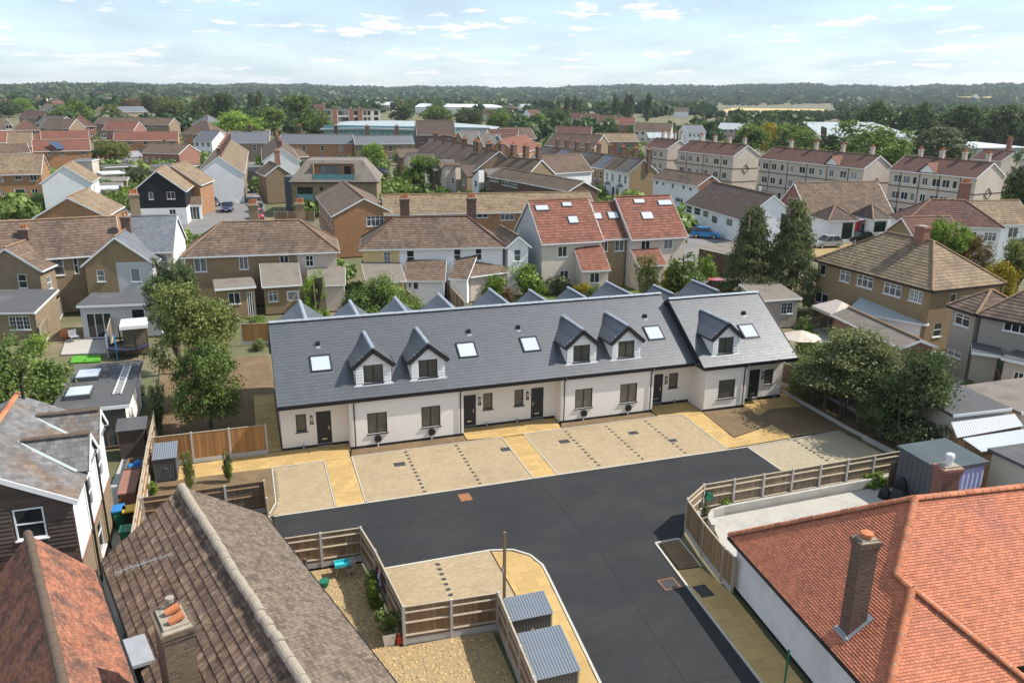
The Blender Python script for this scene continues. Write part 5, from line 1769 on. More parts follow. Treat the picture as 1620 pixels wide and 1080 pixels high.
for i, (x, y, w, h) in enumerate(((0, 0, .9, .7), (.6, .5, .7, 1.0), (-.3, .6, .6, .55))):
    m = MB(); m.lathe([(w * .55, 0), (w * .5, h * .5), (w * .35, h * .85), (w * .12, h)], (x, y, 0), 7); m.build('cover', 'plastic_black', t)
for i in range(3):
    m = MB(); m.bar((.3 + i * .2, -.4, .35), (1.0 + i * .2, .1, .4), .03, .12); m.build('slat', 'timber_grey', t)
for i in range(6):
    bx('leaning_board', 'timber_grey', t, .55 + i * .12, 1.3, .05, .65 + i * .12, 1.36, 1.5)
t = thing('hose_reel', 'dark green hose reel hung on the fence corner of the yard', 'hose reel', (20.2, 29.75, 0))
m = MB(); m.M = Matrix.Translation((0, -.1, 1.1)) @ Matrix.Rotation(R_(90), 4, 'X'); m.lathe([(.22, -.08), (.22, -.06), (.12, -.05), (.12, .05), (.22, .06), (.22, .08)], n=12); m.build('drum', 'plastic_green', t)
bx('bracket', 'plastic_green', t, -.03, -.1, .9, .03, -.02, 1.3)

# ------------------------------------------------------------------ HOUSES BEHIND (middle distance)
def hs(name, label, L, R, ze, roof, pitch, ridge=None, D=None, cat='house', ov=.3, **kw):
    """house from surveyed eave ends L, R = (sheet, x, y); ridge = a surveyed point of the ridge"""
    a = S_(*L, ze) if isinstance(L, tuple) and isinstance(L[0], str) else Vector(L)
    b = S_(*R, ze) if isinstance(R, tuple) and isinstance(R[0], str) else Vector(R)
    if ridge:
        D = 2 * run_to(a, b, ze, pitch, *pt(*ridge)) - 2 * ov
        D = max(4.0, min(D, 16))
    return house(name, label, cat, a, b, D, ze, roof, pitch, ov, **kw)

# row directly behind the terrace
hs('semi_detached_house', 'brown pebbledashed semi with brown hipped roof left behind the terrace', ('E', 1100, 297), ('F', 530, 262), 5.0, 'hip', 36, ('B', 100, 885),
   wall='pebbledash', cutpx=[('F', 270, 300, 'pebbledash'), ('F', None, 0, 'render_pale')], rmat='tile_brown',
   px={'f': [('E', 1180, 305, 1265, 385, '2'), ('E', 1455, 295, 1518, 370, '2'), ('F', 162, 285, 222, 352, '2'), ('F', 320, 287, 372, 352, 'q')]},
   chim=[(6.2, 4.2, 9.1, .9, .55, 'brick_stock', 3), (10.6, 4.4, 9.1, .9, .55, 'brick_stock', 3)], ridge_each=True)
hs('rear_extension', 'flat roofed pinkish extension behind the brown pebbledashed semi', ('E', 1310, 497), ('F', 20, 478), 2.8, 'flat', 0, D=3.2, cat='extension', wall='pebbledash', rmat='felt_brown',
   px={'f': [('E', 1390, 515, 1470, 580, '2'), ('E', 1505, 510, 1590, 640, 'p')]})
hs('rear_extension', 'brown lean-to extension behind the middle of the pebbledashed semi', ('F', 55, 477), ('F', 300, 462), 2.7, 'lean', 22, D=3.0, cat='extension', wall='pebbledash', rmat='felt_brown', tiles=None,
   px={'f': [('F', 92, 505, 155, 565, 't'), ('F', 205, 503, 285, 560, 'dg')]})
hs('rear_extension', 'grey roofed extension at the pale end of the pebbledashed semi', ('F', 330, 470), ('F', 565, 462), 2.6, 'lean', 12, D=3.5, cat='extension', wall='render_pale', rmat='felt_brown', tiles=None)
hs('semi_detached_house', 'yellow and white rendered semi with brown hipped roof and slate end', ('F', 650, 250), ('F', 1545, 234), 5.0, 'hip', 36, ('F', 1050, 52),
   wall={'*': 'render_white', 'l': 'render_yellow'}, cutpx=[('F', 895, 300, 'render_yellow'), ('F', None, 0, 'render_white')], rmat='tile_brown',
   px={'f': [('F', 797, 262, 842, 345, 'm'), ('F', 937, 255, 987, 335, 's'), ('F', 1225, 238, 1270, 330, 's'), ('F', 1358, 240, 1398, 315, 's')]},
   chim=[(4.3, 4.4, 9.3, .95, .6, 'brick_brown', 3), (11.2, 4.4, 9.3, .95, .6, 'brick_brown', 3)], ridge_each=True, hips='tile_plum')
hs('gabled_wing', 'white gabled wing at the right end of the yellow and white semi', ('G', 0, 240), ('G', 158, 233), 4.9, 'gy', 40, D=6.5, wall='render_white', rmat='tile_brown',
   px={'f': [('G', 52, 250, 92, 320, 's')]})
for lab, L, R, z, rf, pit, D, wl, rm, pxs in (
        ('low brown roofed kitchen wing behind the yellow house', ('F', 690, 452), ('F', 935, 440), 2.6, 'lean', 14, 4.2, 'render_yellow', 'felt_brown', []),
        ('low brown tiled white wing with a door behind the white house', ('F', 920, 440), ('F', 1175, 440), 2.5, 'lean', 20, 3.0, 'render_white', 'tile_brown', [('F', 977, 437, 1012, 495, '1'), ('F', 948, 450, 968, 485, '1')]),
        ('white lean-to with pale roof edge beside the middle of the white house', ('F', 1190, 425), ('F', 1310, 432), 2.5, 'lean', 24, 3.2, 'render_white', 'tile_brown', []),
        ('brown roofed outbuilding behind the round green bush', ('F', 1330, 415), ('F', 1560, 385), 2.6, 'lean', 22, 3.2, 'render_pale', 'tile_brown', [])):
    hs('rear_extension', lab, L, R, z, rf, pit, D=D, cat='extension', wall=wl, rmat=rm, tiles=None if rm == 'felt_brown' else 'inter', px={'f': pxs})
# big red-roofed maisonettes
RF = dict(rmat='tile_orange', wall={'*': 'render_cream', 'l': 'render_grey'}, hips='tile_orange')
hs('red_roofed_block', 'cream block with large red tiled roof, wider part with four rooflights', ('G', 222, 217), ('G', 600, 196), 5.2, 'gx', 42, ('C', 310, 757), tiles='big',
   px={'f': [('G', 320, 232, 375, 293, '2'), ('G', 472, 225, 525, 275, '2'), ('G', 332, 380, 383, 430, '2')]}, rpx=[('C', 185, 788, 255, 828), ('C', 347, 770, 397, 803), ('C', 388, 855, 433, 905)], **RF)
hs('red_roofed_link', 'set back brick link with red roof between the two cream blocks', ('G', 598, 188), ('G', 748, 181), 5.2, 'gx', 42, ('C', 580, 772), tiles='big', rmat='tile_orange', hips='tile_orange',
   wall='brick_stock', px={'f': [('G', 668, 195, 722, 258, '2'), ('G', 600, 200, 622, 262, '1')]}, rpx=[('C', 540, 835, 578, 880), ('C', 630, 830, 678, 877)])
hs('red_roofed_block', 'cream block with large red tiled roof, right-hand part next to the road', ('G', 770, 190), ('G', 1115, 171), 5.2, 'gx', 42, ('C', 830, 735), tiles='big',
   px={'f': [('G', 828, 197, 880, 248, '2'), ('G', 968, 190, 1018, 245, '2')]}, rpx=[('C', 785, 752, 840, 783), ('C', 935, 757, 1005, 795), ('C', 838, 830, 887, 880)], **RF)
hs('porch_wing', 'cream ground floor wing with red lean-to roof under the wider red roof', ('G', 465, 381), ('G', 642, 373), 2.7, 'lean', 34, D=2.6, cat='extension', wall='render_cream', rmat='tile_orange',
   px={'f': [('G', 515, 393, 572, 452, '2')]})
hs('porch_wing', 'cream ground floor wing with red lean-to roof under the right-hand red roof', ('G', 815, 352), ('G', 985, 341), 2.7, 'lean', 34, D=2.6, cat='extension', wall='render_cream', rmat='tile_orange',
   px={'f': [('G', 880, 360, 925, 395, '2')]})
# brick maisonettes behind
hs('maisonette_block', 'orange brick gabled block with brown roof facing the terrace', ('B', 478, 857), S_('B', 478, 857, 5.2) + Vector((8.2, 0, 0)), 5.2, 'gy', 27, D=20.5, cat='building', wall='brick_orange', rmat='tile_brown', tiles='inter',
   px={'f': [('B', 693, 857, 803, 915, '4')]}, wins={'l': [(1 + 2.6 * i, 3.2, 1.1, 1.2, '2') for i in range(7)] + [(1 + 2.6 * i, .7, 1.1, 1.3, '2') for i in range(7)]}, ov=.35)
hs('maisonette_block', 'long orange brick block with mottled brown roof behind the chimneys', ('B', 800, 848), ('C', 560, 822), 5.2, 'gx', 27, ('B', 1200, 722), cat='building', wall='brick_orange', rmat='tile_tan', tiles='inter',
   px={'f': [('B', 1510, 830, 1595, 880, '3'), ('B', 1365, 830, 1435, 865, '2'), ('B', 1030, 845, 1110, 880, '2'), ('B', 1180, 843, 1215, 870, '2')]})
# left-hand terrace backs
hs('terrace_row', 'old brick terrace with long brown tiled roof at the left edge', (*pt('E', -230, 340),) and Vector((*G(-60, 418, 5.2).xy, 0)), ('E', 740, 273), 5.2, 'gx', 38, ('A', 400, 872), wall='brick_stock', rmat='tile_brown',
   px={'f': [('E', 312, 302, 398, 405, 's'), ('E', 442, 298, 485, 395, 's')]}, chim=[(14.0, 4.6, 10.0, .9, .7, 'brick_stock', 3)])
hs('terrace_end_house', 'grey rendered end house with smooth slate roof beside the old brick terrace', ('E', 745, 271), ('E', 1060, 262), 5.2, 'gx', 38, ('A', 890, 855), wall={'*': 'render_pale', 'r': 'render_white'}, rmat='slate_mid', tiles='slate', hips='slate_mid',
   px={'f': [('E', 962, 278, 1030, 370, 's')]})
aw = S_('E', 255, 380, 4.6)
hs('rear_wing', 'yellow stock brick rear wing with gabled brown roof at the left edge', aw - Vector((5.4, -1.3, 0)), aw, 4.6, 'gy', 36, D=5.5, cat='extension', wall='brick_stock', rmat='tile_brown',
   px={'f': [('E', 102, 400, 172, 485, 's')], 'r': []}, wins={'r': [(1.0, 2.6, .9, 1.2, 's'), (3.0, .6, .9, 1.9, 'd')]}, chim=[(2.4, 3.8, 7.6, .8, .6, 'brick_brown', 2)])
hs('rear_extension', 'brick kitchen extension with flat dark roof and small-paned window', S_('E', 210, 632, 2.7) - Vector((5.2, -1.2, 0)), ('E', 210, 632), 2.7, 'lean', 10, D=4.0, cat='extension', wall='brick_stock', rmat='felt', tiles=None,
   px={'f': [('E', 48, 658, 190, 738, 'g')]})
hs('rear_wing', 'rear wing split between brown pebbledash and grey render under one gable', ('E', 490, 350), ('E', 945, 336), 4.6, 'gy', 39, D=5.2, cat='extension', wall={'*': 'pebbledash', 'r': 'render_grey'}, cutpx=[('E', 715, 400, 'pebbledash'), ('E', None, 0, 'render_grey')], rmat='slate_mid',
   px={'f': [('E', 585, 375, 645, 445, 's'), ('E', 792, 365, 862, 445, '1')]}, chim=[(2.9, 4.2, 8.3, .8, .6, 'brick_brown', 2)], gable_mat='pebbledash')
hs('rear_extension', 'wide grey rendered extension with flat felt roof and sliding patio doors', ('E', 465, 600), ('E', 972, 582), 2.8, 'flat', 0, D=3.6, cat='extension', wall='render_grey', rmat='felt',
   px={'f': [('E', 520, 640, 700, 795, 'p'), ('E', 795, 612, 890, 690, '1')]})
hs('garden_store', 'white roofed timber store below the grey rendered extension', ('E', 728, 735), ('E', 898, 720), 2.2, 'flat', 0, D=1.8, cat='shed', wall='timber_grey', rmat='roof_white')
hs('brick_gable_house', 'house with tan tiled roof and brick gable behind the left terrace', ('A', 195, 868), ('A', 655, 858), 5.2, 'gy', 30, D=9, wall='brick_orange', rmat='tile_tan')
# cluster beyond, left
hs('white_gable_house', 'plain white gabled house with tan roof on the left', ('A', 240, 657), ('A', 562, 650), 5.0, 'gy', 36, D=9, wall='render_white', rmat='tile_tan', tiles='inter', wins={'r': [(3, 3, 1, 1.1, '2')]})
hs('black_gable_house', 'black boarded house with white ground floor and white bargeboards', ('A', 795, 712), ('A', 1137, 706), 5.0, 'gy', 39, D=9, wall='paint_black', zsplit=2.55, lower='render_white', rmat='tile_tan',
   px={'f': [('A', 905, 710, 938, 755, '1'), ('A', 1015, 708, 1070, 752, '2'), ('A', 1030, 815, 1075, 850, '2')]})
hs('glazed_porch', 'white framed glazed porch beside the black boarded house', ('A', 1140, 790), ('A', 1232, 787), 2.4, 'lean', 20, D=2.2, cat='porch', wall='render_white', rmat='tile_brown', px={'f': [('A', 1148, 800, 1222, 872, 'p')]})
hs('brick_side_house', 'orange brick house with tan roof just behind the black boarded house', ('A', 888, 668), ('A', 1228, 668), 5.0, 'gy', 36, D=8, wall='brick_orange', rmat='tile_tan')
hs('brick_house_row', 'pair of tan roofed brick houses with white windows at the left edge', Vector((*G(-14, 277, 5.0).xy, 0)), ('A', 252, 600), 5.0, 'gx', 38, ('A', 150, 478), wall='brick_orange', rmat='tile_tan',
   px={'f': [('A', 85, 600, 132, 635, '2'), ('A', 178, 600, 228, 640, '2'), ('A', 0, 608, 22, 645, '2'), ('A', 190, 692, 235, 727, '2'), ('A', 85, 690, 160, 735, 'dg'), ('A', 0, 700, 30, 735, '2')]})
hs('brick_house_row', 'orange roofed brick houses with a dark solar panel', ('A', 200, 462), ('A', 556, 455), 5.0, 'gx', 36, ('A', 300, 392), wall='brick_orange', rmat='tile_orange', tiles=None,
   px={'f': [('A', 285, 460, 318, 485, '2'), ('A', 365, 460, 398, 485, '2'), ('A', 495, 460, 525, 482, '2')]})
hs('brick_house_row', 'orange roofed brick row beyond the small car park', ('A', 690, 396), ('A', 1088, 394), 5.0, 'gx', 36, ('A', 850, 342), wall='brick_orange', rmat='tile_orange', tiles=None,
   px={'f': [('A', 775, 398, 805, 420, '2'), ('A', 872, 398, 900, 420, '2'), ('A', 948, 400, 978, 420, '2'), ('A', 1035, 400, 1065, 420, '2'), ('A', 840, 445, 910, 480, '4'), ('A', 925, 445, 990, 480, '4')]})
hs('brick_house', 'brown brick block at the left end of the orange roofed row', ('A', 575, 400), ('A', 690, 398), 5.5, 'flat', 0, D=7, wall='brick_red', rmat='tile_orange', px={'f': [('A', 615, 355, 650, 380, '2')]})
hs('red_hipped_house', 'plum roofed brick house with two white windows at the far left', ('A', 82, 333), ('A', 245, 331), 5.4, 'hip', 40, D=8, wall='brick_red', rmat='tile_plum', tiles=None, px={'f': [('A', 115, 338, 145, 362, '2'), ('A', 180, 335, 215, 362, '2')]})
hs('brick_house_row', 'orange roof with three little gables above the solar panel roof', ('A', 250, 388), ('A', 545, 384), 5.0, 'gx', 38, ('A', 400, 335), wall='brick_red', rmat='tile_orange', tiles=None)
hs('tan_roof_house', 'brown roofed house behind the tan pair at the left edge', Vector((*G(-14, 244, 5.0).xy, 0)), ('A', 190, 470), 5.0, 'gx', 36, ('A', 90, 415), wall='brick_orange', rmat='tile_brown', tiles=None)
hs('orange_roof_house', 'orange roofed house at the very left above the brown roof', Vector((*G(-14, 226, 5.0).xy, 0)), ('A', 110, 405), 5.0, 'gx', 36, ('A', 50, 338), wall='brick_orange', rmat='tile_orange', tiles=None)
hs('brown_roof_house', 'brown roofed old house with dormer at the far left edge', Vector((*G(-14, 207, 5.4).xy, 0)), ('A', 100, 330), 5.4, 'gx', 40, ('A', 50, 262), wall='brick_brown', rmat='tile_dark', tiles=None, px={'f': [('A', 30, 300, 75, 325, '2')]})
# garages / low roofs among the gardens
for lab, p, q, z, D, rm in (('grey flat garage roof, farthest of the rows left of the street', ('A', 640, 560), ('A', 838, 552), 2.5, 5, 'felt'),
                            ('white metal garage roof left of the silver tree', ('A', 620, 602), ('A', 765, 595), 2.5, 5, 'roof_white'),
                            ('dark garage roof with white edge below the white garage roof', ('A', 605, 640), ('A', 775, 636), 2.5, 5, 'felt_brown'),
                            ('brown garage roof below the dark garages', ('A', 600, 672), ('A', 745, 668), 2.5, 4, 'felt_brown'),
                            ('white flat roofed extension right of the white gable', ('A', 590, 695), ('A', 725, 690), 2.6, 4, 'roof_white'),
                            ('blue-grey flat extension above the tan roof of the white gable', ('A', 440, 520), ('A', 560, 520), 5.0, 4, 'slate_mid'),
                            ('brown low roof left of the white end gable', ('A', 1000, 600), ('A', 1190, 590), 2.8, 8, 'felt_brown'),
                            ('grey low roof beside the dark box behind the white end gable', ('A', 1030, 560), ('A', 1210, 548), 2.8, 8, 'felt'),
                            ('small flat dark garage roof in front of the black house', ('A', 735, 850), ('A', 810, 845), 2.4, 5, 'felt')):
    hs('garage', lab, p, q, z, 'flat', 0, D=D, cat='garage', wall='render_pale', rmat=rm)
# long terraces down the street
def street_row(label, L, R, ze, D, pitch, wall, rmat, nch, side='f', gm='render_white', win=True, cat='terrace', wl=None, bays=False):
    """terrace running away from the viewer: gable end seen, chimneys along the ridge"""
    a = S_(*L, ze)
    W = R
    sd = (S_('A', 1545, 520) - S_('A', 1525, 770)); sd.z = 0; sd.normalize()
    b = a + Vector((sd.y, -sd.x, 0)) * W
    ch = [(W / 2 - .3, 3 + k * (D - 6) / max(1, nch - 1), ze + W / 2 * math.tan(R_(pitch)) + 1.3, .75, 1.0, 'brick_brown', 3, 'y') for k in range(nch)]
    wn = {}
    if win:
        n = int(D / 4.6)
        for f in 'lr':
            wn[f] = [(1.2 + k * D / n, 3.1, .95, 1.5, 's') for k in range(n)] + [(1.0 + k * D / n, .6, 1.3, 1.6, '3') for k in range(n)]
    return house('terrace_row', label, cat, a, b, D, ze, 'gy', pitch, .3, .12, wall={'*': wall, 'f': gm, 'b': gm}, rmat=rmat, tiles=None, chim=ch, wins=wn, hips='hip_brown', **(wl or {}))
street_row('terrace with white end gable and a long line of chimneys left of the street', ('A', 1190, 602), 8.6, 5.2, 62, 36, 'brick_stock', 'tile_tan', 9)
street_row('terrace with chimneys along the right side of the narrow street', ('B', 55, 525), 8.2, 5.2, 48, 36, 'brick_stock', 'tile_brown', 6)
hs('brick_corner_house', 'yellow brick corner house with brown hipped roof at the street mouth', ('B', 70, 612), ('B', 250, 606), 5.0, 'gy', 36, D=9, wall='brick_stock', rmat='tile_brown', tiles=None, chim=[(3, 4, 9.2, .9, .6, 'brick_red', 3)])
# modern flats with mansard
def mansard():
    a, b = S_('B', 220, 648, 5.6), S_('B', 765, 648, 5.6)
    d = (b - a).normalized(); ang = math.atan2(d.y, d.x)
    W = (b - a).length
    t = thing('modern_flats', 'modern brick flats with grey mansard roof and inset balcony', 'flats', (a.x, a.y, 0), ang)
    D, zt, ins = 12, 8.9, 2.6
    u = lambda s, x, y: onwall(a, b, *pt(s, x, y))
    ops = []
    for (x0, y0, x1, y1) in ((268, 680, 368, 760), (275, 780, 372, 835), (405, 680, 428, 702)):
        (ua, z1), (ub, z0) = u('B', x0, y0), u('B', x1, y1)
        ops.append((ua, ub, max(z0, .05), z1))
    m = MB(); wall_panel(m, (.3, .3), (W - .3, .3), 0, 5.5, [(p - .3, q - .3, r, s) for p, q, r, s in ops], .25); wall_panel(m, (.3, D), (.3, .3), 0, 5.5, [(1, 2.5, 3, 4.8), (4, 5.5, 3, 4.8)], .15); wall_panel(m, (W - .3, .3), (W - .3, D), 0, 5.5); wall_panel(m, (W - .3, D), (.3, D), 0, 5.5); m.build('wall', 'brick_stock', t)
    for p, q, r, s in ops:
        window(t, (.3, .3), (W - .3, .3), p - .3, r, q - p, s - r, cols=2, mat='frame_dark', sill=None, depth=.25)
    bx('balcony_rail', 'cyan_glass', t, ops[0][0] - .1, .1, ops[0][2], ops[0][1] + .1, .14, ops[0][2] + 1.0)
    bx('balcony_floor', 'concrete', t, ops[0][0] - .15, .05, ops[0][2] - .2, ops[0][1] + .15, .3, ops[0][2] - .02)
    m = MB()
    lo = [(-.1, -.1, 5.6), (W + .1, -.1, 5.6), (W + .1, D + .4, 5.6), (-.1, D + .4, 5.6)]
    hi = [(ins, ins, zt), (W - ins, ins, zt), (W - ins, D - ins, zt), (ins, D - ins, zt)]
    for i in range(1, 4):
        j = (i + 1) % 4
        m.add([lo[i], lo[j], hi[j], hi[i]])
    sf = lambda x, f: (x, -.1 + (ins + .1) * f, 5.6 + (zt - 5.6) * f)
    for q in ([lo[0], sf(W * .26, 0), sf(W * .26, 1), hi[0]], [sf(W * .73, 0), lo[1], hi[1], sf(W * .73, 1)], [sf(W * .26, .82), sf(W * .73, .82), sf(W * .73, 1), sf(W * .26, 1)], [sf(W * .26, 0), sf(W * .73, 0), sf(W * .73, .08), sf(W * .26, .08)]):
        m.add(q)
    m.add([sf(W * .26, .08), sf(W * .73, .08), (W * .73, 2.6, 5.86), (W * .26, 2.6, 5.86)])
    m.add(hi); m.add(lo[::-1]); r = m.build('roof', 'felt_brown', t)
    bx('fascia', 'fascia', t, -.14, -.16, 5.42, W + .14, -.102, 5.6)
    # inset balcony: box cut as a recessed dark bay with brick cheeks
    x0, x1 = W * .27, W * .72
    bx('dormer_cheek', 'brick_stock', t, x0 - .25, .9, 5.7, x0, 3.2, 8.3); bx('dormer_cheek', 'brick_stock', t, x1, .9, 5.7, x1 + .25, 3.2, 8.3)
    bx('dormer_roof', 'felt_brown', t, x0 - .35, 1.9, 8.3, x1 + .35, 3.3, 8.42)
    m = MB(); wall_panel(m, (x0, 2.2), (x1, 2.2), 5.7, 8.3, [(.8, 4.2, 5.8, 8.0), (4.8, 6.0, 5.8, 8.0)], .1); m.build('dormer_wall', 'brick_orange', t)
    window(t, (x0, 2.2), (x1, 2.2), .8, 5.8, 3.4, 2.2, cols=3, mat='frame_dark', sill=None); window(t, (x0, 2.2), (x1, 2.2), 4.8, 5.8, 1.2, 2.2, cols=1, mat='timber_new', sill=None)
    bx('balcony_rail', 'cyan_glass', t, x0 - .05, .42, 5.9, x1 + .05, .46, 6.8)
    bx('side_tower', 'shed_metal', t, -1.2, 2.5, 0, .28, 6, 6.2)
mansard()
# rows across the end of the street
for i, (lab, L, R, rg, wl, rm, segs_) in enumerate((
        ('grey slated terrace across the end of the street, left stretch', ('A', 1385, 410), ('B', 100, 410), ('A', 1500, 338), 'brick_stock', 'slate_mid', None),
        ('terrace with rooflights and mixed roofs behind the modern flats', ('B', 160, 412), ('B', 610, 414), ('B', 400, 357), 'brick_orange', 'slate_mid', None),
        ('terrace with dark slate roofs and bay windows right of the mixed terrace', ('B', 622, 418), ('B', 985, 414), ('B', 800, 366), 'brick_stock', 'slate_mid', None))):
    a, b = S_(*L, 5.4), S_(*R, 5.4)
    W = (b - a).length
    n = int(W / 4.4)
    hs('terrace_row', lab, a, b, 5.4, 'gx', 36, rg, cat='terrace', wall=wl, rmat=rm, tiles=None,
       wins={'f': [(1 + k * W / n, 3.2, 1.0, 1.6, 's') for k in range(n)] + [(.8 + k * W / n, .7, 1.5, 1.6, '3') for k in range(n)]},
       chim=[(W * (k + .5) / (n // 2), 4, 10.3, 1.1, .7, 'brick_brown', 3) for k in range(n // 2)])
# Victorian terrace on the diagonal
def vic(label, L, R, rg, ze=5.4, pitch=36, wall='brick_stock', unit=4.6, rmats=('tile_brown', 'slate_old', 'tile_dark', 'slate_mid'), fronts=('render_white', 'brick_stock', 'render_pale', 'brick_brown'), bays=True, gend='pebbledash'):
    a, b = S_(*L, ze), S_(*R, ze)
    W = (b - a).length
    n = max(2, round(W / unit))
    w = W / n
    root, WW, zr = hs('terrace_row', label, a, b, ze, 'gx', pitch, rg, cat='terrace', wall={'*': wall, 'r': gend}, rmat=rmats[0], tiles=None,
        segs={'f': [((k + 1) * (W - .3) / n, fronts[(k * 3 + k // 2) % len(fronts)]) for k in range(n)]},
        wins={'f': [(.5 + k * w, 3.2, .9, 1.6, 's') for k in range(n)] + [(2.6 + k * w, 3.2, .9, 1.6, 's') for k in range(n)] + [(3.1 + k * w, .02, .9, 2.2, 'dk') for k in range(n)]},
        chim=[((k + 1) * w - .2, 4.2, 9.7, .6, .8, 'brick_brown', 3, 'y') for k in range(n)])
    run = None
    # separate roof covering for each house, party walls and bays
    tp = math.tan(R_(pitch))
    yr = (zr - ze) / tp - .3
    for k in range(n):
        m = MB(); e = .02 + .012 * (k % 2)
        m.slab([(k * w - .1, -.32, ze - .0 + e), ((k + 1) * w - .16, -.32, ze + e), ((k + 1) * w - .16, yr, zr + e), (k * w - .1, yr, zr + e)], .03)
        m.build('roof_strip', rmats[(k * 5 + 1) % len(rmats)], root)
        m = MB(); m.bar(((k + 1) * w - .13, -.3, ze + .06), ((k + 1) * w - .13, yr, zr + .06), .16, .12); m.build('party_wall', 'brick_stock', root)
        if bays:
            m = MB(); x = k * w + .5
            m.prism([(x, 0), (x + .4, -.6), (x + 1.5, -.6), (x + 1.9, 0)], 0, 2.5, bottom=False); m.build('bay', fronts[(k * 3 + k // 2) % len(fronts)], root)
            m = MB(); m.add([(x - .1, 0, 2.5), (x + .35, -.72, 2.5), (x + .6, 0, 3.1)]); m.add([(x + .35, -.72, 2.5), (x + 1.55, -.72, 2.5), (x + 1.3, 0, 3.1), (x + .6, 0, 3.1)]); m.add([(x + 1.55, -.72, 2.5), (x + 2.0, 0, 2.5), (x + 1.3, 0, 3.1)])
            m.build('bay_roof', 'slate_mid', root)
            window(root, (x + .4, -.6), (x + 1.5, -.6), .08, .7, .95, 1.6, cols=2, proud=True, sill=None)
    return root
vic('diagonal terrace of mixed fronts with bay windows and a blank tan end wall', ('C', 155, 497), ('C', 750, 594), ('C', 825, 507))
def vic_back(label, L, R, rg, n, wing=5.0, ze=5.2):
    """terrace seen from behind: main slope plus a gabled or sloping rear wing for each pair"""
    a, b = S_(*L, ze), S_(*R, ze)
    W = (b - a).length
    root, WW, zr = hs('terrace_row', label, a, b, ze, 'gx', 36, rg, cat='terrace', wall='brick_stock', rmat='tile_brown', tiles=None,
                      chim=[((k + .5) * W / n, 4.2, 10.2, .8, 1.0, 'brick_brown', 4, 'y') for k in range(n)])
    w = W / n
    for k in range(n):
        x = k * w + .15
        ww = w * .55
        z0, z1 = 4.4, 5.3
        m = MB(); wall_panel(m, (x, -wing), (x + ww, -wing), 0, z0, [(.6, 1.4, 2.6, 3.8)]); wall_panel(m, (x, 0), (x, -wing), 0, z0 if k % 2 else z1 + .9); wall_panel(m, (x + ww, -wing), (x + ww, 0), 0, z1 + .9 if k % 2 else z0)
        m.add([(x, -wing, z0), (x + ww, -wing, z0), (x + (ww if k % 2 else 0), -wing, z1 + .9)]); m.build('rear_wing', ('brick_stock', 'render_pale', 'brick_brown', 'render_white')[(k * 7 + 2) % 4], root)
        window(root, (x, -wing), (x + ww, -wing), .6, 2.6, .8, 1.2, cols=1, transom=.5)
        m = MB()
        za, zb = (z0 - .05, z1 + .95) if k % 2 else (z1 + .95, z0 - .05)
        m.slab([(x - .15, -wing - .15, za), (x + ww + .15, -wing - .15, zb), (x + ww + .15, .4, zb), (x - .15, .4, za)], .08); m.build('wing_roof', ('tile_brown', 'slate_old', 'tile_dark')[k % 3], root)
    return root
vic_back('terrace backs with sloping rear wings left of the diagonal terrace, upper row', ('B', 985, 470), ('B', 1345, 585), ('B', 1130, 378), 6)
vic_back('terrace backs with sloping rear wings behind the long brown roof, lower row', ('B', 1240, 560), ('C', 130, 610), ('B', 1500, 488), 6)
hs('white_gable_house', 'white gable end poking above the long brown roofs', ('C', 95, 580), ('C', 250, 600), 5.0, 'gy', 38, D=12, wall='render_white', rmat='tile_brown', tiles=None)
hs('maisonette_block', 'brown brick block with low brown roof right of the garden trees', ('B', 1430, 612), ('C', 380, 705), 5.2, 'gx', 25, ('C', 60, 575), cat='building', wall='brick_brown', rmat='tile_brown', tiles=None,
   px={'f': [('B', 1445, 615, 1500, 650, '3'), ('B', 1520, 640, 1570, 675, '3'), ('B', 1575, 655, 1615, 685, '3')]})
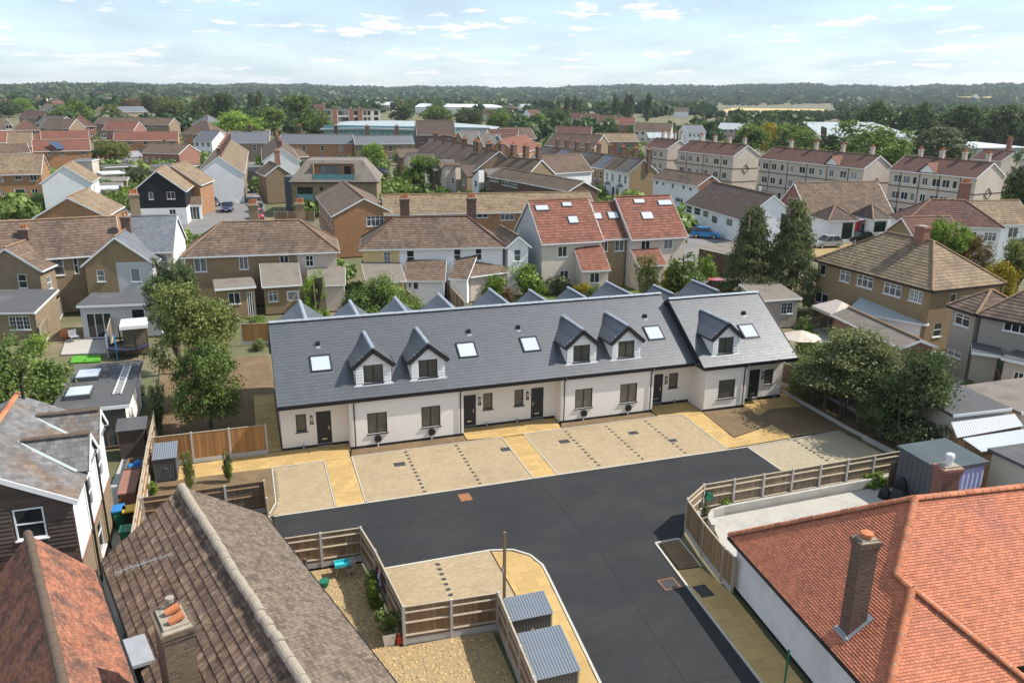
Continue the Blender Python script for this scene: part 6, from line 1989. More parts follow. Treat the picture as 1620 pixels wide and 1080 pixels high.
# flats, three storeys in pale render with brown roofs
def flats(label, L, R, rg, ze=8.2, n=7, pitch=30, gb=None, dorm=(), extra=()):
    a, b = S_(*L, ze), S_(*R, ze)
    W = (b - a).length
    wn = []
    for fl in range(3):
        for k in range(n):
            w = (1.5, 1.0, .8, 1.3)[(k * 3) % 4]
            wn.append((.9 + k * (W - 1.5) / n, .9 + fl * 2.65, w, 1.25, '2' if w > .9 else '1'))
    root, WW, zr = hs('flats_block', label, a, b, ze, 'gx', pitch, rg, cat='flats', wall={'*': 'render_pale'}, rmat='tile_plum', tiles=None, wins={'f': wn, 'r': []},
       chim=[(W * (k + .6) / 4, 4.0, zr_ + .0, .65, .5, 'render_pale', 3) for k in range(4) for zr_ in [ze + 3.4]])
    D = 2 * (zr - ze) / math.tan(R_(pitch)) - .6
    for fl in (1, 2):
        bx('string_course', 'tile_plum', root, -.03, -.04, .35 + fl * 2.62, WW + .03, -.005, .5 + fl * 2.62)
        bx('string_course', 'tile_plum', root, WW + .005, .0, .35 + fl * 2.62, WW + .04, D, .5 + fl * 2.62)
    for k in range(1, n, 2):
        x = .4 + k * (W - 1.5) / n
        bx('pilaster', 'tile_plum', root, x - .07, -.05, 0, x + .07, -.004, ze - .1)
    m = MB()   # diamond on the gable
    for s0, s1 in (((-.9, 0), (0, .9)), ((0, .9), (.9, 0)), ((.9, 0), (0, -.9)), ((0, -.9), (-.9, 0))):
        m.bar((WW + .03, D / 2 + s0[0], 5.6 + s0[1]), (WW + .03, D / 2 + s1[0], 5.6 + s1[1]), .05, .18, (1, 0, 0))
    m.build('gable_emblem', 'tile_plum', root)
    for f in dorm:
        x = WW * f
        g = MB(); g.add([(x - 1.7, -.06, ze - .1), (x + 1.7, -.06, ze - .1), (x, -.06, ze + 1.5)]); g.build('gablet', 'render_white', root)
        m = MB(); t_ = math.tan(R_(pitch)); yb = 1.6 / t_
        m.slab([(x - 1.9, -.3, ze - .1), (x - 1.9 + .01, -.3, ze - .1), (x, yb, ze + 1.62), (x, -.3, ze + 1.62)], .06)
        m.slab([(x - 1.9, yb * .0, ze - .05), (x - 1.9, -.3, ze - .08), (x, -.3, ze + 1.62), (x, yb, ze + 1.62)], .06); m.slab([(x + 1.9, -.3, ze - .08), (x + 1.9, 0, ze - .05), (x, yb, ze + 1.62), (x, -.3, ze + 1.62)], .06)
        m.build('gablet_roof', 'tile_orange', root)
    return root
flats('three storey pale flats with plum roof, farthest of the three blocks', ('C', 1042, 457), ('C', 1388, 492), ('C', 1290, 407), n=6)
flats('three storey pale flats with plum roof and one gablet, middle block', ('D', 0, 502), ('D', 642, 568), ('D', 400, 458), n=10, dorm=(.72,))
flats('three storey pale flats with plum roof and a gablet, nearest right block', ('D', 792, 572), ('D', 1332, 624), ('D', 1150, 508), n=8, dorm=(.45,))
flats('small pale flats with plum roof in front of the red brick school', ('C', 842, 432), ('C', 985, 447), ('C', 1000, 385), n=3)
hs('plum_roof_house', 'brown roofed house end at the right edge beyond the flats', ('D', 1290, 505), ('D', 1480, 522), 7.6, 'gx', 30, ('D', 1400, 448), wall='render_pale', rmat='tile_plum', tiles=None, chim=[(5, 4, 12, .9, .6, 'brick_red', 3)])
# school, white row, halls
hs('red_brick_school', 'two storey red brick building with tan roof beyond the terraces', ('C', 575, 402), ('C', 815, 402), 6.0, 'gx', 25, ('C', 700, 352), cat='building', wall='brick_red', rmat='tile_tan', tiles=None,
   px={'f': [('C', 605, 405, 640, 445, 'p'), ('C', 685, 405, 708, 465, 'dt'), ('C', 740, 410, 790, 440, '4')]})
hs('white_row', 'white two storey row with brown roof in front of the pale flats', ('C', 890, 627), ('C', 1172, 672), 5.2, 'gx', 30, ('C', 1130, 590), cat='terrace', wall={'*': 'render_white', 'r': 'brick_red'}, rmat='tile_brown', tiles='inter',
   px={'f': [('C', 915, 640, 930, 665, '1'), ('C', 953, 650, 968, 672, '1'), ('C', 1012, 655, 1025, 690, '1'), ('C', 1078, 665, 1092, 695, '1'), ('C', 1118, 680, 1135, 705, '1'), ('C', 1035, 740, 1080, 775, '3')]})
hs('brown_roof_hall', 'long low white and brick hall with dark brown roof by the road', ('C', 1090, 777), ('C', 1440, 880), 3.4, 'gx', 36, ('C', 1400, 675), cat='building', wall='render_white', rmat='tile_dark', tiles='inter',
   px={'f': [('C', 1100, 787, 1132, 842, 's'), ('C', 1152, 800, 1185, 855, 's'), ('C', 1205, 820, 1235, 868, 's'), ('C', 1257, 850, 1288, 905, '1'), ('C', 1347, 868, 1380, 922, 'm')]},
   wins={})
hs('brick_hall', 'brick and white hall with steep speckled brown roof', ('D', 312, 868), ('D', 832, 850), 2.9, 'gx', 44, ('D', 480, 648), cat='building', wall={'*': 'render_white', 'l': 'brick_red'}, rmat='tile_brown', tiles='inter',
   px={'f': [('D', 365, 885, 400, 935, 's'), ('D', 280, 900, 345, 980, 'dg')], 'l': [('D', 185, 740, 238, 830, 'm')]})
hs('garage', 'white garage with hipped roof left of the red porch', ('D', 425, 885), ('D', 612, 882), 3.3, 'hip', 35, D=4.5, cat='garage', wall='render_white', rmat='tile_dark', tiles='inter', px={'f': [('D', 512, 890, 605, 1000, 'd')]})
hs('garage', 'white garage with hipped roof right of the red porch', ('D', 700, 878), ('D', 812, 874), 3.3, 'hip', 35, D=4.5, cat='garage', wall='render_white', rmat='tile_dark', tiles='inter', px={'f': [('D', 708, 885, 785, 955, 'd')]})
hs('red_porch', 'dark red porch with teal door between the two garages', ('D', 612, 878), ('D', 712, 874), 3.1, 'flat', 0, D=3.0, cat='porch', wall='paint_red', rmat='felt', px={'f': [('D', 625, 895, 665, 985, 'dt')]})
hs('plum_roof_house', 'white house with plum hipped roof behind the right-hand trees', ('D', 880, 905), ('D', 1505, 930), 5.2, 'hip', 36, ('D', 1170, 757), wall='render_white', rmat='tile_plum', tiles='inter',
   px={'f': [('D', 1380, 955, 1447, 1010, '3'), ('D', 1283, 950, 1328, 990, '2'), ('D', 1395, 1065, 1450, 1080, '3')]}, chim=[(7.5, 5.0, 9.8, 1.1, .7, 'brick_red', 4)])
hs('tan_roof_house', 'pale blue and white house with tan and grey roof at the right edge', ('D', 1330, 912), ('D', 1700, 905), 5.2, 'gx', 36, ('D', 1500, 760), wall='render_white', rmat='tile_tan', tiles='inter',
   px={'f': [('D', 1530, 925, 1578, 985, '2')]})
hs('pebble_gable_house', 'pebbledashed gable with plum roof in front of the plum hipped house', ('D', 772, 940), ('D', 948, 985), 5.0, 'gy', 36, D=6, wall='pebbledash', rmat='tile_plum', tiles='inter')
# big pebbledashed semi on the right
hs('semi_detached_house', 'large brown pebbledashed semi with brown pantiled hipped roof on the right', ('H', 338, 312), ('H', 1062, 504), 5.2, 'hip', 36, ('H', 1000, 187), wall='pebbledash', rmat='tile_tan', ridge_each=True, fascia='plastic_black',
   px={'f': [('H', 378, 335, 405, 410, '1'), ('H', 500, 372, 553, 455, 't'), ('H', 605, 398, 693, 495, '3'), ('H', 768, 445, 865, 545, '3'), ('H', 925, 487, 995, 582, 'g'), ('H', 345, 500, 420, 590, '2'), ('H', 580, 570, 680, 620, '4')],
       'r': [('H', 1175, 520, 1205, 570, '1'), ('H', 1235, 535, 1300, 565, '2'), ('H', 1075, 700, 1112, 778, 's')]}, chim=[(7.6, 3.7, 9.3, 1.0, .65, 'brick_red', 0)])
hs('semi_detached_house', 'grey-brown pebbledashed house with pantiled roof at the right edge', ('H', 1325, 646), ('H', 1800, 740), 5.0, 'hip', 34, ('H', 1620, 450), wall='pebbledash_grey', rmat='tile_brown', tiles='inter', fascia='plastic_black',
   px={'f': [('H', 1508, 660, 1640, 770, '3'), ('H', 1330, 915, 1405, 990, 'dg')]})
hs('rear_wing', 'hipped rear wing of the grey-brown house with two windows', ('H', 1148, 590), ('H', 1328, 648), 5.0, 'hip', 30, D=4.2, cat='extension', wall='pebbledash_grey', rmat='tile_brown', tiles='inter', fascia='plastic_black', px={'f': [('H', 1203, 632, 1282, 730, 't'), ('H', 1155, 845, 1230, 920, 't')]})
hs('rear_extension', 'flat dark roofed extension below the grey-brown house', ('H', 1300, 880), ('H', 1480, 905), 2.8, 'flat', 0, D=3.0, cat='extension', wall='pebbledash_grey', rmat='felt')
hs('rear_extension', 'pale rendered extension with wide glass door at the right edge', ('H', 1480, 915), ('H', 1680, 960), 2.9, 'flat', 0, D=5.0, cat='extension', wall='render_pale', rmat='felt', px={'f': [('H', 1560, 990, 1680, 1080, 'p')]})
hs('outbuilding', 'pebbledashed outbuilding with a white window behind the terrace end', ('H', 25, 560), ('H', 268, 545), 2.7, 'lean', 8, D=3.5, cat='outbuilding', wall='pebbledash_grey', rmat='felt_brown', tiles=None, px={'f': [('H', 143, 575, 207, 640, 'm')]})
hs('conservatory', 'white lean-to canopy with grey glazed roof against the pebbledashed semi', ('H', 540, 622), ('H', 1032, 708), 2.4, 'lean', 10, D=3.0, cat='canopy', wall='upvc', rmat='roof_pale', tiles=None, px={'f': [('H', 560, 640, 680, 720, 'p')]})
hs('brick_garage', 'brick garage with dusty felt gable roof behind the conifers', ('H', 870, 850), ('H', 1095, 840), 2.5, 'gy', 20, D=9, cat='garage', wall='brick_red', rmat='felt_brown', tiles=None)
hs('shed_roof', 'grey-green flat roofed shed beside the road behind the fir trees', ('G', 1165, 235), ('G', 1390, 285), 2.6, 'flat', 0, D=8, cat='shed', wall='timber_dark', rmat='felt_brown')
# far buildings
def far_house(label, L, R, ze, roof, pitch, D, wall, rmat, n=3, group=None, cat='house', fl=2):
    a, b = S_(*L, ze), S_(*R, ze)
    W = (b - a).length - .8
    wn = [(.7 + k * W / n, .9 + f * 2.6, min(1.4, W / n * .5), 1.3, '2') for k in range(n) for f in range(fl)]
    return house('far_house', label, cat, a, b, D, ze, roof, pitch, .3, wall=wall, rmat=rmat, tiles=None, wins={'f': wn}, group=group)
far_house('wide low hall with grey roof left of the round trees', ('A', 745, 222), ('A', 905, 220), 5.5, 'gx', 30, 12, 'brick_stock', 'slate_mid', 6)
far_house('white house with grey roof by the left trees', ('A', 250, 232), ('A', 350, 236), 5.4, 'gx', 36, 9, 'render_white', 'slate_mid', 3)
far_house('brown roofed terrace left of the white house', ('A', 110, 250), ('A', 245, 262), 5.4, 'gx', 36, 9, 'brick_stock', 'tile_plum', 4)
far_house('tan gable above the white house', ('A', 245, 200), ('A', 345, 205), 5.4, 'gx', 40, 9, 'render_cream', 'tile_tan', 2)
far_house('dark red hipped roof beside the green shop front', ('A', 430, 310), ('A', 590, 308), 5.0, 'hip', 40, 10, 'brick_red', 'tile_plum', 3)
far_house('long low terrace with brown roof beyond the shop', ('A', 570, 292), ('A', 1030, 300), 5.0, 'gx', 30, 9, 'brick_stock', 'tile_brown', 9)
far_house('orange roofed hall right of the shop front', ('A', 620, 332), ('A', 815, 335), 4.6, 'gx', 34, 9, 'brick_red', 'tile_orange', 4)
far_house('tan house under the large round trees', ('A', 1060, 225), ('A', 1160, 228), 5.4, 'gx', 36, 9, 'render_cream', 'tile_tan', 2)
far_house('orange roofed house beside the tan house', ('A', 1140, 238), ('A', 1240, 240), 5.4, 'gx', 36, 9, 'brick_orange', 'tile_orange', 2)
far_house('grey hipped villa left of the bright tree', ('A', 1270, 300), ('A', 1380, 296), 5.6, 'hip', 38, 10, 'render_pale', 'slate_mid', 3)
far_house('brown roofed brick house behind the white dormer', ('A', 1105, 350), ('A', 1290, 355), 5.4, 'hip', 40, 9, 'brick_orange', 'tile_brown', 3)
far_house('white fronted house with grey roof left of the chimneys', ('A', 1175, 400), ('A', 1290, 405), 5.0, 'gx', 36, 8, 'render_white', 'slate_mid', 3)
far_house('tan house left of the wide low hall', ('A', 570, 220), ('A', 645, 222), 5.4, 'gx', 36, 9, 'render_cream', 'tile_tan', 2)
for k, (x0, x1, y) in enumerate(((380, 470, 262), (455, 560, 268), (555, 665, 280))):
    far_house(('far terrace of white fronted houses with plum roofs, left third', 'far terrace of white fronted houses with plum roofs, middle third', 'far terrace of white fronted houses with plum roofs, right third')[k], ('C', x0, y), ('C', x1, y + 2), 5.4, 'gx', 36, 9, 'render_pale', 'tile_plum', 4)
far_house('orange roofed end house of the far terrace', ('C', 650, 298), ('C', 790, 300), 5.4, 'gx', 36, 9, 'brick_orange', 'tile_orange', 3)
far_house('white gable with plum roof left of the tall dark tree', ('C', 80, 262), ('C', 170, 266), 5.4, 'gy', 38, 10, 'render_white', 'tile_plum', 2)
far_house('pale roofed white house beside the white tower', ('C', 1110, 345), ('C', 1225, 345), 5.4, 'gx', 30, 9, 'render_white', 'slate_mid', 4)
far_house('pale roofed low hall right of the white tower', ('C', 1290, 325), ('C', 1470, 330), 5.0, 'gx', 24, 12, 'render_pale', 'roof_pale', 5)
far_house('orange brick low roof left of the school', ('C', 480, 420), ('C', 560, 422), 4.0, 'gx', 30, 8, 'brick_red', 'tile_orange', 2)
far_house('brown house pair at the left end of the diagonal terrace', ('C', 0, 440), ('C', 95, 438), 5.4, 'gx', 36, 9, 'render_white', 'tile_brown', 3)
far_house('orange roofed house behind the terrace chimneys', ('C', 80, 480), ('C', 220, 440), 5.4, 'gx', 36, 9, 'brick_orange', 'tile_orange', 3)
far_house('dark brown dormered house in front of the glass hall', ('B', 1000, 362), ('B', 1240, 362), 6.0, 'gx', 45, 9, 'brick_brown', 'tile_dark', 4)
far_house('dark slate house right of the dormered house', ('B', 1300, 418), ('B', 1420, 415), 5.4, 'gx', 36, 9, 'brick_stock', 'slate_old', 3)
far_house('white fronted house with plum roof at the end of the lower terrace backs', ('B', 1520, 440), ('B', 1625, 440), 5.4, 'gx', 36, 9, 'render_white', 'tile_plum', 2)
far_house('yellow brick house right of the dark slate house', ('B', 1415, 440), ('B', 1525, 438), 5.4, 'gx', 36, 9, 'brick_stock', 'slate_old', 2)
for lab, L, R, z, p, wl, rm, n in (
        ('dark slate terrace left of the white house by the trees', ('A', 215, 292), ('A', 345, 300), 5.2, 36, 'brick_stock', 'slate_old', 4),
        ('brown terrace roofs below the white house by the trees', ('A', 235, 318), ('A', 420, 322), 5.0, 36, 'brick_stock', 'tile_brown', 5),
        ('low brown roofs behind the yellow brick corner house', ('B', 195, 500), ('B', 345, 492), 3.0, 20, 'brick_stock', 'tile_brown', 3),
        ('brown roofed yards between the street and the mixed terrace', ('B', 195, 455), ('B', 330, 450), 3.4, 24, 'render_pale', 'tile_plum', 3),
        ('slate terrace right of the dormered house, upper row', ('B', 1250, 398), ('B', 1405, 402), 5.4, 36, 'brick_stock', 'slate_mid', 4),
        ('plum roofed terrace right of the slate upper row', ('B', 1425, 398), ('B', 1620, 400), 5.4, 36, 'render_pale', 'tile_plum', 5),
        ('brown low roofs along the far main road', ('C', 0, 385), ('C', 190, 382), 5.0, 36, 'brick_red', 'tile_brown', 5),
        ('second terrace with brown roofs behind the diagonal terrace', ('C', 235, 425), ('C', 540, 442), 5.4, 36, 'brick_stock', 'tile_brown', 8),
        ('plum roofed terrace beyond the second terrace', ('C', 300, 372), ('C', 520, 376), 5.4, 36, 'brick_orange', 'tile_plum', 6),
        ('brown roofed row between the school and the far terrace', ('C', 780, 335), ('C', 1010, 340), 5.2, 34, 'render_cream', 'tile_brown', 6),
        ('tan roofed row left of the garages and car park', ('A', 40, 432), ('A', 195, 430), 5.0, 36, 'brick_orange', 'tile_tan', 4),
        ('brown roofed row right of the car park', ('A', 860, 470), ('A', 1090, 478), 3.2, 26, 'brick_red', 'tile_brown', 5),
        ('far plum roofed row left of the cream flats', ('B', 160, 172), ('B', 330, 174), 5.4, 36, 'brick_red', 'tile_plum', 5),
        ('far row of pale houses right of the big dark oak', ('B', 1390, 235), ('B', 1560, 240), 5.4, 36, 'render_cream', 'tile_plum', 5)):
    far_house(lab, L, R, z, 'gx', p, 9, wl, rm, n, cat='terrace', fl=2 if z > 4 else 1)
# cream and maroon flats
a, b = S_('B', 360, 240, 9.0), S_('B', 778, 240, 9.0)
t = thing('apartment_block', 'cream flats with maroon brick strips beyond the glass hall', 'flats', (a.x, a.y, 0), math.atan2(b.y - a.y, b.x - a.x))
W = (b - a).length
ht = onwall(a, b, *pt('B', 500, 207))[1]
m = MB(); wall_panel(m, (0, 0), (W, 0), 0, ht); wall_panel(m, (0, 12), (0, 0), 0, ht); wall_panel(m, (W, 0), (W, 12), 0, ht); m.build('wall', 'render_cream', t)
bx('roof', 'felt', t, -.2, -.2, ht, W + .2, 12, ht + .3)
for f0, f1 in ((.1, .165), (.3, .36), (.545, .6), (.66, .73)):
    bx('brick_strip', 'brick_red', t, W * f0, -.25, 0, W * f1, -.02, ht + .6)
for k, f in enumerate((.05, .2, .25, .4, .45, .5, .63, .77, .83, .93)):
    for fl in range(3):
        window(t, (0, 0), (W, 0), W * f - .8, ht - 2.6 - fl * 3.0, 1.6 if k % 3 else 2.2, 2.0, cols=2, mat='frame_dark', sill=None, proud=True)
# glass-fronted leisure hall with low curved roof
a, b = S_('B', 430, 300, 7.0), S_('B', 1445, 318, 7.0)
t = thing('glass_hall', 'long hall with pale curved roof and turquoise glass front', 'hall', (a.x, a.y, 0), math.atan2(b.y - a.y, b.x - a.x))
W = (b - a).length
m = MB(); n = 30
for k in range(n):
    f0, f1 = k / n, (k + 1) / n
    z = lambda f: 7.0 + 1.3 * (1 - (2 * f - .75) ** 2 * .9)
    m.add([(W * f0 - 1, -1.5, z(f0) - 2.2), (W * f1 - 1, -1.5, z(f1) - 2.2), (W * f1 - 1, 26, z(f1)), (W * f0 - 1, 26, z(f0))])
    m.add([(W * f0 - 1, -1.5, z(f0) - 2.8), (W * f1 - 1, -1.5, z(f1) - 2.8), (W * f1 - 1, -1.5, z(f1) - 2.2), (W * f0 - 1, -1.5, z(f0) - 2.2)])
m.build('roof', 'roof_pale', t)
for k in range(24):
    f0, f1 = k / 24, (k + 1) / 24
    bx('glass_panel', 'cyan_glass', t, W * f0 + .06, 0, 0, W * f1 - .06, .1, 4.6)
    bx('mullion', 'steel', t, W * f1 - .06, -.05, 0, W * f1 + .06, .12, 4.7)
bx('upper_wall', 'cyan_glass', t, 0, .15, 4.5, W, .3, 7.0)
bx('end_wall', 'shed_metal', t, -.5, .3, 0, W + .5, 25, 5.2)
# pale industrial roofs to the right and middle
for lab, L, R, ze, D, rise, wl, rm in (('large pale warehouse roof among the right-hand trees', ('D', 390, 372), ('D', 965, 372), 6.5, 34, 4.5, 'render_white', 'roof_pale'),
                                     ('white flat warehouse at the right edge', ('D', 1235, 440), ('D', 1640, 436), 6.0, 30, .8, 'roof_pale', 'roof_white'),
                                     ('long low white factory in the far middle', ('B', 990, 190), ('B', 1570, 195), 7, 30, 3, 'render_white', 'roof_white'),
                                     ('low pale factory left of the long white factory', ('B', 690, 175), ('B', 850, 178), 7, 30, 3, 'render_pale', 'roof_white'),
                                     ('white sheds below the far left end of the poplars', ('C', 0, 190), ('C', 180, 192), 7, 30, 3, 'render_white', 'roof_pale')):
    a, b = S_(*L, ze), S_(*R, ze)
    W = (b - a).length
    t = thing('warehouse', lab, 'warehouse', (a.x, a.y, 0), math.atan2(b.y - a.y, b.x - a.x))
    m = MB(); wall_panel(m, (0, 0), (W, 0), 0, ze); wall_panel(m, (0, D), (0, 0), 0, ze); wall_panel(m, (W, 0), (W, D), 0, ze); m.build('wall', wl, t)
    m = MB(); m.slab([(-.5, -.5, ze), (W + .5, -.5, ze), (W * .82, D / 2, ze + rise), (W * .05, D / 2, ze + rise)], .2); m.slab([(W + .5, D, ze), (-.5, D, ze), (W * .05, D / 2, ze + rise), (W * .82, D / 2, ze + rise)], .2)
    m.slab([(W + .5, -.5, ze), (W + .5, D, ze), (W * .82, D / 2, ze + rise)], .2); m.build('roof', rm, t)
    for k in range(5):
        window(t, (0, 0), (W, 0), W * (.1 + .18 * k), 1, W * .06, 3, cols=2, proud=True, sill=None, mat='steel')
a = S_('C', 1265, 370, 0)
t = thing('white_tower', 'open white steel tower beyond the pale flats', 'tower', (a.x, a.y, 0))
hh = onwall(a, a + Vector((1, 0, 0)), *pt('C', 1265, 300))[1]
for x in (-2.5, 2.5):
    for y in (-2.5, 2.5):
        m = MB(); m.box(x - .25, y - .25, 0, x + .25, y + .25, hh); m.build('leg', 'plastic_white', t)
for k in range(1, 7):
    z = hh * k / 6
    for y in (-2.5, 2.5):
        m = MB(); m.box(-2.5, y - .15, z - .5, 2.5, y + .15, z); m.build('crossbar', 'plastic_white', t)

# ------------------------------------------------------------------ ROADS AND YARDS BEYOND
def area(name, mat, pts, z=-.02):
    P = [G(*p) for p in pts]
    return struct(name, mat, [(p.x, p.y) for p in P], z - .08, z)
T_ = lambda s, x, y: pt(s, x, y)
area('road', 'asphalt_old', [T_('A', 1050, 985), T_('A', 1060, 905), T_('A', 1240, 830), T_('A', 1290, 770), T_('B', 70, 765), T_('B', 80, 900), T_('A', 1600, 1000)])
area('road', 'asphalt_old', [T_('A', 1490, 775), T_('A', 1515, 520), T_('A', 1600, 520), T_('B', 55, 770)], -.012)
area('pavement', 'concrete', [T_('A', 1440, 775), T_('A', 1475, 520), T_('A', 1513, 520), T_('A', 1488, 775)], .0)
area('road', 'asphalt_old', [T_('G', 1080, 330), T_('G', 1085, 200), T_('G', 1100, 110), T_('G', 1180, 130), T_('H', 150, 140), T_('H', 760, 130), T_('H', 760, 190), T_('H', 300, 290), T_('G', 1420, 330)])
area('pavement', 'slab_bed', [T_('H', 270, 235), T_('H', 620, 190), T_('H', 500, 260), T_('H', 280, 310)], .01)
area('car_park', 'asphalt_old', [T_('A', 560, 545), T_('A', 830, 545), T_('A', 860, 480), T_('A', 620, 480)])
area('lawn', 'grass', [T_('A', 1060, 1065), T_('A', 1065, 975), T_('A', 1180, 990), T_('A', 1130, 1060)], .0)
area('patio', 'concrete_pale', [T_('E', 370, 890), T_('E', 400, 800), T_('E', 640, 795), T_('E', 650, 880)], .01)
area('lawn', 'grass_fake', [T_('E', 430, 940), T_('E', 440, 900), T_('E', 616, 890), T_('E', 616, 930)], .02)
area('lawn', 'grass', [T_('G', 0, 560), T_('F', 1450, 500), T_('G', 300, 420), T_('G', 800, 470), T_('G', 1000, 540), T_('G', 500, 560)], .0)
area('patio', 'concrete', [T_('H', 330, 700), T_('H', 560, 640), T_('H', 1100, 850), T_('H', 900, 1000), T_('H', 400, 1000)], -.03)
area('patio', 'concrete', [T_('H', 1150, 1050), T_('H', 1250, 950), T_('H', 1620, 1060), T_('H', 1620, 1150), T_('H', 1200, 1150)], -.03)
area('field', 'field', [(1138, 176), (1158, 171.5), (1195, 168.6), (1250, 168), (1288, 169.5), (1312, 175.5), (1300, 179), (1145, 179)], .1)

# ------------------------------------------------------------------ TREES
def leaves_mesh(name, shape, clumps, per, leaf, seed, mat, rc=.28, flat=.0):
    rs = np.random.RandomState(seed)
    C, TT = [], []
    k = 0
    lob = [(rs.uniform(-.6, .6), rs.uniform(-.6, .6), rs.uniform(-.65, .7), rs.uniform(.33, .55)) for _ in range(11)]
    while len(C) < clumps:
        v = rs.normal(size=3)
        v /= np.linalg.norm(v)
        if shape == 'round':
            r = rs.uniform(.35, 1.0) ** .5
            p = v * r * (1 + .12 * math.sin(3 * v[0] * 2 + seed) + .1 * math.sin(4 * v[1] * 2))
            p[2] = max(p[2], -.85)
        elif shape == 'lobes':
            L = lob[rs.randint(11)]
            p = np.array(L[:3]) + v * L[3] * rs.uniform(.4, 1) ** .5
        elif shape == 'cone':
            t = rs.uniform(0, 1) ** 1.25
            rad = 1.15 * (1 - t) ** .7 * (.92 + .16 * math.sin(t * 40)) * rs.uniform(.45, 1) ** .5 + .02
            a = rs.uniform(0, 6.283)
            p = np.array([rad * math.cos(a), rad * math.sin(a), t * 2 - 1])
        elif shape == 'poplar':
            t = rs.uniform(0, 1)
            rad = math.sin(math.pi * min(1, .12 + t * .88)) ** .6 * rs.uniform(.3, 1) ** .5
            a = rs.uniform(0, 6.283)
            p = np.array([rad * math.cos(a), rad * math.sin(a), t * 2 - 1])
        elif shape == 'weep':
            t = rs.uniform(0, 1)
            rad = (1 - .75 * t ** 1.6) * rs.uniform(.35, 1) ** .5 * (.85 + .25 * math.sin(t * 17 + seed))
            a = rs.uniform(0, 6.283)
            p = np.array([rad * math.cos(a), rad * math.sin(a), t * 1.8 - .9])
        C.append(p)
        TT.append(rs.uniform())
    C = np.array(C)
    n = clumps * per
    base = np.repeat(C, per, 0)
    rad = np.repeat(rs.uniform(.6, 1.3, clumps) * rc, per)[:, None]
    off = rs.normal(size=(n, 3)) * .5
    pos = base + off * rad * (np.array([1.35, 1.35, .42]) if shape in ('weep', 'cone') else np.array([1, 1, .75]))
    nrm = rs.normal(size=(n, 3)) * .8 + off * .9 + np.array([0, 0, .35])
    nrm /= np.linalg.norm(nrm, axis=1)[:, None]
    t1 = np.cross(nrm, rs.normal(size=(n, 3)))
    t1 /= np.linalg.norm(t1, axis=1)[:, None]
    t2 = np.cross(nrm, t1)
    s = (rs.uniform(.6, 1.3, n) * leaf)[:, None]
    t1, t2 = t1 * s, t2 * s * .7
    V = np.empty((n * 4, 3))
    V[0::4], V[1::4], V[2::4], V[3::4] = pos - t1, pos - t2 * .9, pos + t1, pos + t2 * .9
    tint = np.clip(np.repeat(np.array(TT), per) * .6 + rs.uniform(0, .4, n), 0, 1)
    return quads_mesh(name, V, tint, mat)

def quads_mesh(name, V, tint, mat):
    n = len(V) // 4
    me = bpy.data.meshes.new(name)
    me.vertices.add(n * 4)
    me.vertices.foreach_set('co', V.astype(np.float32).ravel())
    me.loops.add(n * 4)
    me.loops.foreach_set('vertex_index', np.arange(n * 4, dtype=np.int32))
    me.polygons.add(n)
    me.polygons.foreach_set('loop_start', np.arange(0, n * 4, 4, dtype=np.int32))
    me.update(calc_edges=True)
    at = me.attributes.new('tint', 'FLOAT', 'FACE')
    at.data.foreach_set('value', tint.astype(np.float32))
    me.materials.append(MATS[mat])
    return me

CROWN = {}
SPEC = {'round_near': ('round', 200, 70, .040, .26), 'lobes_near': ('lobes', 230, 70, .034, .20), 'cone_near': ('cone', 430, 70, .030, .15), 'cone': ('cone', 150, 26, .075, .24),
        'round': ('round', 150, 40, .06, .26), 'lobes': ('lobes', 150, 40, .055, .22), 'poplar': ('poplar', 110, 30, .085, .26), 'weep_near': ('weep', 190, 84, .032, .22), 'bush': ('lobes', 80, 36, .075, .30)}
def crown_mesh(spec, mat, v):
    key = (spec, mat, v)
    if key not in CROWN:
        sh, c, p, lf, rc = SPEC[spec]
        CROWN[key] = leaves_mesh('crown', sh, c, p, lf, 11 + v * 7 + len(CROWN), mat, rc)
    return CROWN[key]
TRUNK = None
def trunk_mesh():
    global TRUNK
    if TRUNK is None:
        m = MB()
        m.tube((0, 0, 0), (.02, .01, .45), 1.0, .72, 8); m.tube((.02, .01, .45), (-.01, .02, 1.0), .72, .25, 8)
        me = bpy.data.meshes.new('trunk')
        # limbs
        for k in range(6):
            a = k * 1.05
            z = .42 + .08 * k
            m.tube((0, 0, z), (math.cos(a) * 6, math.sin(a) * 6, z + .3), .38, .1, 6)
        o = m.build('trunk', 'bark', None); TRUNK = o.data
        bpy.data.objects.remove(o)
    return TRUNK
NTREE = [0]
def tree_at(label, spec, mat, p, h, r, cb=.25, name='tree', cat='tree', group=None, tr=None, ry=None, part='crown'):
    """tree standing at ground point p, h high, crown radius r; crown fills from cb*h to h"""
    NTREE[0] += 1
    t = thing(name, label, cat, (p.x, p.y, p.z), rnd.uniform(0, 6.28), group)
    me = crown_mesh(spec, mat, NTREE[0] % (3 if 'near' in spec else 2))
    c = obj(part, me, t)
    z0 = cb * h
    c.location.z = (z0 + h) / 2
    c.scale = (r, ry or r, (h - z0) / 2)
    k = obj('trunk' if cat == 'tree' else 'stem', trunk_mesh(), t)
    tr = tr or max(.05, h * (.016 if spec == 'weep_near' else .022))
    k.scale = (tr, tr, h * .8)
    k.location.z = -.1
    return t
def tree(label, spec, mat, x, yt, yb, wpx, cb=.2, name='tree', cat='tree', group=None, base=None, **kw):
    """surveyed tree: foot seen at (x, yb), top at (x, yt), crown wpx wide in the photo"""
    p = G(x, yb) if base is None else Vector((*base, 0))
    d = ray(x, yt)
    tt = math.hypot(p.x, p.y) / math.hypot(d.x, d.y)
    h = CAM_H + d.z * tt
    dist = (Vector((p.x, p.y, h / 2)) - Vector((0, 0, CAM_H))).dot(fw)
    return tree_at(label, spec, mat, p, max(h, .8), wpx / 2 * dist / F_PX, cb, name, cat, group, **kw)
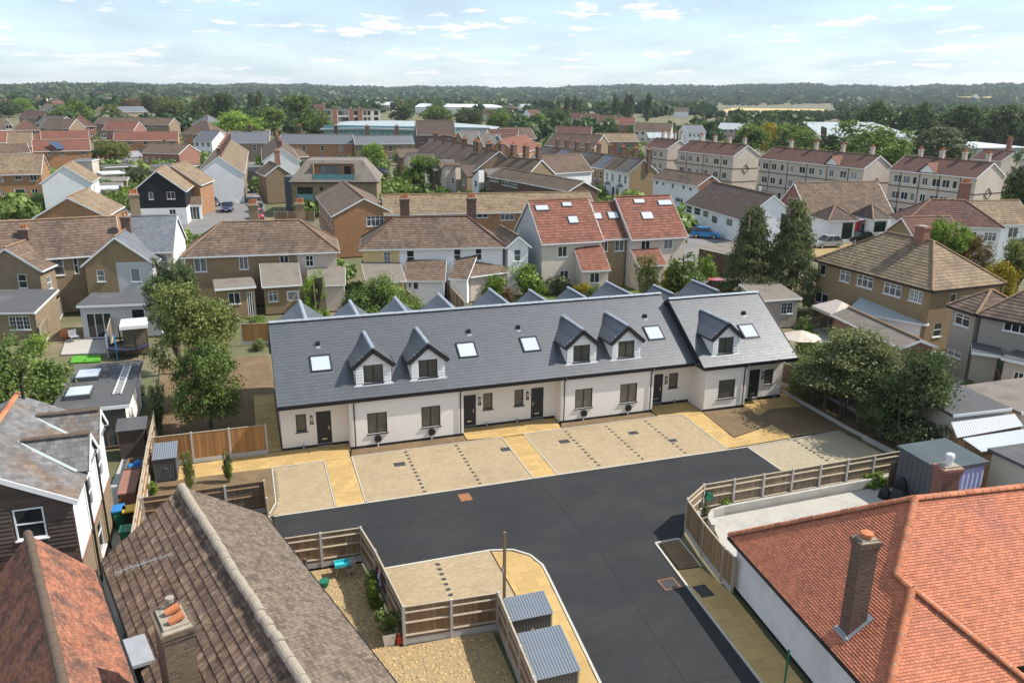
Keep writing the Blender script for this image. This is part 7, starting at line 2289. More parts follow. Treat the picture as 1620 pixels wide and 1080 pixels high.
NT = 'trees near the terrace'
tree('large olive-brown leaved tree in the soil garden left of the terrace', 'lobes_near', 'leaf_olive', 318, 440, 640, 125, .3, group=NT)
tree('green feathery tree in front of the olive-brown one', 'lobes_near', 'leaf', 335, 535, 682, 118, .12, group=NT)
tree('tall dark green tree behind the olive-brown one', 'lobes_near', 'leaf_dark', 287, 408, 590, 72, .35, group=NT)
tree('broad glossy green tree behind the slate house at the left edge', 'round_near', 'leaf', 42, 540, 690, 140, .05, group=NT)
tree('bushy conifer with bare stems right of the terrace', 'weep_near', 'leaf_conifer', 1362, 522, 690, 170, .34, group=NT, base=(35.6, 38.2))
tree('dark conifer nearest the blue-grey shed', 'weep_near', 'leaf_dark', 1462, 553, 725, 135, .08, group=NT, base=(36.2, 33.2))
tree('slim conifer between the terrace end and the bushy conifer', 'weep_near', 'leaf_conifer', 1300, 575, 680, 70, .08, group=NT, base=(35.4, 41.4))
tree('mid-height conifer behind the bushy one', 'weep_near', 'leaf_conifer', 1405, 545, 690, 110, .3, group=NT, base=(36.1, 36.4))
tree('low conifer filling the gap before the dark conifer', 'weep_near', 'leaf_dark', 1410, 600, 705, 95, .2, group=NT, base=(35.6, 34.8))
tree('shaggy conifer above the dark fence near the gate', 'weep_near', 'leaf_conifer', 1330, 560, 680, 90, .3, group=NT, base=(35.5, 39.8))
tree('tall broad fir, left one of the pair by the road', 'cone_near', 'leaf_conifer', 1180, 330, 492, 92, .02, group='firs by the road')
tree('tall broad fir, right one of the pair by the road', 'cone_near', 'leaf_conifer', 1243, 318, 492, 92, .02, group='firs by the road')
tree('leafy pale green shrub tree behind the pebbledashed semi', 'lobes_near', 'leaf_bright', 505, 430, 540, 48, .08, group=NT)
tree('wide green shrub behind the yellow house', 'lobes_near', 'leaf', 600, 436, 535, 95, .02, group=NT)
tree('dark green shrub left of the wide green shrub', 'round_near', 'leaf_dark', 560, 462, 535, 40, .02, group=NT)
tree('green shrub beside the white extension door', 'round_near', 'leaf', 655, 470, 525, 40, .02, group=NT)
BG = 'shrubs behind the terrace'
for lab, x, yt, yb, w, mt in (('clipped round green bush beside the white gabled wing', 842, 417, 470, 58, 'leaf_bright'), ('small round bush behind the white house', 782, 431, 472, 40, 'leaf_bright'),
                              ('tangled bush climbing the cream wall', 1022, 402, 472, 36, 'leaf_olive'), ('wide pale green bush right of the cream block', 1078, 398, 470, 72, 'leaf'),
                              ('yellow-green bush beside the wooden shed wall', 1122, 402, 450, 32, 'leaf_bright'), ('golden bush below the red lean-to', 1057, 422, 462, 26, 'leaf_yellow'),
                              ('yellow hedge bush in front of the cream block', 915, 448, 470, 34, 'leaf_yellow'), ('green bush right of the yellow hedge bush', 942, 450, 470, 30, 'leaf'),
                              ('loose grassy bush left of the yellow hedge bush', 880, 436, 465, 40, 'leaf_silver'), ('russet bush below the clipped round bush', 800, 455, 478, 30, 'leaf_autumn'),
                              ('dark bush under the left gable of the new roof', 405, 498, 512, 30, 'leaf'), ('low bush by the orange fence corner', 408, 540, 552, 26, 'leaf_olive'),
                              ('bright bush between the fence and the new roof', 408, 505, 530, 22, 'leaf_bright'),
                              ('bright lime bush beside the parasol', 1285, 525, 570, 60, 'leaf_bright'), ('green bush below the parasol', 1272, 565, 625, 60, 'leaf'),
                              ('clipped green bush by the pebbledashed outbuilding', 1271, 497, 528, 32, 'leaf'), ('yellow flowering bush between the conifers', 1446, 574, 600, 22, 'leaf_yellow'),
                              ('mixed green bush by the yard fence corner', 1112, 792, 812, 22, 'leaf'), ('low green bush against the yard fence', 1150, 795, 806, 26, 'leaf_bright'),
                              ('low weeds by the yard fence end', 1385, 752, 770, 40, 'leaf_bright'),
                              ('leafy shrub in the white planter', 615, 962, 1008, 40, 'leaf'), ('flowering shrub at the gravel garden fence', 596, 915, 962, 26, 'leaf_bright'),
                              ('green shrub below the hanging clothes', 590, 900, 945, 24, 'leaf'), ('white flowering plant near the toy table', 555, 888, 908, 16, 'petal_white'),
                              ('thin sapling left of the pair by the yellow path', 300, 712, 770, 18, 'leaf_olive'), ('thin sapling right of the pair by the yellow path', 362, 705, 762, 18, 'leaf'),
                              ('green weeds at the alley fence foot', 245, 760, 782, 18, 'leaf_bright'), ('ivy mound inside the alley fence', 257, 610, 690, 26, 'leaf_dark'),
                              ('green bush in the left patio garden', 215 / 3.857 + 0, 530, 560, 45, 'leaf_bright'), ('dark ivy behind the garden studio', 222, 610, 640, 22, 'leaf_olive'),
                              ('potted plants by the right-hand patio', 1530, 600, 618, 22, 'leaf')):
    tree(lab, 'bush', mt, x, yt, yb, w, .0, name='bush', cat='bush', group=BG, tr=.03, part='foliage')
MG = 'trees among the houses'
for lab, sp, mt, x, yt, yb, w in (
        ('bright green tree behind the brown pantiled roof', 'lobes', 'leaf_bright', 1490, 348, 446, 62), ('russet-green tree right of the bright one', 'round', 'leaf_autumn', 1525, 368, 446, 58),
        ('yellow tree at the corner of the pantiled roof', 'round', 'leaf_yellow', 1572, 412, 484, 52), ('dark olive tree at the right edge above the pantiles', 'lobes', 'leaf_olive', 1606, 372, 470, 62),
        ('feathery pale green tree in front of the right-hand flats', 'lobes', 'leaf_silver', 1458, 277, 345, 92), ('large round green tree behind the middle flats', 'round', 'leaf', 1382, 201, 275, 98),
        ('grey-green willow-like tree right of the large round tree', 'round', 'leaf_silver', 1483, 202, 268, 92), ('tall tree at the right edge behind the flats', 'lobes', 'leaf_dark', 1610, 236, 345, 62),
        ('wide green tree behind the middle flats roof', 'lobes', 'leaf', 1300, 196, 270, 110), ('green spreading tree behind the farthest flats', 'lobes', 'leaf', 1178, 200, 250, 75),
        ('yellow-topped tree between the spreading green ones', 'round', 'leaf_yellow', 1212, 194, 245, 38), ('green tree behind the yellow-topped one', 'lobes', 'leaf', 1240, 198, 255, 60),
        ('bright green tree in the gardens behind the modern flats', 'lobes', 'leaf_bright', 660, 247, 296, 42), ('green tree right of the bright garden tree', 'lobes', 'leaf', 690, 252, 300, 44),
        ('dark garden tree with drooping leaves', 'lobes', 'leaf_dark', 716, 262, 305, 46), ('yellow bush in the gardens behind the modern flats', 'bush', 'leaf_yellow', 615, 288, 302, 16),
        ('small garden tree beside the yellow bush', 'round', 'leaf', 640, 280, 302, 24), ('light tree in front of the slate terrace', 'round', 'leaf_bright', 592, 227, 260, 36),
        ('dark conifer in front of the mixed terrace', 'cone', 'leaf_dark', 512, 226, 252, 16), ('tree above the terrace backs, left', 'round', 'leaf_bright', 632, 240, 262, 20),
        ('broad tree beside the small car park', 'round', 'leaf_olive', 180, 222, 258, 48), ('pointed conifer in front of the orange roofed row', 'cone', 'leaf_dark', 264, 222, 255, 14),
        ('low green tree right of the pointed conifer', 'round', 'leaf', 277, 236, 258, 24), ('grey-green bushy tree behind the garages', 'round', 'leaf_silver', 222, 264, 292, 34),
        ('bush below the garages left of the black house', 'round', 'leaf_bright', 200, 296, 318, 16), ('tree in front of the diagonal terrace end', 'round', 'leaf_bright', 1004, 296, 316, 24),
        ('small tree between the diagonal terrace and its backs', 'round', 'leaf', 886, 274, 290, 18), ('large green tree behind the terrace chimneys', 'round', 'leaf', 906, 204, 238, 42),
        ('green tree right of the large one behind the chimneys', 'lobes', 'leaf', 868, 212, 235, 34), ('tree hanging over the terrace yard by the school', 'round', 'leaf', 948, 225, 252, 14),
        ('ivy covered tree in front of the small flats', 'lobes', 'leaf', 1010, 234, 262, 30), ('bright yellow-green tree by the far white terrace', 'round', 'leaf_bright', 1008, 194, 215, 30),
        ('tree beside the pale roofed white house', 'round', 'leaf', 1078, 198, 222, 28), ('yellow shrub by the farthest flats end wall', 'bush', 'leaf_yellow', 1142, 270, 282, 20),
        ('bright round tree at the left of the glass hall', 'round', 'leaf_bright', 378, 178, 222, 70), ('pale leaved tree left of the glass hall', 'lobes', 'leaf', 430, 172, 215, 60),
        ('tall dark cedar in the left middle distance', 'lobes', 'leaf_dark', 356, 146, 200, 36), ('dark round tree left of the cedar', 'round', 'leaf_dark', 325, 152, 200, 42),
        ('olive round tree in the left middle distance', 'round', 'leaf_olive', 275, 154, 196, 44), ('orange-tinted tree in the left middle distance', 'round', 'leaf_autumn', 212, 155, 180, 36),
        ('dark tree right of the orange-tinted tree', 'lobes', 'leaf_dark', 240, 150, 188, 36), ('large green tree above the dark red roof', 'round', 'leaf', 122, 160, 205, 56),
        ('dark tree left of the large green one', 'round', 'leaf_dark', 100, 172, 208, 40), ('bright tree at the far left', 'round', 'leaf_bright', 38, 155, 182, 26),
        ('dark tree at the far left edge', 'round', 'leaf_dark', 14, 160, 186, 40), ('yellow-green tree by the left grey hall', 'round', 'leaf_olive', 178, 166, 192, 30),
        ('big dark oak behind the glass hall', 'round', 'leaf_dark', 742, 170, 208, 46), ('dark evergreen pair behind the cream flats', 'lobes', 'leaf_dark', 640, 156, 196, 44),
        ('rounded green tree right of the dark evergreens', 'round', 'leaf', 690, 168, 200, 50), ('green tree far middle right of the oak', 'round', 'leaf', 790, 172, 208, 40),
        ('dark holm oak left of the far white terrace', 'round', 'leaf_dark', 886, 174, 212, 32), ('round green tree left of the holm oak', 'round', 'leaf', 850, 180, 212, 42),
        ('dark tree in front of the far white terrace', 'round', 'leaf_dark', 955, 196, 212, 20), ('tall lime left of the cream flats', 'lobes', 'leaf', 480, 152, 208, 44), ('dense green tree in front of the cream flats', 'round', 'leaf', 498, 172, 222, 50)):
    tree(lab, sp, mt, x, yt, yb, w, .08, group=MG)
for i, (x, yt, yb, w) in enumerate(((1024, 148, 192, 12), (990, 151, 190, 10), (997, 150, 190, 10), (972, 151, 190, 9), (400, 146, 190, 12), (412, 147, 192, 14), (897, 154, 190, 10), (909, 154, 190, 10))):
    tree(('tallest poplar beyond the far white terrace', 'left poplar of the close pair', 'right poplar of the close pair', 'thin poplar left of the pair', 'poplar beside the dark cedar, left of two', 'poplar beside the dark cedar, right of two',
          'poplar above the holm oak, left of two', 'poplar above the holm oak, right of two')[i], 'poplar', 'leaf_dark', x, yt, yb, w, .05, group='poplars in the distance')
for i in range(9):   # bare stems in the conifer belt
    p = Vector((35.2 + .5 * math.sin(i * 2.1), 41.2 - i * 1.05, 0))
    t = thing('bare_tree', 'bare brown stem under the conifers, number %s from the terrace end' % 'one two three four five six seven eight nine'.split()[i], 'tree', p, 0, 'stems under the conifers')
    m = MB(); m.tube((0, 0, 0), (.1 * math.sin(i), .15, 1.3), .06, .05, 6); m.tube((.1 * math.sin(i), .15, 1.3), (.25 * math.sin(i * 3), .1, 3.2), .05, .02, 6); m.build('trunk', 'bark', t)
    m = MB(); m.tube((0, 0, 1.0), (.5, -.3, 1.9), .025, .01, 5); m.build('branch', 'bark', t)
# tall hedge line on the right
for i in range(15):
    x = 1362 + i * 18.5
    tree_at('dark windbreak tree beyond the warehouse, number %s from its near end' % ('one two three four five six seven eight nine ten eleven twelve thirteen fourteen fifteen'.split()[i]), 'poplar', 'leaf_dark', G(x, 232 + i * .35), 15 + 2.5 * math.sin(i * 1.7), 5.2 + math.sin(i * 2.3), .0, group='windbreak trees')

# ------------------------------------------------------------------ FAR WOODS (masses nobody could count)
def wood(name, pts, mat, leafs, size, seed):
    """many far trees as one mass: pts = (x, y, z, height, radius)"""
    rs = np.random.RandomState(seed)
    P = np.array(pts)
    n = len(P)
    v = rs.normal(size=(n, leafs, 3))
    v /= np.linalg.norm(v, axis=2)[:, :, None]
    v *= rs.uniform(.5, 1.05, (n, leafs, 1))
    v[:, :, 2] = np.maximum(v[:, :, 2], -.7)
    pos = np.empty((n, leafs, 3))
    pos[:, :, 0] = P[:, None, 0] + v[:, :, 0] * P[:, None, 4]
    pos[:, :, 1] = P[:, None, 1] + v[:, :, 1] * P[:, None, 4]
    pos[:, :, 2] = P[:, None, 2] + P[:, None, 3] * (.52 + .48 * v[:, :, 2])
    nrm = v + rs.normal(size=v.shape) * .45
    nrm /= np.linalg.norm(nrm, axis=2)[:, :, None]
    t1 = np.cross(nrm, rs.normal(size=v.shape)); t1 /= np.linalg.norm(t1, axis=2)[:, :, None]
    t2 = np.cross(nrm, t1)
    s = rs.uniform(.7, 1.3, (n, leafs, 1)) * P[:, None, 4, None] * size
    t1, t2 = t1 * s, t2 * s
    V = np.empty((n, leafs, 4, 3))
    V[:, :, 0], V[:, :, 1], V[:, :, 2], V[:, :, 3] = pos - t1, pos - t2, pos + t1, pos + t2
    tint = np.clip(rs.uniform(0, .75, (n, 1)) + rs.uniform(0, .3, (n, leafs)), 0, 1)
    me = quads_mesh(name, V.reshape(-1, 3), tint.ravel(), mat)
    return obj(name, me, None, 'stuff')
rw_ = random.Random(17)
def win(x, y, h):
    """keep the stubble field clear: no trees on it, low trees in front"""
    v = Vector((x, y, -CAM_H))
    k = v.dot(fw)
    if k <= 0:
        return h
    px, py = 810 + F_PX * v.dot(rt) / k, 540 - F_PX * v.dot(up) / k
    if 1128 < px < 1322:
        if 168 < py < 178.5:
            return 0
        if py >= 177:
            return min(h, max(0, (py - 174.5) * k / F_PX))
    return h
def blocked(x, y, mg=1.2):
    for ox, oy, dx, dy, W, D in FOOT:
        u, v = (x - ox) * dx + (y - oy) * dy, -(x - ox) * dy + (y - oy) * dx
        if -mg < u < W + mg and -mg < v < D + mg:
            return True
    return False
KEEP = [(480, 168, 792, 222), (985, 175, 1160, 214), (925, 178, 1000, 200), (1280, 196, 1460, 240), (1135, 160, 1315, 178), (150, 165, 240, 205), (55, 160, 92, 200), (105, 178, 260, 206), (0, 180, 60, 260), (1490, 215, 1620, 260), (815, 160, 850, 200)]
def scatter(n, xr, yr, hr, rr, keep=True):
    out = []
    while len(out) < n:
        x, y = rw_.uniform(*xr), rw_.uniform(*yr)
        if keep and any(a < x < c and b < y < d + 2 for a, b, c, d in KEEP):
            continue
        p = G(x, y)
        if blocked(p.x, p.y):
            continue
        h = win(p.x, p.y, rw_.uniform(*hr))
        if h < 1:
            continue
        out.append((p.x, p.y, hill(p.x, p.y) - .5, h, h * rw_.uniform(*rr)))
    return out
wood('woodland', scatter(230, (-60, 480), (168, 200), (6, 11), (.4, .6)), 'leaf_far', 120, .26, 1)
wood('woodland', scatter(150, (800, 1180), (172, 200), (6, 11), (.4, .6)), 'leaf_far', 120, .26, 2)
wood('woodland', scatter(260, (1060, 1700), (176, 218), (8, 13), (.4, .6)), 'leaf_far', 120, .26, 3)
wood('woodland', scatter(420, (-80, 1700), (160, 176), (8, 13), (.45, .6)), 'leaf_far', 70, .32, 4)
ROADS = [(375, 254, 412, 352), (290, 318, 470, 360), (1085, 350, 1400, 405), (150, 240, 230, 262)]
KEEP2, KEEP = KEEP, KEEP + ROADS
wood('garden_shrubbery', scatter(420, (-20, 800), (214, 345), (1.5, 4.0), (.5, .8)), 'leaf', 130, .19, 21)
wood('garden_shrubbery', scatter(300, (800, 1640), (226, 400), (1.5, 4.0), (.5, .8)), 'leaf', 130, .19, 22)
wood('garden_shrubbery', scatter(90, (-10, 800), (345, 470), (.8, 2.2), (.5, .8)), 'leaf', 110, .2, 23)
KEEP = KEEP2 + [(470, 200, 800, 240)]
wood('woodland', scatter(130, (-20, 480), (186, 214), (5, 10), (.4, .6)), 'leaf_far', 120, .26, 24)
wood('woodland', scatter(170, (790, 1300), (186, 224), (5, 10), (.4, .6)), 'leaf_far', 120, .26, 25)
KEEP = KEEP2
wood('woodland', scatter(120, (1500, 1700), (200, 225), (10, 15), (.4, .55)), 'leaf_far', 120, .26, 5)
pts_ = []
for _ in range(2600):
    a, r = R_(rw_.uniform(-17, 54)), rw_.uniform(800, 2300)
    x, y = r * math.sin(a), r * math.cos(a)
    if rw_.random() < .25 + .5 * (math.sin(x * .009) * math.sin(y * .006 + 1) > -.2):
        h = win(x, y, rw_.uniform(8, 15))
        if h < 2:
            continue
        pts_.append((x, y, hill(x, y) - 1, h, h * rw_.uniform(.45, .7)))
wood('woodland', pts_, 'leaf_far', 26, .5, 6)
pts_ = []
for _ in range(15000):
    a, r = R_(rw_.uniform(-17, 54)), 2300 + 3000 * rw_.random() ** 1.1
    x, y = r * math.sin(a), r * math.cos(a)
    d_ = math.degrees(a)
    if d_ < 2 and r < 3300 and rw_.random() < .45:
        continue
    if math.sin(x * .0031 + 2) * math.sin(y * .0043) > .80:
        continue
    h = rw_.uniform(10, 19)
    pts_.append((x, y, hill(x, y) - 2, h, h * rw_.uniform(.6, 1.0)))
wood('hill_forest', pts_, 'leaf_far', 12, .75, 7)
# pale fields on the hillside
for px_, py_, w_, d_ in ((665, 146, 160, 110), (1595, 158, 320, 120), (1500, 174, 170, 80), (700, 147, 90, 60)):
    d = ray(px_, py_)
    r = 2600
    for _ in range(40):
        k = r / math.hypot(d.x, d.y)
        if CAM_H + d.z * k <= hill(d.x * k, d.y * k):
            break
        r += 50
    k = r / math.hypot(d.x, d.y)
    x, y = d.x * k, d.y * k
    m = MB()
    P_ = [(x + sx * w_ / 2, y + sy * d_ / 2) for sx, sy in ((-1, -1), (1, -1), (1.1, 1), (-.9, 1))]
    m.add([(a, b, hill(a, b) + 9) for a, b in P_]); m.build('field', 'field', None, 'structure')
# houses on the far hillside
wallm, roofm = ['render_cream', 'brick_orange', 'render_white'], ['tile_orange', 'tile_plum', 'tile_brown']
FH = []
for k in range(95):
    if k < 60:
        a, r = R_(rw_.uniform(-15, 1.5)), rw_.uniform(900, 2100)
    else:
        a, r = R_(rw_.uniform(2, 40)), rw_.uniform(700, 1500)
    x, y = r * math.sin(a), r * math.cos(a)
    if win(x, y, 9) < 8:
        continue
    i, j = k % 3, (k * 7) % 3
    t = thing('hillside_house', 'tiny pale or brick house with a reddish roof far off among the trees', 'house', (x, y, hill(x, y) - .3), rw_.uniform(-.5, .5), 'houses on the far hillside')
    if (i, j) not in FH:
        FH.append((i, j))
        m = MB(); m.box(-7, -4, 0, 7, 4, 6); m.add([(-7, 4, 6), (-7, -4, 6), (-7, 0, 9)]); m.add([(7, -4, 6), (7, 4, 6), (7, 0, 9)]); w = m.build('wall', wallm[i], t)
        m = MB(); m.slab([(-7.4, -4.5, 5.8), (7.4, -4.5, 5.8), (7.4, 0, 9.3), (-7.4, 0, 9.3)], .2); m.slab([(7.4, 4.5, 5.8), (-7.4, 4.5, 5.8), (-7.4, 0, 9.3), (7.4, 0, 9.3)], .2); f = m.build('roof', roofm[j], t)
        FH.append((w.data, f.data))
    else:
        w, f = FH[FH.index((i, j)) + 1]
        obj('wall', w, t); obj('roof', f, t)

# ------------------------------------------------------------------ AIR
hz = MB(); hz.box(-4200, -300, -1.5, 6500, 7600, 118)
hm = bpy.data.materials.new('haze'); hm.use_nodes = True
hm.node_tree.nodes.remove(hm.node_tree.nodes['Principled BSDF'])
pv = hm.node_tree.nodes.new('ShaderNodeVolumePrincipled')
pv.inputs['Color'].default_value = (0.80, 0.88, 1.0, 1)
pv.inputs['Density'].default_value = 0.00008
pv.inputs['Anisotropy'].default_value = 0.1
hm.node_tree.links.new(pv.outputs[0], hm.node_tree.nodes['Material Output'].inputs['Volume'])
MATS['haze'] = hm
hz.build('haze', 'haze', None, 'stuff')

# ------------------------------------------------------------------ CARS
CARM = {}
def car(label, x, y, mat, rz, L=4.1, W=1.72, Hh=1.5, suv=False, name='parked_car', cat='car', van=False):
    if mat not in MATS:
        pass
    t = thing(name, label, cat, (x, y, .0), rz, 'parked cars')
    hl, hw = L / 2, W / 2
    # side profile (x, z)
    if van:
        low = [(-hl, .35), (hl, .35), (hl, .95), (hl * .82, 1.1), (hl * .55, Hh), (-hl, Hh)]
        top = None
    body = [(-hl, .32), (hl, .32), (hl + .02, .62), (hl * .92, .82), (hl * .45, .95), (-hl * .93, .98), (-hl, .72)]
    m = MB()
    def extr(prof, w0, w1, mb):
        A = [(px, -w0, z) for px, z in prof]; B = [(px, w0, z) for px, z in prof]
        mb.add(A); mb.add(B[::-1])
        for i in range(len(prof)):
            j = (i + 1) % len(prof)
            mb.add([A[j], A[i], B[i], B[j]])
    extr(low if van else body, hw, hw, m)
    bd = m.build('body', mat, t)
    if not van:
        m = MB()
        cab = [(hl * .48, .94), (hl * .12, Hh - .03), (-hl * .62, Hh), (-hl * .93, .97)]
        A = [(px, -hw * (.96 if z < 1.1 else .80), z) for px, z in cab]; B = [(px, -yy, z) for px, yy, z in A]
        for i in range(3):
            m.add([A[i], A[i + 1], B[i + 1], B[i]])
        m.add(A[::-1]); m.add(B)
        m.build('cabin', 'glass_car', t)
        m = MB(); m.box(-hl * .62, -hw * .79, Hh - .005, hl * .12, hw * .79, Hh + .035); m.build('roof', mat, t)
        for s in (-1, 1):
            for xx, x2 in ((hl * .44, hl * .1), (-hl * .2, -hl * .22), (-hl * .88, -hl * .62)):
                m = MB(); m.bar((xx, s * hw * .955, .95), (x2, s * hw * .80, Hh), .07, .05); m.build('pillar', mat, t)
    else:
        bx('windscreen', 'glass_car', t, hl * .5, -hw * .9, 1.1, hl * .72, hw * .9, Hh - .25)
    if 'wheel' not in CARM:
        m = MB(); m.M = Matrix.Rotation(R_(90), 4, 'X'); m.lathe([(.3, -.1), (.32, -.06), (.32, .06), (.3, .1), (.2, .1)], n=14); o = m.build('wheel', 'plastic_black', t); CARM['wheel'] = o.data; bpy.data.objects.remove(o)
        m = MB(); m.M = Matrix.Rotation(R_(90), 4, 'X'); m.lathe([(.2, -.105), (.19, .105)], n=12); o = m.build('rim', 'steel', t); CARM['rim'] = o.data; bpy.data.objects.remove(o)
    for sx in (-.62, .62):
        for s in (-1, 1):
            w = obj('wheel', CARM['wheel'], t, None, (hl * sx, s * (hw - .06), .32)); obj('rim', CARM['rim'], w)
    for s in (-1, 1):
        bx('headlight', 'plastic_white', t, hl * .93, s * hw * .75 - .16, .62, hl + .03, s * hw * .75 + .16, .76)
        bx('tail_light', 'plastic_red', t, -hl - .02, s * hw * .8 - .1, .7, -hl + .04, s * hw * .8 + .1, .92)
    bx('number_plate', 'plastic_white' if rz else 'plastic_yellow', t, hl + .0, -.25, .42, hl + .035, .25, .53)
M('car_blue', (0.01, 0.22, 0.50), 0.3, 0.02, coat=.8); M('car_navy', (0.015, 0.025, 0.09), 0.3, 0.02, coat=.8); M('car_silver', (0.50, 0.51, 0.52), 0.3, 0.02, metal=.5, coat=.6)
M('car_black', (0.012, 0.012, 0.014), 0.3, 0.02, coat=.8); M('car_red', (0.42, 0.012, 0.02), 0.3, 0.02, coat=.8); M('car_white', (0.75, 0.75, 0.75), 0.3, 0.02, coat=.6); M('car_grey', (0.12, 0.125, 0.13), 0.3, .02, coat=.7)
for lab, x, y, mt, rz, kw in (
        ('dark blue hatchback parked on the forecourt by the black house', 360, 334, 'car_navy', -95, {}),
        ('black car tucked beside the black boarded house', 335, 325, 'car_black', -60, {}),
        ('grey car parked in the street, farthest of three behind the chimney', 407, 325, 'car_grey', -88, {}),
        ('dark car parked in the street, middle of three behind the chimney', 407, 335, 'car_black', -88, {}),
        ('red car parked nearest the chimney in the street', 408, 346, 'car_red', -88, {}),
        ('silver car parked by the long brown hall', 1096, 367, 'car_silver', -40, {}),
        ('bright blue car parked beside the silver car', 1116, 376, 'car_blue', -38, {}),
        ('silver people carrier parked by the brick hall', 1307, 391, 'car_silver', 175, dict(Hh=1.6)),
        ('black car behind the pantiled roof by the red porch', 1358, 383, 'car_black', 175, {}),
        ('red car half hidden behind the new slate roof', 1122, 464, 'car_red', 160, {}),
        ('white van in the small car park', 213, 250, 'car_white', 5, dict(Hh=2.0, van=True, L=4.8)),
        ('silver car in the small car park', 192, 258, 'car_silver', 40, {}),
        ('grey car at the edge of the small car park', 175, 259, 'car_grey', 30, {}),
        ('blue car parked across the end of the street', 405, 254, 'car_blue', 5, {}),
        ('white car at the end of the street', 383, 255, 'car_white', -60, {}),
        ('blue car beside the modern flats', 604, 276, 'car_navy', -60, {}),
        ('silver car below the garden trees', 607, 305, 'car_silver', -30, {})):
    p = G(x, y)
    car(lab, p.x, p.y, mt, R_(rz), **kw)

# ------------------------------------------------------------------ posts, poles, garden things
def lamp_post(label, x, yb, yt, side=1):
    p = G(x, yb)
    d = ray(x, yt); h = CAM_H + d.z * math.hypot(p.x, p.y) / math.hypot(d.x, d.y)
    t = thing('street_lamp', label, 'street lamp', (p.x, p.y, 0), 0, 'street lamps')
    m = MB(); m.tube((0, 0, 0), (0, 0, 1.2), .09, .08); m.tube((0, 0, 1.2), (0, 0, h - .4), .06, .045); m.build('column', 'lead', t)
    m = MB(); m.tube((0, 0, h - .4), (side * .4, 0, h - .05), .04); m.tube((side * .4, 0, h - .05), (side * 1.1, 0, h), .04); m.build('arm', 'lead', t)
    m = MB(); m.box(side * 1.1 - .3, -.12, h - .08, side * 1.1 + .3, .12, h + .06); m.build('lantern', 'plastic_white', t)
lamp_post('grey street lamp behind the long brown roof', 776, 352, 308, 1)
lamp_post('pale street lamp by the brick hall', 1277, 382, 340, -1)
lamp_post('street lamp beside the two white poles of the hall', 1185, 335, 314, 1)
def pole(label, x, yb, yt, r=.11, arms=True):
    p = G(x, yb)
    d = ray(x, yt); h = CAM_H + d.z * math.hypot(p.x, p.y) / math.hypot(d.x, d.y)
    t = thing('telegraph_pole', label, 'pole', (p.x, p.y, 0), 0, 'poles')
    m = MB(); m.tube((0, 0, 0), (0, 0, h), r, r * .75); m.build('shaft', 'timber_dark', t)
    if arms:
        m = MB(); m.box(-.5, -.05, h - .5, .5, .05, h - .4); m.build('crossarm', 'timber_dark', t)
pole('dark telegraph pole against the white end gable', 361, 312, 262)
pole('dark telegraph pole in front of the black house', 265, 352, 318)
pole('tall thin pole beside the street mouth', 388, 320, 298, .06, False)
# flue pipes and white poles of the hall
for k, (x, yb, yt) in enumerate(((1186, 330, 315), (1199, 330, 318))):
    p = G(x, yb, 3.0)
    t = thing('white_flue', ('white pole rising from the hall, left of two', 'white pole rising from the hall, right of two')[k], 'flue', (p.x, p.y, 0), 0, 'white poles')
    m = MB(); m.tube((0, 0, 0), (0, 0, 6.2), .16); m.build('pipe', 'plastic_white', t); m = MB(); m.tube((0, 0, 6.2), (0, 0, 6.35), .22); m.build('cap', 'plastic_white', t)
# parasol, gazebo, egg chair, washing line post, water butt, trampoline, patio set
p = G(1262, 575)
t = thing('parasol', 'open cream garden parasol beside the terrace end', 'parasol', (p.x, p.y, 0))
m = MB(); n = 8
for k in range(n):
    a, b = k * 2 * math.pi / n, (k + 1) * 2 * math.pi / n
    m.add([(0, 0, 2.7), (1.5 * math.cos(a), 1.5 * math.sin(a), 2.15), (1.5 * math.cos(b), 1.5 * math.sin(b), 2.15)])
m.build('canopy', 'cloth_beige', t)
for k in range(n):
    a = k * 2 * math.pi / n
    m = MB(); m.tube((0, 0, 2.66), (1.5 * math.cos(a), 1.5 * math.sin(a), 2.13), .012, n=5); m.build('rib', 'timber_old', t)
m = MB(); m.tube((0, 0, 0), (0, 0, 2.72), .03); m.build('pole', 'timber_old', t)
a, b = S_('H', 325, 590, 2.2), S_('H', 460, 650, 2.2)
t = thing('gazebo', 'beige fabric gazebo by the pebbledashed semi', 'gazebo', (a.x, a.y, 0), math.atan2(b.y - a.y, b.x - a.x))
w = (b - a).length
m = MB()
for q in ([(0, 0), (w, 0)], [(w, 0), (w, 3)], [(w, 3), (0, 3)], [(0, 3), (0, 0)]):
    m.add([(*q[0], 2.2), (*q[1], 2.2), (w / 2 + .4 * (1 if q[1][0] > w / 2 else -1), 1.5, 3.0), (w / 2 + .4 * (1 if q[0][0] > w / 2 else -1), 1.5, 3.0)])
    m.add([(*q[0], 1.95), (*q[1], 1.95), (*q[1], 2.2), (*q[0], 2.2)])
m.build('canopy', 'cloth_beige', t)
for x, y in ((.05, .05), (w - .05, .05), (.05, 2.95), (w - .05, 2.95)):
    m = MB(); m.tube((x, y, 0), (x, y, 2.2), .04); m.build('leg', 'timber_old', t)
p = G(1562, 620)
t = thing('egg_chair', 'round wicker egg chair on the right-hand patio', 'chair', (p.x, p.y, .35), R_(200))
m = MB()
for k in range(14):
    a = R_(k * 360 / 14)
    for j in range(7):
        b0, b1 = R_(-80 + j * 22), R_(-80 + (j + 1) * 22)
        if math.cos(a) > .35 and -20 < math.degrees(b0) < 70:
            continue
        f = lambda bb: (.62 * math.cos(bb) * math.cos(a), .62 * math.cos(bb) * math.sin(a), .75 + .75 * math.sin(bb))
        m.tube(f(b0), f(b1), .018, n=4, caps=False)
m.build('basket', 'wicker', t)
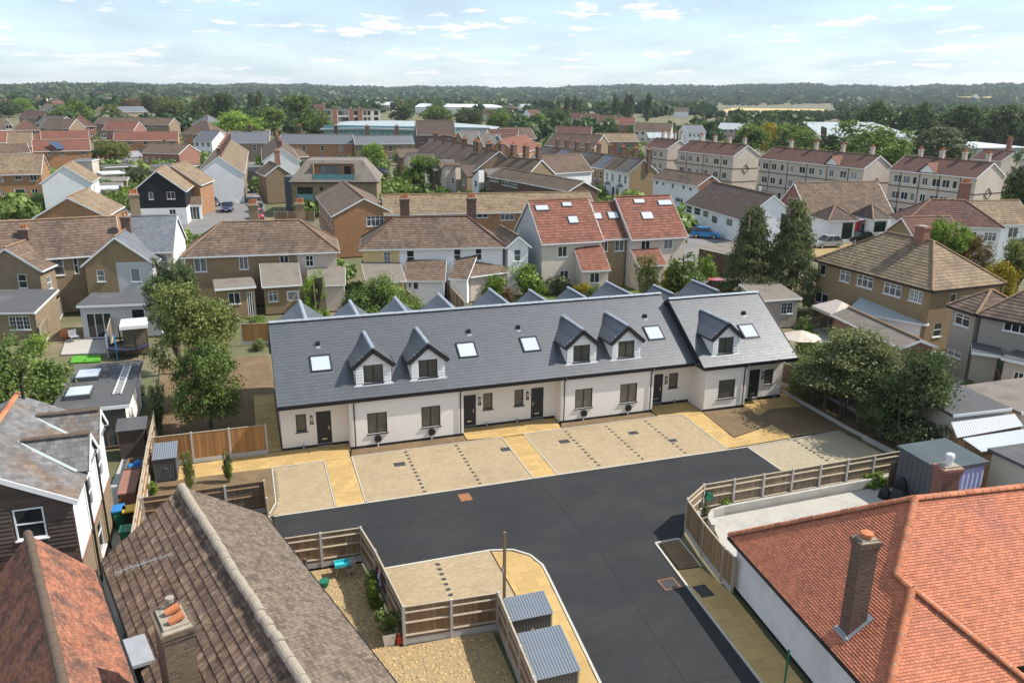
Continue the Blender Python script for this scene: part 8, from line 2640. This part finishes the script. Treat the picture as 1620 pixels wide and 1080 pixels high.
m = MB(); m.lathe([(.1, .15), (.45, .25), (.5, .35), (.1, .4)], n=12); m.build('cushion', 'cloth_beige', t)
m = MB(); m.tube((-.5, 0, -.35), (-.3, 0, .4), .04); m.lathe([(.45, -.36), (.45, -.3)], n=12); m.build('base', 'wicker', t)
p = G(673, 470)
t = thing('water_butt', 'teal water butt beside the white extension', 'water butt', (p.x, p.y, 0))
m = MB(); m.lathe([(.3, 0), (.35, .2), (.37, .6), (.33, 1.0), (.3, 1.05)], n=12); m.build('barrel', 'plastic_teal', t); m = MB(); m.lathe([(.33, 1.05), (.33, 1.1), (.1, 1.14)], n=12); m.build('lid', 'plastic_teal', t)
p = G(205, 560)
t = thing('trampoline_frame', 'blue padded posts and dark net of a trampoline enclosure', 'trampoline', (p.x, p.y, 0))
for k in range(6):
    a = k * 1.047
    m = MB(); m.tube((1.4 * math.cos(a), 1.4 * math.sin(a), 0), (1.4 * math.cos(a), 1.4 * math.sin(a), 2.0), .05); m.build('post', 'plastic_blue' if k in (3, 4) else 'plastic_black', t)
m = MB(); m.lathe([(1.45, .7), (1.45, .78), (1.2, .78), (1.2, .7)], n=20); m.build('pad', 'cloth_navy', t)
m = MB(); m.lathe([(1.2, .72), (.01, .71)], n=20); m.build('bed', 'plastic_black', t)
p = G(118, 540)
t = thing('patio_chair', 'grey metal chair on the sandy patio left', 'chair', (p.x, p.y, 0), .5)
bx('seat', 'lead', t, -.3, -.3, .42, .3, .3, .47); bx('backrest', 'lead', t, -.3, .26, .47, .3, .3, .95)
for x in (-.27, .27):
    for y in (-.27, .27):
        m = MB(); m.tube((x, y, 0), (x, y, .42), .02, n=5); m.build('leg', 'lead', t)
p = G(105, 535)
m = MB(); m.lathe([(.15, 0), (.38, .2), (.42, .5), (.3, .75), (.2, .78)], n=12)
tag(m.build('urn_planter', 'terracotta', None, None, (p.x, p.y, 0)), 'round terracotta urn beside the sandy patio', 'urn')
# garden fences behind
fence('pale grey panel fence between the left back gardens', [G(68, 550).xy, G(105, 490).xy], 1.7, 'timber_grey', 0)
fence('grey panel fence right of the sandy patio', [G(172, 565).xy, G(187, 500).xy], 1.7, 'timber_grey', 0)
fence('orange-brown fence behind the soil garden', [G(383, 545).xy, G(432, 543).xy], 1.7, 'timber_new', 0)
fence('brown fence between the white and yellow back gardens', [G(638, 478).xy, G(668, 512).xy], 1.7, 'timber_old', 0)
fence('brown fence behind the white extension', [G(703, 468).xy, G(735, 506).xy], 1.7, 'timber_old', 0)
fence('pale fence beside the gazebo', [G(1280, 525).xy, G(1335, 520).xy], 1.3, 'timber_grey', 0)
fence('brown fence beside the modern flats', [G(435, 352).xy, G(498, 352).xy], 1.7, 'timber_old', 0)
fence('pale fence below the garden trees', [G(600, 306).xy, G(672, 306).xy], 1.7, 'timber_grey', 0)
fence('brown fence left of the small car park', [G(150, 272).xy, G(172, 255).xy], 1.8, 'timber_new', 0)
# rooftop solar panels
a = S_('A', 350, 440, 6.0)
for nm, lab, L, R, za, zb, mt in (('solar_array', 'dark solar panel on the orange roofed row', ('A', 348, 452), ('A', 428, 446), 5.35, 7.2, 'solar'), ('solar_array', 'blue-white solar panels on the school roof', ('C', 872, 382), ('C', 1035, 382), 6.2, 8.0, 'roof_pale')):
    p, q = S_(*L, za), S_(*R, za)
    e = (q - p).normalized(); nn = Vector((-e.y, e.x, 0))
    t = thing(nm, lab, 'solar panel', (p.x, p.y, 0), math.atan2(e.y, e.x))
    w = (q - p).length
    k = 4
    for i in range(k):
        m = MB(); m.slab([(w * i / k + .05, -.05, za + .15), (w * (i + 1) / k - .05, -.05, za + .15), (w * (i + 1) / k - .05, 2.5, zb), (w * i / k + .05, 2.5, zb)], .06); m.build('panel', mt, t)
